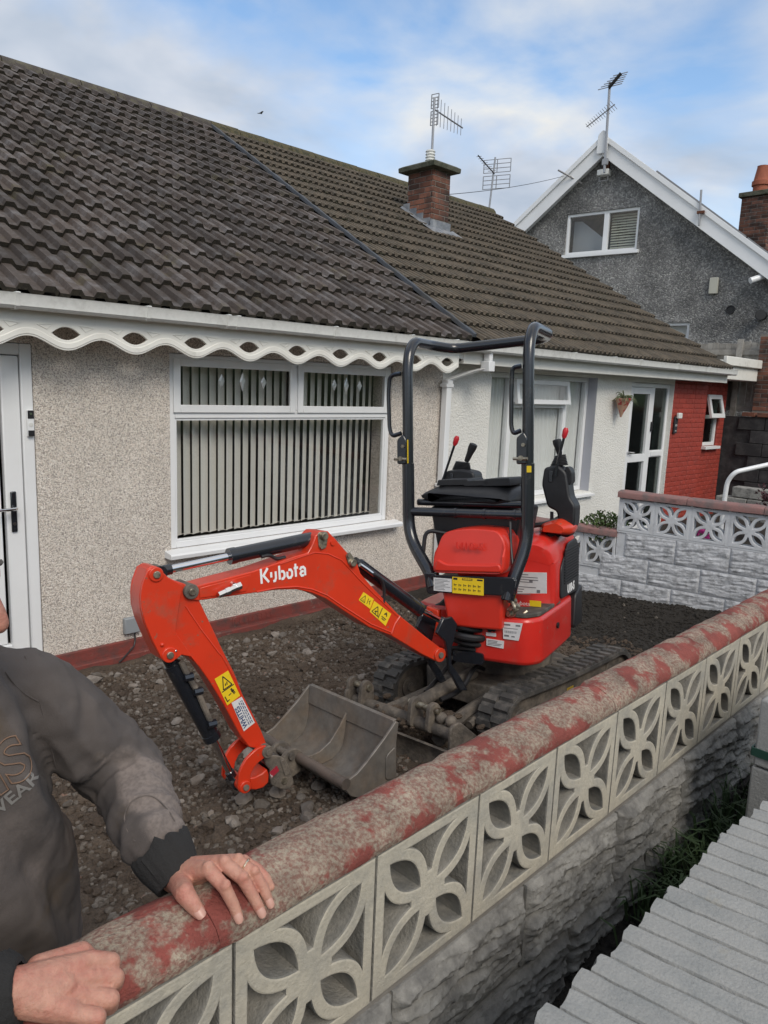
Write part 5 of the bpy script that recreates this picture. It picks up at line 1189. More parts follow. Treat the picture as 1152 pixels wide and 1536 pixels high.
mb = MB(BM); mb.prism(EAR, BMF, -.0625, -.0505); mb.prism(EAR, BMF, .0505, .0625); obj("ear_plate", mb, ORANGE, arm, bevel=.003)["kind"] = "stuff"
mb = MB(BM); mb.tube([(x, -.0505, y) for x, y in [(1.352, 0.484), (1.297, 0.387), (1.226, 0.275), (1.21, 0.255), (1.159, 0.149)]], .003, 6); obj("weld_bead", mb, ORANGE, arm)
for c, r in ((PE, .030), (PT, .028), (PB, .030)):
    boss(arm, c, r, .070, ORANGE if c is not PE else MUDDY); pin(arm, c, .014)
obj("grease_nipple", MB(BM).ball((1.457, -.064, 0.353), .008, 8, 6), ORANGE, arm); obj("grease_nipple", MB(BM).ball((1.406, -.066, 0.319), .006, 8, 6), CHROME, arm)
def pin_plate(pts, big, small):
    mb = MB(BM); mb.prism(rounded(pts, .018, 4), BMF, -.067, -.0605); p_ = obj("pin_plate", mb, STEEL, boom, bevel=.002)
    obj("pin", MB(BM).cyl((big[0], -.082, big[1]), (big[0], .075, big[1]), .017, n=18), STEEL, p_, bevel=.003); obj("bolt", MB(BM).cyl((small[0], -.075, small[1]), (small[0], -.0675, small[1]), .010, n=6), STEEL, p_)
pin_plate([(0.743, 0.639), (0.747, 0.716), (0.692, 0.713), (0.705, 0.638)], (0.718, 0.695), (0.731, 0.65))
pin_plate([(0.604, 0.599), (0.582, 0.612), (0.547, 0.559), (0.559, 0.536), (0.591, 0.552)], (0.571, 0.559), (0.592, 0.598))
obj("bolt", MB(BM).cyl((0.669, -.068, 0.66), (0.669, -.0605, 0.66), .012, n=14), ORANGE, boom)
boss(boom, PF, .036, .070, ORANGE); pin(boom, PF, .015, m=MUDDY)
fit_ = [(1.228, 0.515), (1.131, 0.541)]; mb = MB(BM); p, q = [Vector((a, -.085, b)) for a, b in fit_]; mb.tube([p, p.lerp(q, .3), p.lerp(q, .31), p.lerp(q, .5), p.lerp(q, .51), p.lerp(q, .8), p.lerp(q, .81), q], [.014, .014, .017, .017, .013, .013, .017, .017], 6); obj("hose_coupling", mb, CHROME, boom, angle=25); obj("coupling_base", MB(BM).cyl((p.lerp(q, .75).x, -.085, p.lerp(q, .75).z+.006), (p.lerp(q, .75).x, -.0605, p.lerp(q, .75).z+.012), .012, n=10), CHROME, boom)
# rams
def ram(a, m, b, r, rr, t=0.0, name="hydraulic_ram"):
    a, m, b = [Vector((p[0], t, p[1])) for p in (a, m, b)]; d = (b-a).normalized(); mb = MB(BM)
    mb.tube([a, a+d*.03, a+d*.031, m-d*.03, m-d*.029, m], [r*.8, r*.8, r, r, r*1.08, r*1.08], 18); o = obj(name, mb, BLACK, ex, angle=40)
    obj("rod", MB(BM).cyl(m-d*.01, b, rr, n=16), CHROME, o); mb = MB(BM); mb.cyl(b-Vector((0, .035, 0)), b+Vector((0, .035, 0)), rr*1.75, n=16); mb.cyl(b-d*.055, b, rr*1.35, n=12); obj("rod_eye", mb, BLACK, o)
    return o
r1 = ram((0.695, 0.681), (1.137, 0.647), (1.437, 0.623), .032, .016)
mb = MB(BM); mb.tube(arcpath([(x, -.03, y) for x, y in [(1.004, 0.634), (0.964, 0.638), (0.936, 0.615), (0.891, 0.618)]], .03), .008, 8); obj("hose", mb, PLASTIC, r1)
r2 = ram((0.516, 0.547), (0.126, 0.257), (-0.058, 0.15), .033, .015)
mb = MB(BM); mb.tube([(x, -.045, y) for x, y in [(0.514, 0.54), (0.481, 0.517), (0.436, 0.483)]], .010, 8); obj("pipe", mb, CHROME, r2); mb = MB(BM); mb.tube(arcpath([(x, -.055, y) for x, y in [(0.447, 0.489), (0.402, 0.461), (0.384, 0.405), (0.394, 0.343)]], .04), .008, 8); obj("hose", mb, PLASTIC, r2)
r3 = ram((1.411, 0.279), (1.246, -0.098), (1.158, -0.31), .034, .015)
mb = MB(BM); mb.tube(arcpath([(x, -.04, y) for x, y in [(1.376, 0.263), (1.352, 0.201), (1.312, 0.121), (1.293, 0.061), (1.268, -0.006)]], .03), .012, 8); obj("pipe", mb, MUDDY, r3)
for px_ in [(1.35, 0.198), (1.314, 0.132), (1.263, -0.016)]: obj("fitting", MB(BM).cyl((px_[0]-.015, -.045, px_[1]), (px_[0]+.02, -.045, px_[1]), .017, n=8), BLACK, r3)
# bucket linkage
LK = [(1.062, -0.156), (1.086, -0.159), (1.115, -0.173), (1.14, -0.19), (1.16, -0.216), (1.172, -0.239), (1.178, -0.273), (1.181, -0.304), (1.175, -0.319), (1.161, -0.33), (1.142, -0.335), (1.13, -0.33), (1.125, -0.317), (1.126, -0.287), (1.12, -0.26), (1.104, -0.235), (1.081, -0.219), (1.059, -0.21), (1.034, -0.208), (1.017, -0.199), (1.023, -0.177), (1.042, -0.16)]
lk = obj("link_plate", MB(BM).prism(LK, BMF, -.082, -.066), ORANGE, ex, bevel=.003, angle=25); obj("link_plate", MB(BM).prism(LK, BMF, .066, .082), ORANGE, ex, bevel=.003, angle=25)
PX = (1.041, -0.185); PY = (1.15, -0.305)
for c in (PX, PY): boss(lk, c, .026, .090, ORANGE if c is PY else MUDDY); pin(lk, c, .013, -.098, .098, MUDDY)
H_ = [(1.112, -0.288), (1.092, -0.292), (1.057, -0.286), (1.032, -0.273), (1.023, -0.301), (1.027, -0.337), (1.055, -0.352), (1.089, -0.35), (1.113, -0.34)]
obj("hook_link", MB(BM).prism(H_, BMF, -.055, .055), ORANGE, ex, bevel=.006)
# quick hitch
Q = [(1.04, -0.215), (0.99, -0.223), (0.951, -0.246), (0.932, -0.284), (0.911, -0.352), (0.907, -0.377), (0.937, -0.396), (0.977, -0.378), (1.016, -0.35), (1.024, -0.312), (1.018, -0.282), (1.041, -0.252)]
mb = MB(BM); mb.prism(rounded(Q, .015, 3), BMF, -.062, -.045); mb.prism(rounded(Q, .015, 3), BMF, .045, .062); qh = obj("quick_hitch", mb, MUDDY, ex, bevel=.004); qh["kind"] = "stuff"
obj("hitch_core", MB(BM).prism(rounded([(a*.97+.03*Q[0][0], b*.97+.03*Q[0][1]) for a, b in Q], .015, 3), BMF, -.0445, .0445), BLACK, qh, bevel=.004)
LB = [(1.027, -0.288), (0.99, -0.269), (0.981, -0.293), (1.019, -0.314)]
obj("red_sticker", MB(BM).prism(LB, BMF, -.0665, -.0622), mat('crimson_label', (.35, .02, .04), .5, col2=(.6, .6, .6), mix=(.55, .58), mscale=30), qh)
pl_ = [(0.974, -0.251), (0.956, -0.251), (0.933, -0.322), (0.954, -0.327)]; obj("cast_plate", MB(BM).prism(pl_, BMF, -.068, -.0622), MUDDY, qh, bevel=.003)
obj("adjuster_bolt", MB(BM).cyl((Q[6][0]+.02, -.07, Q[6][1]+.05), (Q[6][0]+.02, -.055, Q[6][1]+.05), .014, n=6), STEEL, qh)
# ---- bucket
inner = [(.006, -.002), (-.020, -.046), (-.060, -.070), (-.110, -.080), (-.165, -.074), (-.210, -.050), (-.238, -.012), (-.252, .035), (-.262, .10), (-.272, .190)]
outer = [(x+nx, z+nz) for (x, z), (nx, nz) in zip(inner, [(.013, -.004), (.009, -.008), (.005, -.011), (0, -.012), (-.005, -.011), (-.008, -.009), (-.011, -.005), (-.012, -.002), (-.012, -.001), (-.012, 0)])]
KF = lambda x, y, d: (x, d, y)
mb = MB(KM); mb.prism(inner+outer[::-1], KF, -.322, .330); bk = obj("bucket", mb, BUCKET, ex, bevel=.002, angle=30)
side = [(.026, .004), (.010, -.030), (-.015, -.062), (-.060, -.085), (-.11, -.096), (-.18, -.093), (-.258, -.085), (-.268, .0), (-.270, .10), (-.286, .188), (-.270, .196), (-.20, .135), (-.10, .060), (-.05, .028)]
for t0, t1 in ((-.336, -.3225), (.3305, .344)): obj("side_plate", MB(KM).prism(side, KF, t0, t1), BUCKET, bk, bevel=.003, angle=30)
obj("wear_patch", MB(KM).prism(rounded([(-.20, -.05), (-.262, -.06), (-.262, .09), (-.205, .06)], .02), KF, -.343, -.3365), BUCKET, bk, bevel=.003)
mb = MB(KM); mb.cyl((.016, -.342, .004), (.016, .350, .004), .024, n=18); obj("front_tube", mb, mat('scuffed_tube', (.15, .115, .095), .6, metal=.2, col2=(.10, .085, .075), mix=(.42, .62), mscale=14, bump=.2, bscale=60, bdist=.003), bk)
rib = [(-.015, .0), (-.05, -.045), (-.11, -.066), (-.17, -.060), (-.215, -.035), (-.235, .0), (-.25, .06), (-.262, .145), (-.22, .085), (-.16, .025), (-.10, -.005), (-.05, -.008)]
obj("centre_rib", MB(KM).prism(rib, KF, .012, .022), BUCKET, bk, bevel=.002, angle=30)
obj("lip_plate", MB(KM).prism([(-.2605, .10), (-.2555, .105), (-.266, .198), (-.286, .200), (-.284, .19)], KF, -.3215, .3295), BUCKET, bk, bevel=.002, angle=30)
for t in (.02, .12):
    o = obj("bucket_ear", MB(KM).prism(rounded([(.0, -.06), (.085, -.085), (.115, -.055), (.11, .02), (.07, .055), (.02, .05), (-.01, .02)], .025, 4), KF, t-.012, t+.012), MUDDY, bk, bevel=.004)
for c in ((.075, -.045), (.06, .025)): obj("bucket_pin", MB(KM).cyl((c[0], -.005, c[1]), (c[0], .145, c[1]), .016, n=14), MUDDY, bk)
# ---- lettering and labels on boom and arm
bX = BM.to_3x3() @ Vector((-1, 0, 0)); bZ = BM.to_3x3() @ Vector((0, 0, 1))
def bpt(p, t): return BM @ Vector((p[0], t, p[1]))
LOGO = [[(.09, 0), (.09, 1)], [(.66, .98), (.27, .52), (.70, .02)], [(.92, .66), (.92, .30)], [(1.06, .02), (1.22, .04), (1.30, .20), (1.30, .66)],
        [(1.62, 1.0), (1.62, .05)], [(1.76, .07), (1.92, .08), (2.03, .2), (2.04, .42), (1.95, .57), (1.76, .60)], [(2.30, .50), (2.27, .22), (2.38, .06), (2.56, .05), (2.69, .2), (2.70, .44), (2.60, .59), (2.40, .61)],
        [(3.02, .95), (3.02, .04)], [(2.86, .66), (3.24, .66)], [(3.40, .46), (3.52, .62), (3.72, .62), (3.84, .50), (3.84, .02)], [(3.72, .06), (3.52, .05), (3.42, .2), (3.50, .33), (3.72, .34)]]
def stroke_text(lines, o, xd, yd, zd, size, depth, w_=.17):
    """lettering drawn with even strokes, each stroke one mitred ribbon"""
    mb = MB(); h = w_/2
    for n_l, L in enumerate(lines):
        P = [Vector(p) for p in L]; lf, rt = [], []
        for i, p in enumerate(P):
            a = (P[i]-P[i-1]).normalized() if i else (P[1]-P[0]).normalized(); b = (P[i+1]-P[i]).normalized() if i < len(P)-1 else a
            na = Vector((-a.y, a.x)); nb = Vector((-b.y, b.x)); m_ = (na+nb).normalized(); k = h/max(.5, m_.dot(na)); lf.append(p+m_*k); rt.append(p-m_*k)
        lift = zd*(.00008*n_l)
        f = lambda x, y, d: o+xd*x*size+yd*y*size+zd*d+lift
        for i in range(len(P)-1): mb.prism([tuple(lf[i]), tuple(lf[i+1]), tuple(rt[i+1]), tuple(rt[i])], f, -depth/2, depth/2)
    return mb
k0, k1, kt_ = [(1.029, 0.527), (0.81, 0.533), (1.035, 0.581)]
xd = (bpt(k1, -.0609)-bpt(k0, -.0609)); yd = (bpt(kt_, -.0609)-bpt(k0, -.0609)); wd_ = xd.length; xd.normalize(); yd = (yd-xd*yd.dot(xd)).normalized()
tm = stroke_text(LOGO, bpt(k0, -.0612), xd, yd, xd.cross(yd), .062, .0016); ext = max((v-bpt(k0, -.0612)).dot(xd) for v in tm.v)
for i, v in enumerate(tm.v):
    dlt = v-bpt(k0, -.0612); tm.v[i] = bpt(k0, -.0612)+xd*(dlt.dot(xd)*wd_/ext+.14*dlt.dot(yd)*0)+yd*dlt.dot(yd)+(dlt-xd*dlt.dot(xd)-yd*dlt.dot(yd))
lt = obj("brand_lettering", tm, WHITE_INK, boom); lt["kind"] = "stuff"
def quad_label(name, pts, t, m, parent): return obj(name, MB(BM).prism(pts, BMF, t-.0014, t-.0004), m, parent)
def inq(pts, u, v):   # point inside a quad label
    a, b, c, d = [Vector(p) for p in pts]; return (a.lerp(b, u)).lerp(d.lerp(c, u), v)
def strokes(pts, segs, t, w_=.0035):
    mb = MB(BM)
    for a, b in segs:
        p = inq(pts, *a); q = inq(pts, *b); d = (q-p).normalized(); n_ = Vector((-d.y, d.x))*w_/2
        mb.prism([tuple(p+n_), tuple(q+n_), tuple(q-n_), tuple(p-n_)], BMF, t-.0019, t-.0015)
    return mb
def triangle(u0, v0, u1, v1): return [((u0, v1), (u1, v1)), ((u1, v1), ((u0+u1)/2, v0)), (((u0+u1)/2, v0), (u0, v1))]
Y1 = [(0.51, 0.415), (0.453, 0.373), (0.475, 0.33), (0.538, 0.382)]; Y2 = [(0.451, 0.365), (0.354, 0.287), (0.389, 0.235), (0.478, 0.318)]
l1 = quad_label("yellow_label", Y1, -.0605, YELLOW, boom); l2 = quad_label("yellow_label", Y2, -.0605, YELLOW, boom)
obj("warning_print", strokes(Y1, triangle(.08, .2, .45, .85)+[((.22, .65), (.30, .75)), ((.6, .25), (.62, .8)), ((.72, .4), (.82, .7)), ((.82, .3), (.7, .5))], -.0605, .003), INK, l1)["kind"] = "stuff"
obj("warning_print", strokes(Y2, triangle(.08, .2, .46, .85)+[((.2, .7), (.34, .55)), ((.25, .55), (.3, .8)), ((.50, .05), (.50, .95)), ((.62, .62), (.88, .62)), ((.66, .75), (.84, .75)), ((.7, .3), (.85, .3)), ((.77, .15), (.70, .4)), ((.77, .15), (.86, .4))], -.0605, .0042), INK, l2)["kind"] = "stuff"
Y3 = [(1.247, 0.168), (1.187, 0.19), (1.139, 0.073), (1.198, 0.046)]; W3 = [(1.179, 0.052), (1.132, 0.067), (1.078, -0.058), (1.13, -0.082)]
l3 = quad_label("yellow_label", Y3, -.0505, YELLOW, arm); l4 = quad_label("hire_label", W3, -.0505, WHITE_L, arm)
obj("warning_print", strokes(Y3, triangle(.2, .07, .85, .48)+[((.42, .40), (.5, .33)), ((.55, .40), (.62, .3)), ((.05, .52), (.95, .52)), ((.62, .60), (.72, .82)), ((.60, .70), (.82, .68)), ((.68, .58), (.80, .80)), ((.35, .75), (.55, .73)), ((.1, .70), (.12, .9)), ((.1, .9), (.3, .88))], -.0505, .0042), INK, l3)["kind"] = "stuff"
a, b, c, d = [Vector(p) for p in W3]
base0 = bpt(inq(W3, .44, .94), -.0522); xd = (bpt(inq(W3, .44, .20), -.0522)-base0); wl_ = xd.length; xd.normalize(); yd = (bpt(inq(W3, .02, .94), -.0522)-base0); yd = (yd-xd*yd.dot(xd)).normalized()
tm = text_mb("WHITES", .030, base0, xd, yd, bold=.0007, depth=.0008); ext = max((v-base0).dot(xd) for v in tm.v)
tm.v = [base0+xd*((v-base0).dot(xd)*wl_/ext)+yd*(v-base0).dot(yd)+((v-base0)-xd*(v-base0).dot(xd)-yd*(v-base0).dot(yd)) for v in tm.v]
obj("hire_lettering", tm, INK_B, l4)["kind"] = "stuff"
sm_ = []
for u_ in (.56, .72, .86):
    v_ = .93
    while v_ > .12: q_ = random.uniform(.05, .12); sm_.append(((u_, v_), (u_, max(.10, v_-q_)))); v_ -= q_+.03
obj("small_print", strokes(W3, sm_, -.0505, .0035), INK_B, l4)["kind"] = "stuff"

# ================================================================ BEYOND THE BUNGALOWS
GM = M4((15.5, 7.0, 0.0), [-0.1219, 0.9925, 0.0], [0.0, 0.0, 1.0], [-0.9925, -0.1219, 0.0])       # gable: towards the hill, up, towards the digger
gh = thing("gable_house", (17, 7, -1), "tall grey pebbledashed house with white bargeboards facing the row of bungalows", "house")
AP, LE, RE = (2.068, 5.413), (4.252, 3.706), (-1.379, 2.745)
sl_l = (AP[1]-LE[1])/(LE[0]-AP[0]); sl_r = (AP[1]-RE[1])/(AP[0]-RE[0])
def gz(g, drop=0): return AP[1]-drop-(sl_l*(g-AP[0]) if g > AP[0] else sl_r*(AP[0]-g))
GL, GR = AP[0]+3.3, AP[0]-5.6
GWIN = [(2.885, 3.952), (1.264, 3.946), (1.232, 3.05), (2.904, 3.072)]
wx0, wx1 = min(p[0] for p in GWIN), max(p[0] for p in GWIN); wz0, wz1 = (GWIN[2][1]+GWIN[3][1])/2, (GWIN[0][1]+GWIN[1][1])/2
LW = [(0.517, 1.523), (-0.045, 1.511), (-0.049, 1.036)]
lx0, lx1, lz0, lz1 = LW[1][0], LW[1][0]+1.0, LW[2][1]-.5, LW[0][1]
mb = MB(GM); F3 = lambda x, y, d: (x, y, d)
mb.prism([(GR, -2.5), (lx0, -2.5), (lx0, lz1), (lx0, gz(lx0, .2)), (GR, gz(GR, .2))], F3, -.25, 0)
mb.prism([(lx1, -2.5), (GL, -2.5), (GL, gz(GL, .2)), (wx1, gz(wx1, .2)), (wx1, wz0), (lx1, wz0)], F3, -.25, 0) if wx1 > lx1 else None
mb = MB(GM)
xs = sorted({GR, lx0, lx1, wx0, wx1, AP[0], GL})
for a, b in zip(xs, xs[1:]):
    segs = [(-2.5, None)]
    holes = []
    if a >= lx0-1e-6 and b <= lx1+1e-6: holes.append((lz0, lz1))
    if a >= wx0-1e-6 and b <= wx1+1e-6: holes.append((wz0, wz1))
    z = -2.5
    for h0, h1 in sorted(holes): mb.prism([(a, z), (b, z), (b, h0), (a, h0)], F3, -.25, 0); z = h1
    mb.prism([(a, z), (b, z), (b, gz(b, .2)), (a, gz(a, .2))], F3, -.25, 0)
obj("wall", mb, DASH_G, gh)
def barge(sgn, far):
    L = [(AP[0], AP[1]), (far, gz(far)), (far, gz(far)-.40), (AP[0], AP[1]-.40)]
    m1 = MB(GM); m1.prism(L, F3, .20, .235); o = obj("bargeboard", m1, PVC, gh, bevel=.004)
    L = [(AP[0], AP[1]+.035), (far, gz(far)+.035), (far, gz(far)-.085), (AP[0], AP[1]-.085)]
    m1 = MB(GM); m1.prism(L, F3, .237, .275); obj("cover_strip", m1, PVC, o, bevel=.004)
    m1 = MB(GM); m1.prism([(AP[0], AP[1]-.30), (far, gz(far)-.30), (far, gz(far)-.33), (AP[0], AP[1]-.33)], F3, .002, .199); obj("soffit", m1, PVC, o)
barge(1, GL); barge(-1, GR)
m1 = MB(GM); m1.prism(rounded([(AP[0]-.12, AP[1]-.36), (AP[0]+.12, AP[1]-.36), (AP[0]+.11, AP[1]+.02), (AP[0], AP[1]+.11), (AP[0]-.11, AP[1]+.02)], .04), F3, .277, .30); obj("apex_cap", m1, PVC, gh, bevel=.004)
m1 = MB(GM)
for far in (GL, GR): m1.prism([(AP[0], AP[1]+.02), (far, gz(far)+.02), (far, gz(far)-.06), (AP[0], AP[1]-.06)], F3, -9.0, .19)
obj("roof", m1, TILE_R, gh)
def gwin(x0, x1, z0, z1, mull, parent):
    mb = MB(GM)
    def bb_(a, b, c, d, e0=-.12, e1=-.04): mb.bb((a, c, e0), (b, d, e1))
    w_ = .06; bb_(x0, x0+w_, z0, z1); bb_(x1-w_, x1, z0, z1); bb_(x0+w_, x1-w_, z0, z0+w_); bb_(x0+w_, x1-w_, z1-w_, z1)
    for m_ in mull: bb_(m_-.055, m_+.055, z0+w_, z1-w_)
    o = obj("window", mb, PVC, parent, bevel=.004); ed = [x0+w_]+[e for m_ in mull for e in (m_-.055, m_+.055)]+[x1-w_]
    for a, b in zip(ed[::2], ed[1::2]): obj("pane", MB(GM).bb((a, z0+w_, -.085), (b, z1-w_, -.08)), GLASS, o)
    obj("sill", MB(GM).bb((x0-.06, z0-.07, -.02), (x1+.06, z0-.002, .07)), PVC, o, bevel=.004); return o
mid = 1.977
gwin(wx0, wx1, wz0, wz1, [mid], gh); gwin(lx0, lx1, lz0, lz1, [], gh)
obj("interior", MB(GM).bb((GR+.3, -2.4, -4.2), (GL-.5, gz(GL)-.1, -4.0)), ROOM, gh)
vb = thing("venetian_blind", GM @ Vector((wx0+.4, wz0, -.2)), "pale slatted blind behind the right pane of the grey gable window", "blind")
mb = MB(GM)
for k in range(14): obj("slat", MB(GM).box(((wx0+mid)/2, wz0+.06+k*(wz1-wz0-.1)/14, -.20), (mid-wx0-.13, .004, .05), Matrix.Rotation(.9, 3, 'X')), mat('cream_blind', (.50, .50, .40), .6), vb)
cu_ = thing("curtain", GM @ Vector((wx1-.3, wz0, -.3)), "grey roller blind half drawn inside the left pane of the grey gable window", "blind")
obj("cloth", MB(GM).prism([(mid+.06, wz0+.04), (wx1-.06, wz0+.04), (wx1-.06, wz1-.10), (wx1-.25, wz1-.12), (mid+.06, wz0+.30)], F3, -.30, -.29), mat('grey_blind_cloth', (.30, .32, .34), .8), cu_)
bc = thing("roller_blind", GM @ Vector((lx0+.4, lz0, -.2)), "pale blind drawn behind the lower window of the grey house", "blind"); obj("cloth", MB(GM).bb((lx0+.05, lz0+.05, -.20), (lx1-.05, lz1-.05, -.19)), NET, bc)
P1 = (-0.448, 2.226); o = obj("alarm_box", MB(GM).bb((P1[0]-.085, P1[1]-.16, .002), (P1[0]+.085, P1[1]+.16, .075)), mat('cream_box', (.48, .47, .40), .5), None, bevel=.015); tag(o, "cream alarm box on the grey gable wall", "alarm box")
P2 = (-1.28, 2.295); t = thing("security_camera", GM @ Vector((P2[0], P2[1], .15)), "small white security camera jutting from the grey gable wall", "camera"); obj("body", MB(GM).cyl((P2[0]+.10, P2[1]-.04, .28), (P2[0]-.10, P2[1]+.06, .10), .06, n=12), PVC, t); obj("bracket", MB(GM).cyl((P2[0], P2[1], .15), (P2[0]-.05, P2[1]+.05, .0), .02, n=8), PVC, t)
P3 = (-0.81, 1.749); t = thing("wall_vent", GM @ Vector((P3[0], P3[1], .0)), "round black vent hole in the grey gable wall", "vent"); obj("ring", MB(GM).tube([(P3[0]+.075*math.cos(a), P3[1]+.075*math.sin(a), .01) for a in [2*math.pi*k/20 for k in range(21)]], .014, 6), PLASTIC, t); obj("opening", MB(GM).cyl((P3[0], P3[1], .001), (P3[0], P3[1], .006), .07, n=20), INK, t)
P4 = (-1.417, 1.613); t = thing("flue_outlet", GM @ Vector((P4[0], P4[1], .0)), "black flue outlet pipe poking out of the grey gable wall", "flue"); mb = MB(GM); mb.cyl((P4[0], P4[1], 0), (P4[0], P4[1], .22), .085, n=18); mb.cyl((P4[0], P4[1], .22), (P4[0]-.02, P4[1], .26), .095, n=18); obj("pipe", mb, PLASTIC, t)
P5 = (2.056, 4.737); t = thing("floodlight", GM @ Vector((P5[0], P5[1], .1)), "rusty floodlight under the apex of the grey gable", "floodlight")
mb = MB(GM); mb.bb((P5[0]-.13, P5[1]-.10, .02), (P5[0]+.13, P5[1]+.02, .20)); obj("lamp", mb, GUTTER, t, bevel=.015); obj("cage", MB(GM).tube([(P5[0]-.1, P5[1]-.11, .12), (P5[0]-.1, P5[1]-.20, .12), (P5[0]+.1, P5[1]-.20, .12), (P5[0]+.1, P5[1]-.11, .12)], .012, 6), ALU, t); obj("rusty_plate", MB(GM).bb((P5[0]-.07, P5[1]+.03, .005), (P5[0]+.07, P5[1]+.30, .06)), mat('rust', (.12, .045, .025), .9), t)
AM0, AM1 = (1.958, 5.135), (2.0, 6.43)
gb, gt = GM @ Vector((AM0[0], AM0[1]-.5, .33)), GM @ Vector((AM1[0], AM1[1], .33))
A1, A2 = (1.936, 5.9), (2.432, 5.621)
p0, p1 = GM @ Vector((A1[0]-.1, A1[1]+.06, .36)), GM @ Vector((A2[0], A2[1], .36))
ta = aerial("television_aerial", gb, gt, p0, p1-p0, (p1-p0).length, 13, .22, (.5, -.5, -.7), "tall mast with two rod aerials rising from the apex of the grey gable", mast_r=.028)
A3, A4 = (2.003, 6.305), (1.759, 6.543)
p0, p1 = GM @ Vector((A3[0], A3[1], .36)), GM @ Vector((A4[0], A4[1], .36)); bo = obj("boom", MB().cyl(p0, p1, .035, n=7), PLASTIC, ta)
for k in range(6):
    p = p0.lerp(p1, .1+k*.17); e = GM.to_3x3() @ Vector((1, -.12, .2)); obj("element", MB().cyl(p-e*.24*(1-.08*k), p+e*.24*(1-.08*k), .010, n=5), ALU, bo)
obj("mast_bracket", MB(GM).bb((AM0[0]-.06, AM0[1]-.34, .301), (AM0[0]+.06, AM0[1]-.22, .36)), ALU, ta)
# solar panel lying on the near slope, its edge seen over the bargeboard
sp0, sp1 = (1.161, 4.787), (-1.234, 2.922)
spt = thing("solar_panel", GM @ Vector((sp0[0], sp0[1], -.8)), "dark solar panel array raised above the right slope of the grey house roof", "solar panel")
d = Vector((sp1[0]-sp0[0], sp1[1]-sp0[1])); n2 = Vector((-d.y, d.x)).normalized()*(-1); n2 = n2 if n2.y > 0 else -n2
for k in range(3):
    a, b = k/3*1.25, (k+1)/3*1.25-.012; q0 = (sp0[0]+d.x*a, sp0[1]+d.y*a); q1 = (sp0[0]+d.x*b, sp0[1]+d.y*b)
    P_ = [q0, q1, (q1[0]-n2.x*.075, q1[1]-n2.y*.075), (q0[0]-n2.x*.075, q0[1]-n2.y*.075)]
    obj("panel", MB(GM).prism(P_, F3, -3.2, -.6), mat('solar_glass', (.02, .022, .03), .15), spt); obj("edge_rail", MB(GM).prism([(x, y+.002) for x, y in P_], F3, -.598, -.575), ALU, spt)
PV = (-0.114, 3.614); PV1 = (-0.087, 4.045); t = thing("vent_pole", GM @ Vector((PV[0], PV[1], .3)), "thin grey pole clamped to the right bargeboard of the grey house", "pole"); obj("pole", MB(GM).cyl((PV[0], PV[1]-.25, .30), (PV1[0], PV1[1], .30), .022, n=8), ALU, t); obj("clamp", MB(GM).bb((PV[0]-.08, PV[1]-.02, .277), (PV[0]+.06, PV[1]+.03, .33)), mat('rust', (.12, .045, .025), .9), t)
# chimney of the house behind
c0, c1, c2 = (17.5, 6.9087, 4.3351), (17.5, 6.323, 4.2519), (17.5, 6.7848, 3.275)
fc = thing("rear_chimney", (17.6, c0[1]-.3, c2[2]-1), "dark brick chimney with an orange clay pot at the right edge behind the grey house", "chimney")
w_ = .62; yb0 = c0[1]-w_
core = obj("stack", MB().bb((17.3+.006, yb0+.006, c2[2]-1.2), (17.9-.006, c0[1]-.006, c0[2]-.04)), MORTAR, fc)
brick_panel(core, (17.306, c0[1]-.006, c2[2]-.35), (0, -1, 0), (-1, 0, 0), w_-.012, c0[2]-.04-c2[2]+.35, BRICK_CH); brick_panel(core, (17.306, yb0+.006, c2[2]-.35), (1, 0, 0), (0, -1, 0), .588, c0[2]-.04-c2[2]+.35, BRICK_CH)
obj("capping", MB().bb((17.24, yb0-.05, c0[2]-.038), (17.96, c0[1]+.05, c0[2]+.06)), mat('mossy_slab', (.1, .1, .075)), fc, bevel=.01)
ty, pz0, pz1 = c0[1]-.26, c0[2]+.06, 4.9684
mb = MB(); mb.tube([(17.6, ty, pz0), (17.6, ty, pz0+.16), (17.6, ty, pz0+.17), (17.6, ty, pz0+.26), (17.6, ty, pz0+.27), (17.6, ty, pz1-.02), (17.6, ty, pz1)], [.15, .155, .185, .185, .16, .11, .115], 20); obj("chimney_pot", mb, TERRA, fc, angle=40)
# weathered board fence with brick pier, retaining wall and steps
FX = 13.9
ft = thing("board_fence", (FX, 5.5, -.5), "weathered grey board fence standing on the dark retaining wall below the grey house", "fence")
zt = 0.983; zb = -0.1691
y = 7.4; 
while y > 3.4:
    w_ = random.uniform(.095, .115); obj("board", MB().bb((FX+random.uniform(0, .008), y-w_, zb+.04), (FX+.022, y, zt+random.uniform(-.02, .02))), TIMBER, ft, bevel=.003); y -= w_+.006
for z in (zt-.17, (zt+zb)/2-.03, zb): obj("rail", MB().bb((FX-.05, 3.4, z-.045), (FX-.002, 7.4, z+.045)), TIMBER, ft, bevel=.004)
for y in (5.2519+.0, 5.2519+1.8, ): obj("post", MB().bb((FX-.10, y-.05, zb-.3), (FX-.052, y+.05, zt+.05)), TIMBER, ft, bevel=.004)
pr_ = 4.816
pier = thing("brick_pier", (13.7, pr_, -.5), "narrow brick pier in front of the grey board fence at the right edge", "brick pier")
core = obj("core", MB().bb((13.70, pr_-.36, -1.8), (13.85, pr_+.06, zt+.12)), MORTAR, pier)
brick_panel(core, (13.70, pr_+.06, zb-.02), (0, -1, 0), (-1, 0, 0), .42, zt+.10-zb, BRICK_CH)
rw = thing("retaining_wall", (13.5, 4.5, -2), "dark stained retaining block wall below the board fence", "wall")
obj("core", MB().bb((13.66, 0.5, -2.6), (13.84, 7.5, zb-.14)), WALL_DK, rw)
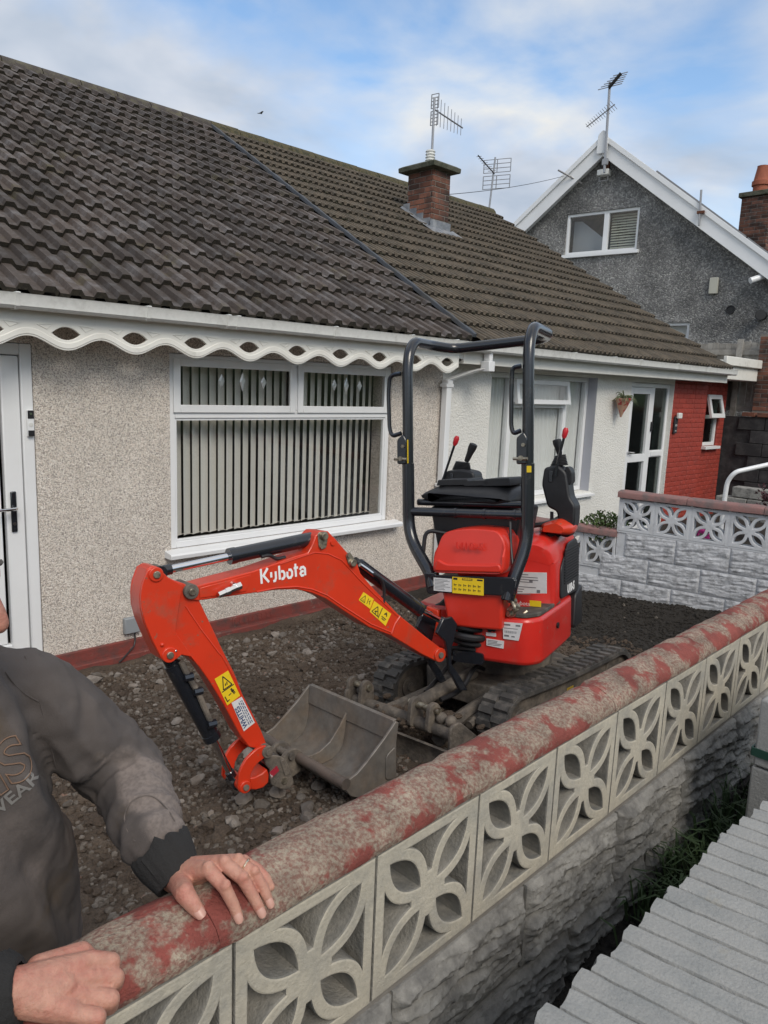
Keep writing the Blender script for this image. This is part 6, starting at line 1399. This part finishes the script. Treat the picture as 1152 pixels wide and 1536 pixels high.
for r in range(9):
    k = 0; y = 5.05-(.22 if r % 2 else 0)
    while y > 1.0:
        z = zb-.36-.225*r; obj("block", MB().bb((13.615+random.uniform(-.006, .006), y-.435, z), (13.665, y, z+.215)), WALL_DK, rw, bevel=.006); y -= .445
y = 5.0
while y > 3.2: obj("brick", MB().bb((13.59, y-.215, zb-.13), (13.75, y, zb-.06)), BRICK_CH, rw, bevel=.005); y -= .23+random.uniform(0, .03)
hr = thing("handrail", (8, 2.9, -1.8), "white painted tubular handrail bending over beside the red brick end", "handrail")
h0 = Vector((8.6, 3.2408, -1.1251)); h1 = Vector((8.6, 3.234, -0.9257)); h2 = Vector((8.6, 3.1666, -0.812)); h3 = Vector((8.9, 2.9265, -0.7184))
obj("rail", MB().tube(arcpath([h0-Vector((0, 0, .8)), h0, h1, h2, h3, h3+(h3-h2)*1.5], .12, 6), .026, 12), PVC, hr); e = h3+(h3-h2)*1.4; obj("post", MB().cyl((e.x, e.y, e.z-1.0), e, .026, n=10), PVC, hr)
rk = thing("block_steps", (9.8, 3.4, -1.6), "grey stone block edging of the raised bed behind the handrail", "edging")
r0 = Vector((10.5, 3.8889, -1.3364)); 
for r in range(3):
    for k in range(4): obj("block", MB().bb((10.5+r*.02, r0.y-.42*k-.41+(.2 if r % 2 else 0), r0.z-.30+.15*r), (10.75, r0.y-.42*k+(.2 if r % 2 else 0), r0.z-.30+.15*r+.14)), ROCKF, rk, bevel=.012)
tag(obj("raised_bed", MB().bb((7.2, -2, -2.3), (13.55, 4.9, -1.92)), SOIL_D, None), kind="structure")
# overhead wire and a far bird
ws, we = Vector((9.1283, 8.2, 2.9633)), GM @ Vector((*(2.854, 4.675), .4))
wr = thing("telephone_wire", (ws+we)/2-Vector((0, 0, .2)), "thin telephone wire running from the brick chimney to the grey house", "wire"); obj("cable", MB().tube([ws.lerp(we, t)-Vector((0, 0, .10*4*t*(1-t)*.5)) for t in [i/16 for i in range(17)]], .005, 5), PLASTIC, wr)
obj("hook", MB().cyl(we+Vector((-.1, .1, .12)), we+Vector((.35, -.25, -.12)), .02, n=6), ALU, wr)
bp = Vector((41.3941, 60.0, 23.6833)); bd_ = thing("bird", bp, "distant bird gliding above the dark tiled roof", "bird")
mb = MB(); mb.ball(bp, .07, 8, 5, (2.6, .8, .7)); mb.loft([[bp+Vector((x, y, z)) for x, z in ((-.10, 0), (.10, 0), (.06, .02), (-.06, .02))] for y, z0 in ((-.1, 0), (.1, 0))]); 
for s in (-1, 1): mb.prism([(-.12, 0), (.12, .0), (.02, .42), (-.12, .40)], lambda x, y, d: bp+Vector((x+d*.2, s*y, .10*y*(1.3-y)*2+d)), -.01, .01)
obj("body", mb, mat('bird_grey', (.12, .12, .12), .8), bd_)

# ================================================================ THE MAN AT THE WALL
SKIN = mat('skin', (.50, .255, .185), .5, col2=(.47, .19, .14), mix=(.42, .66), mscale=34, bump=.8, bscale=190, bdetail=7, bdist=.0022, var=.12, vscale=90, sss=.10)
NAIL = mat('finger_nail', (.52, .285, .225), .35)
SWEAT = mat('grey_sweatshirt', (.098, .083, .077), .95, col2=(.058, .050, .048), mix=(.42, .66), mscale=5, mix2=((.085, .062, .042), .58, .72, 7), bump=.5, bscale=420, bdetail=3, bdist=.0015, var=.15, vscale=40)
DUSTY = mat('dusty_elbow', (.175, .145, .13), .95, col2=(.075, .065, .06), mix=(.42, .62), mscale=16, bump=.5, bscale=300, bdist=.0015)
CUFF = mat('black_cuff', (.020, .019, .019), .95, bump=.8, bscale=200, bdist=.003)
TROUSER = mat('dark_trousers', (.02, .021, .024), .9)
HAIR = mat('grey_hair', (.10, .09, .08), .7)
def add_dust(m, col):
    t = m.node_tree; b = t.nodes['Principled BSDF']; L = t.links; src = b.inputs['Base Color'].links[0].from_socket
    an = N(t, 'ShaderNodeAttribute'); an.attribute_name = 'dust'; x = N(t, 'ShaderNodeMix', data_type='RGBA'); nz = N(t, 'ShaderNodeTexNoise'); nz.inputs['Scale'].default_value = 140; nz.inputs['Detail'].default_value = 5
    g = N(t, 'ShaderNodeNewGeometry'); L.new(g.outputs['Position'], nz.inputs['Vector']); mr = N(t, 'ShaderNodeMapRange'); mr.inputs[1].default_value = .35; mr.inputs[2].default_value = .6; mr.inputs[3].default_value = .55
    L.new(nz.outputs[0], mr.inputs[0]); mu = N(t, 'ShaderNodeMath', operation='MULTIPLY'); L.new(an.outputs['Fac'], mu.inputs[0]); L.new(mr.outputs[0], mu.inputs[1])
    L.new(mu.outputs[0], x.inputs[0]); L.new(src, x.inputs[6]); x.inputs[7].default_value = (*col, 1); L.new(x.outputs[2], b.inputs['Base Color'])
add_dust(SWEAT, (.20, .165, .148))
def blob(chains, voxel, smooth=2):
    """one closed skin round tapering limbs: union of capsules, re-meshed and smoothed"""
    mb = MB()
    for ch in chains:
        P = [Vector(p) for p, r in ch]; r_ = [r for p, r in ch]
        for (a, ra), (b, rb2) in zip(zip(P, r_), zip(P[1:], r_[1:])):
            if (b-a).length > 1e-5: mb.tube([a, b], [ra, rb2], 14)
        for a, ra in zip(P, r_): mb.ball(a, ra, 14, 8)
    me = bpy.data.meshes.new("blob"); me.from_pydata(mb.v, [], mb.f); b = bmesh.new(); b.from_mesh(me); bmesh.ops.recalc_face_normals(b, faces=b.faces); b.to_mesh(me); b.free()
    o = bpy.data.objects.new("blob", me); COL.objects.link(o)
    m = o.modifiers.new("r", 'REMESH'); m.mode = 'VOXEL'; m.voxel_size = voxel
    if smooth: s_ = o.modifiers.new("s", 'SMOOTH'); s_.factor = .6; s_.iterations = smooth
    bpy.context.view_layer.update(); dg = bpy.context.evaluated_depsgraph_get(); out_ = bpy.data.meshes.new_from_object(o.evaluated_get(dg)); bpy.data.objects.remove(o)
    r = MB(); r.v = [v.co.copy() for v in out_.vertices]; r.f = [tuple(p.vertices) for p in out_.polygons]; r.m = [0]*len(r.f); bpy.data.meshes.remove(out_); return r
def merge(*ms):
    r = MB()
    for m in ms: b = len(r.v); r.v += m.v; r.f += [tuple(b+i for i in f) for f in m.f]; r.m += m.m
    return r
def ell(c, r, sc, rot=None): return MB().ball(c, r, 20, 12, sc, rot)
man = thing("person", (.25, 1.3, -1.68), "man in a worn dark grey sweatshirt leaning with both hands on the garden wall", "person")
# left hand spread over the coping
WR = Vector((0.5197, 0.965, -0.7746))
I0, I1, I2, I3 = [Vector(p) for p in ((0.5309, 0.8879, -0.7289), (0.5394, 0.8554, -0.7449), (0.5458, 0.8417, -0.769), (0.5478, 0.8322, -0.7844))]
M0, M1, M2, M3 = [Vector(p) for p in ((0.5558, 0.8834, -0.728), (0.5699, 0.8538, -0.7444), (0.5799, 0.8379, -0.773), (0.584, 0.8261, -0.7907))]
G0, G1, G2, G3 = [Vector(p) for p in ((0.5785, 0.8797, -0.7331), (0.5921, 0.8564, -0.7463), (0.6003, 0.8411, -0.7714), (0.6032, 0.8309, -0.7875))]
L0, L1, L2, L3 = [Vector(p) for p in ((0.5931, 0.8852, -0.7439), (0.6058, 0.8673, -0.7529), (0.6122, 0.8528, -0.7642), (0.6153, 0.8446, -0.775))]
T0, T1, T2, T3 = [Vector(p) for p in ((0.5047, 0.925, -0.7602), (0.4872, 0.8796, -0.7426), (0.4907, 0.865, -0.7523), (0.4951, 0.8539, -0.7621))]
fr = lambda a, r0, r1, r2, r3: [(a[0], r0), (a[1], r1), (a[2], r2), (a[3], r3)]
vk = Vector((-.10, -.35, .93))
hand_l = blob([fr((I0, I1, I2, I3), .0112, .0100, .0090, .0078), fr((M0, M1, M2, M3), .0114, .0102, .0091, .0078), fr((G0, G1, G2, G3), .0106, .0095, .0086, .0073), fr((L0, L1, L2, L3), .0100, .0090, .0080, .0068),
               [(WR, .026), (I0.lerp(WR, .15), .0135), (I0, .0115)], [(WR, .026), (M0.lerp(WR, .15), .0145), (M0, .0120)], [(WR, .026), (G0.lerp(WR, .15), .0140), (G0, .0115)], [(WR, .025), (L0.lerp(WR, .15), .013), (L0, .010)],
               [(WR.lerp(I0, .3)-Vector((0, 0, .006)), .020), (I0.lerp(G0, .5).lerp(WR, .35), .018)], [(WR, .024), (T0, .017), (T1, .0145), (T2, .0122), (T3, .0098)],
               *[[(p+vk*.0045, r)] for p, r in ((I0, .0098), (M0, .0102), (G0, .0095), (L0, .0085), (I1, .0092), (M1, .0094), (G1, .0086), (T1, .0118))],
               *[[(p+vk*.0065, .0048), (p.lerp(WR, .55)+vk*.0105, .0034)] for p in (I0, M0, G0)],
               [(WR, .027), (WR.lerp(Vector((0.5325, 1.1, -0.7381)), .6), .031)]], .0018, 2)
# right fist resting on the coping
RW = Vector((0.2415, 0.846, -0.7328))
kn = [Vector(p) for p in ((0.3335, 0.8433, -0.7417), (0.3322, 0.8291, -0.7557), (0.3188, 0.8141, -0.7661), (0.2996, 0.7996, -0.7681))]
pp = [Vector(p) for p in ((0.357, 0.8376, -0.7545), (0.3557, 0.8236, -0.7681), (0.3399, 0.8025, -0.7739), (0.3163, 0.785, -0.772))]
ch = []
for k, (a, b) in enumerate(zip(kn, pp)):
    r = (.0128, .0130, .0126, .0112)[k]; d = (b-a).normalized(); dn = Vector((.10, .55, -.83))
    ch.append([(a, r), (b, r*.98), (b+dn*.022+d*.002, r*.92), (b+dn*.030-d*.026, r*.85)])
    ch.append([(RW, .027), (a.lerp(RW, .45), .020), (a, r)])
ch += [[(RW, .028), (kn[0].lerp(kn[3], .5).lerp(RW, .35), .021)], [(RW, .028), (RW+Vector((-.12, .06, -.03)), .034)],
       [(RW.lerp(kn[0], .4)+Vector((0, .02, .0)), .018), (kn[0]+Vector((.0, .03, -.008)), .014), (pp[1]+Vector((-.002, .035, -.012)), .011)]]
fist = blob(ch, .0019, 2)
# head: looks down along the wall, only nose and cheek reach the picture
NT = Vector((0.303, 1.0, -0.3289)); fwd_ = Vector((.84, -.46, -.22)).normalized(); up_ = (Vector((0, 0, 1))-fwd_*fwd_.z).normalized(); hc = NT-fwd_*.127+up_*.026; sd_ = up_.cross(fwd_)
HM = M4(hc, fwd_, sd_, up_)
hp = lambda x, y, z: HM @ Vector((x, y, z))
head = blob([[(hp(-.015, 0, .03), .092), (hp(.02, 0, .03), .085)], [(hp(.03, 0, -.03), .065), (hp(.055, 0, -.085), .036)], [(hp(.02, .035, -.07), .035), (hp(.05, 0, -.09), .03)], [(hp(.02, -.035, -.07), .035), (hp(.05, 0, -.09), .03)],
             [(hp(.088, 0, .02), .012), (hp(.108, 0, -.012), .0135), (hp(.114, 0, -.026), .0145)], [(hp(.10, .012, -.032), .010), (hp(.10, -.012, -.032), .010)], [(hp(.085, .03, .032), .014), (hp(.092, 0, .036), .014), (hp(.085, -.03, .032), .014)],
             [(hp(.082, .02, -.064), .011), (hp(.09, 0, -.062), .012), (hp(.082, -.02, -.064), .011)], [(hp(.078, .02, -.078), .011), (hp(.086, 0, -.080), .012), (hp(.078, -.02, -.078), .011)], [(hp(.06, .05, -.02), .03)], [(hp(.06, -.05, -.02), .03)],
             [(hp(-.01, .085, .01), .016), (hp(-.012, .09, -.02), .012)], [(hp(-.01, -.085, .01), .016), (hp(-.012, -.09, -.02), .012)], [(hp(-.03, 0, -.04), .055), (Vector((.20, 1.22, -.42)), .060), (Vector((.19, 1.26, -.52)), .075)]], .0045, 3)
legs = blob([[(Vector((.10, 1.34, -1.0)), .10), (Vector((.08, 1.36, -1.32)), .065), (Vector((.07, 1.42, -1.60)), .045)], [(Vector((.33, 1.32, -1.0)), .10), (Vector((.36, 1.34, -1.32)), .065), (Vector((.38, 1.40, -1.60)), .045)], [(Vector((.2, 1.27, -.60)), .12), (Vector((.215, 1.32, -1.0)), .13)]], .014, 2)
body = obj("body", merge(head, hand_l, fist, legs), SKIN, man, angle=180, recalc=False)
mb = MB()
for c, s, y in ((hp(.082, .030, .012), .0125, 1), (hp(.082, -.030, .012), .0125, -1)): mb.ball(c, s, 12, 8)
obj("eye", mb, mat('eye', (.5, .48, .45), .2), man)["kind"] = "stuff"
obj("eyebrows", MB().tube([hp(.094, .015, .044), hp(.097, .03, .047), hp(.088, .05, .040)], [.003, .0045, .002], 6).tube([hp(.094, -.015, .044), hp(.097, -.03, .047), hp(.088, -.05, .040)], [.003, .0045, .002], 6), HAIR, man)["kind"] = "stuff"
hm = blob([[(hp(-.035, 0, .055), .096), (hp(.0, 0, .062), .084)], [(hp(-.06, 0, 0), .075)]], .006, 2); obj("hair", hm, HAIR, man, angle=180, recalc=False)
def nail(tip, prev, up, r):
    d = (tip-prev).normalized(); n_ = (Vector(up)-d*Vector(up).dot(d)).normalized(); s = d.cross(n_); c = tip+n_*r*.62+d*r*.25; rings = []
    for t, w_ in ((-1.05, .55), (-.8, .72), (0, .80), (.55, .72), (.8, .45)):
        rings.append([c+d*r*t+s*r*w_*math.cos(q)+n_*(r*(.40-.06*t*t)*math.sin(q)) for q in [math.pi*k/6 for k in range(7)]])
    mb = MB().loft(rings, True, True); obj("finger_nail", mb, NAIL, body, angle=60)
vu = Vector((-.45, -.55, .70))
for a, b, r in ((I3, I2, .0082), (M3, M2, .0082), (G3, G2, .0078), (T3, T2, .0098)): nail(a, b, vu if a is not T3 else Vector((-.3, -.75, .55)), r)
# wedding ring on the third finger
c = G0.lerp(G1, .42); d = (G1-G0).normalized(); x = d.orthogonal().normalized(); y = d.cross(x); obj("finger_ring", MB().tube([c+(x*math.cos(a)+y*math.sin(a))*.0112 for a in [2*math.pi*k/24 for k in range(25)]], .0016, 6, False), mat('pale_gold', (.75, .62, .45), .2, metal=1), man)
# sweatshirt
SH = Vector((0.4114, 1.24, -0.5298)); EL = Vector((0.5479, 1.2, -0.7099)); WC = Vector((0.5114, 1.005, -0.7404))
RS = Vector((-.02, 1.22, -.50)); REl = Vector((-.06, 1.03, -.78))
fw0 = (WC-EL).normalized()
rows_ = [(-1.16, .215, 1.30, .235, .165), (-1.0, .225, 1.27, .245, .175), (-.86, .225, 1.25, .238, .165), (-.72, .215, 1.23, .215, .150), (-.60, .205, 1.22, .200, .140), (-.50, .20, 1.225, .180, .115), (-.43, .20, 1.23, .125, .085), (-.395, .205, 1.225, .085, .075)]
tm_ = MB(); tm_.loft([[Vector((cx2+rx*math.copysign(abs(math.cos(a))**.85, math.cos(a)), cy2+ry*math.sin(a), z)) for a in [2*math.pi*k/36 for k in range(36)]] for z, cx2, cy2, rx, ry in rows_])
def remesh(mb, voxel, smooth):
    me = bpy.data.meshes.new("blob"); me.from_pydata(mb.v, [], mb.f); b = bmesh.new(); b.from_mesh(me); bmesh.ops.recalc_face_normals(b, faces=b.faces); b.to_mesh(me); b.free()
    o = bpy.data.objects.new("blob", me); COL.objects.link(o); m = o.modifiers.new("r", 'REMESH'); m.mode = 'VOXEL'; m.voxel_size = voxel; s_ = o.modifiers.new("s", 'SMOOTH'); s_.factor = .6; s_.iterations = smooth
    bpy.context.view_layer.update(); dg = bpy.context.evaluated_depsgraph_get(); out_ = bpy.data.meshes.new_from_object(o.evaluated_get(dg)); bpy.data.objects.remove(o); return out_
def limb(mb, ch):
    P = [Vector(p) for p, r in ch]; r_ = [r for p, r in ch]
    for i in range(len(P)-1): mb.tube([P[i], P[i+1]], [r_[i], r_[i+1]], 18)
    for p, r in zip(P, r_): mb.ball(p, r, 18, 10)
limb(tm_, [(SH+Vector((-.10, .0, .0)), .085), (SH+Vector((-.015, 0, -.012)), .078), (SH.lerp(EL, .5), .073), (EL, .064), (EL.lerp(WC, .5), .057), (WC-fw0*.028, .046)])
limb(tm_, [(Vector((.245, 1.24, -.452)), .060), (SH+Vector((-.03, 0, -.004)), .070)])
limb(tm_, [(RS, .085), (REl, .066), (RW.lerp(REl, .5), .058), (RW+(REl-RW)*.16, .047)])
sm_me = remesh(tm_, .0055, 6)
fw = (WC-EL).normalized(); ua = (EL-SH).normalized()
vs = []; ns = [v.normal.copy() for v in sm_me.vertices]
for v in sm_me.vertices:
    p = v.co; n_ = v.normal; dis = 0
    tl_ = (p-EL).dot(fw); rr_ = (p-EL-fw*tl_).length; tu = (p-SH).dot(ua); ru = (p-SH-ua*tu).length
    if tl_ > -.02 and rr_ < .085: dis += .0045*math.sin(tl_*95+5*fbm(p*8, 3)+(p.z)*14)*min(1, max(0, (tl_+.02)/.06))*(.5+fbm(p*6, 2))
    elif tu > -.05 and ru < .10: dis += .0045*math.sin(tu*48+6*fbm(p*6, 3)+p.x*18)*(.5+fbm(p*5, 2))
    rg_ = max(0, 1-2.2*abs(fbm(Vector((p.dot(fw)*16, p.x*6, p.z*5)), 2))) if tl_ > -.10 and rr_ < .10 else max(0, 1-2.2*abs(fbm(Vector((p.x*9+p.z*5, p.y*4, p.z*2.5)), 2)))
    dis += .0065*rg_**2
    dis += .008*fbm((p.x*7, p.y*7, p.z*4.5), 3)+.0035*fbm(p*24, 2)
    if abs(p.x-.34) < .12 and p.y < 1.25: dis += .012*math.sin((p.x*1.1+p.z*.55)*42+fbm(p*5, 2)*2)*math.exp(-((p.x-.37)/.07)**2)
    vs.append(p+n_*dis)
sb_ = MB(); sb_.v = vs; sb_.f = [tuple(p.vertices) for p in sm_me.polygons]; sb_.m = [0]*len(sb_.f)
shirt = obj("sweatshirt", sb_, [SWEAT, DUSTY], man, angle=180, recalc=False); so = ORG[shirt.name]
EPn = Vector((.25, -.75, .45)).normalized(); at_ = shirt.data.attributes.new("dust", 'FLOAT', 'POINT')
fr_ = (RW-REl).normalized(); dv_ = []
for v in vs:                                         # pale worn patch along the outer forearms
    m_ = 0
    for (a_, d_, L_, lo) in ((EL, fw, (WC-EL).length, .20), (REl, fr_, (RW-REl).length, .1)):
        t = (v-a_).dot(d_)/L_; rad = v-a_-d_*(v-a_).dot(d_)
        if rad.length < .095 and lo < t < 1.1:
            s_ = rad.normalized().dot(EPn)+.28*fbm(v*13, 3); m_ = max(m_, min(1, max(0, (s_-.12)/.22))*min(1, (t-lo)/.10))
    m_ = max(m_, .35*max(0, min(1, fbm(v*9, 4)*2.2)))
    dv_.append(m_)
at_.data.foreach_set('value', dv_)
def ragged_cuff(a, b, r0, r1, name="cuff"):
    d = (b-a).normalized(); x = d.orthogonal().normalized(); y = d.cross(x); rings = []
    for t, r in ((0, r0*.9), (.1, r0), (.5, (r0+r1)/2*1.03), (.9, r1), (1, r1*.97), (1.0, r1*.8)):
        rings.append([a.lerp(b, t)+(x*math.cos(q)+y*math.sin(q))*r*(1+.025*math.sin(q*22)+.06*fbm((q*3, t*3, r0*50), 3))+d*(.010*fbm((math.cos(q)*3, math.sin(q)*3, r0*90), 4)*(t < .3)) for q in [2*math.pi*k/56 for k in range(56)]])
    mb = MB().loft(rings, False)
    for k in range(0):
        q = random.uniform(0, 6.283); t = random.uniform(-.15, .35); p = a.lerp(b, t)+(x*math.cos(q)+y*math.sin(q))*r0*1.06; e = p+(x*math.cos(q)+y*math.sin(q))*random.uniform(.001, .005)+d*random.uniform(-.007, .005); mb.tube([p, (p+e)/2+Vector((random.gauss(0, .003), random.gauss(0, .003), random.gauss(0, .003))), e], .0010, 4)
    return obj(name, mb, CUFF, shirt, angle=60)
ragged_cuff(WC+fw*.004, WR+fw*.014, .0485, .0385)
rd = (RW-REl).normalized(); ragged_cuff(RW-rd*.012, RW+rd*.008, .047, .038)
obj("trousers", blob([[(Vector((.10, 1.34, -1.02)), .125), (Vector((.08, 1.36, -1.34)), .088), (Vector((.07, 1.42, -1.60)), .075)], [(Vector((.33, 1.32, -1.02)), .125), (Vector((.36, 1.34, -1.34)), .088), (Vector((.38, 1.40, -1.60)), .075)], [(Vector((.215, 1.32, -1.02)), .16)]], .014, 3), TROUSER, man, angle=180, recalc=False)
for x, y in ((.07, 1.36), (.38, 1.34)):
    z = soil_z(x, y); mb = MB(); rings = []
    for t, w_, h_ in ((-.11, .03, .07), (-.07, .045, .10), (.0, .045, .10), (.08, .050, .065), (.14, .045, .05), (.17, .025, .03)): rings.append([Vector((x+w_*math.cos(q), y-t, z+h_/2+h_/2*math.sin(q))) for q in [2*math.pi*k/16 for k in range(16)]])
    obj("boot", mb.loft(rings), BLACK, man, angle=60)
# faded print across the chest, laid on the cloth
from mathutils.bvhtree import BVHTree
bv = BVHTree.FromPolygons(vs, sb_.f)
def on_cloth(px_o, px_x, px_y, body_, size, outline, mat_, name):
    o_, x_, y_ = Vector(px_o), Vector(px_x)-Vector(px_o), Vector(px_y)-Vector(px_o); L = x_.length; x_.normalize(); y_ = (y_-x_*y_.dot(x_)).normalized(); nn = x_.cross(y_)
    cu = bpy.data.curves.new("print", 'FONT'); cu.body = body_; cu.size = size; cu.offset = .0006
    if outline: cu.fill_mode = 'NONE'; cu.bevel_depth = .0013; cu.bevel_resolution = 0; cu.offset = .002
    else: cu.extrude = .0004
    cu.resolution_u = 4
    t = bpy.data.objects.new("print", cu); me = bpy.data.meshes.new_from_object(t); bpy.data.objects.remove(t)
    if len(me.vertices) == 0: return
    b = bmesh.new(); b.from_mesh(me); bmesh.ops.subdivide_edges(b, edges=[e for e in b.edges if e.calc_length() > .006], cuts=3); b.to_mesh(me); b.free()
    mb = MB(); eye_n = nn
    for v in me.vertices:
        p = o_+x_*v.co.x+y_*v.co.y; h = bv.ray_cast(p+eye_n*.3, -eye_n)
        if h[0] is None: h = bv.find_nearest(p)
        mb.v.append(h[0]+h[1]*.0008+eye_n*(v.co.z*.5+.0006))
    for p in me.polygons: mb.af(p.vertices)
    obj(name, mb, mat_, shirt, angle=180)["kind"] = "stuff"
def stitched(dirs, name, r, m):
    P = []
    for d in dirs:
        h = bv.ray_cast(Vector((0, 0, 0)), Vector(d).normalized())
        if h[0] is not None: P.append(h[0]+h[1]*r*.3)
    if len(P) > 2: obj(name, MB().tube(arcpath(P, .02), r, 6), m, shirt)
stitched([(0.2962, 1.0, -0.3916), (0.3084, 1.0, -0.4153), (0.3213, 1.0, -0.4311), (0.3363, 1.0, -0.444)], "yoke_seam", .0013, SWEAT)
stitched([(0.3218, 1.0, -0.3764), (0.3323, 1.0, -0.4121), (0.3395, 1.0, -0.4526), (0.3468, 1.0, -0.4941), (0.3558, 1.0, -0.5471), (0.3618, 1.0, -0.5851)], "shoulder_seam", .0016, SWEAT)
stitched([(0.4702, 1.0, -0.7128), (0.4567, 1.0, -0.6877), (0.4529, 1.0, -0.6628), (0.4607, 1.0, -0.6459), (0.4759, 1.0, -0.6396), (0.4945, 1.0, -0.6434), (0.5089, 1.0, -0.6569), (0.5246, 1.0, -0.6804), (0.5371, 1.0, -0.7066)], "patch_stitching", .0014, DUSTY)
TAN = mat('tan_print', (.20, .125, .085), .9); PALE = mat('faded_print', (.21, .20, .19), .9)
on_cloth((0.2617, 1.07, -0.6353), (0.3609, 1.07, -0.5956), (0.2425, 1.07, -0.586), "nIS", .092, True, TAN, "chest_print")
on_cloth((0.2967, 1.08, -0.6571), (0.348, 1.08, -0.6254), (0.2885, 1.08, -0.6421), "WEAR", .030, False, PALE, "chest_lettering")

for o in list(S.objects):
    if o.parent is None: o.location.z += LIFT
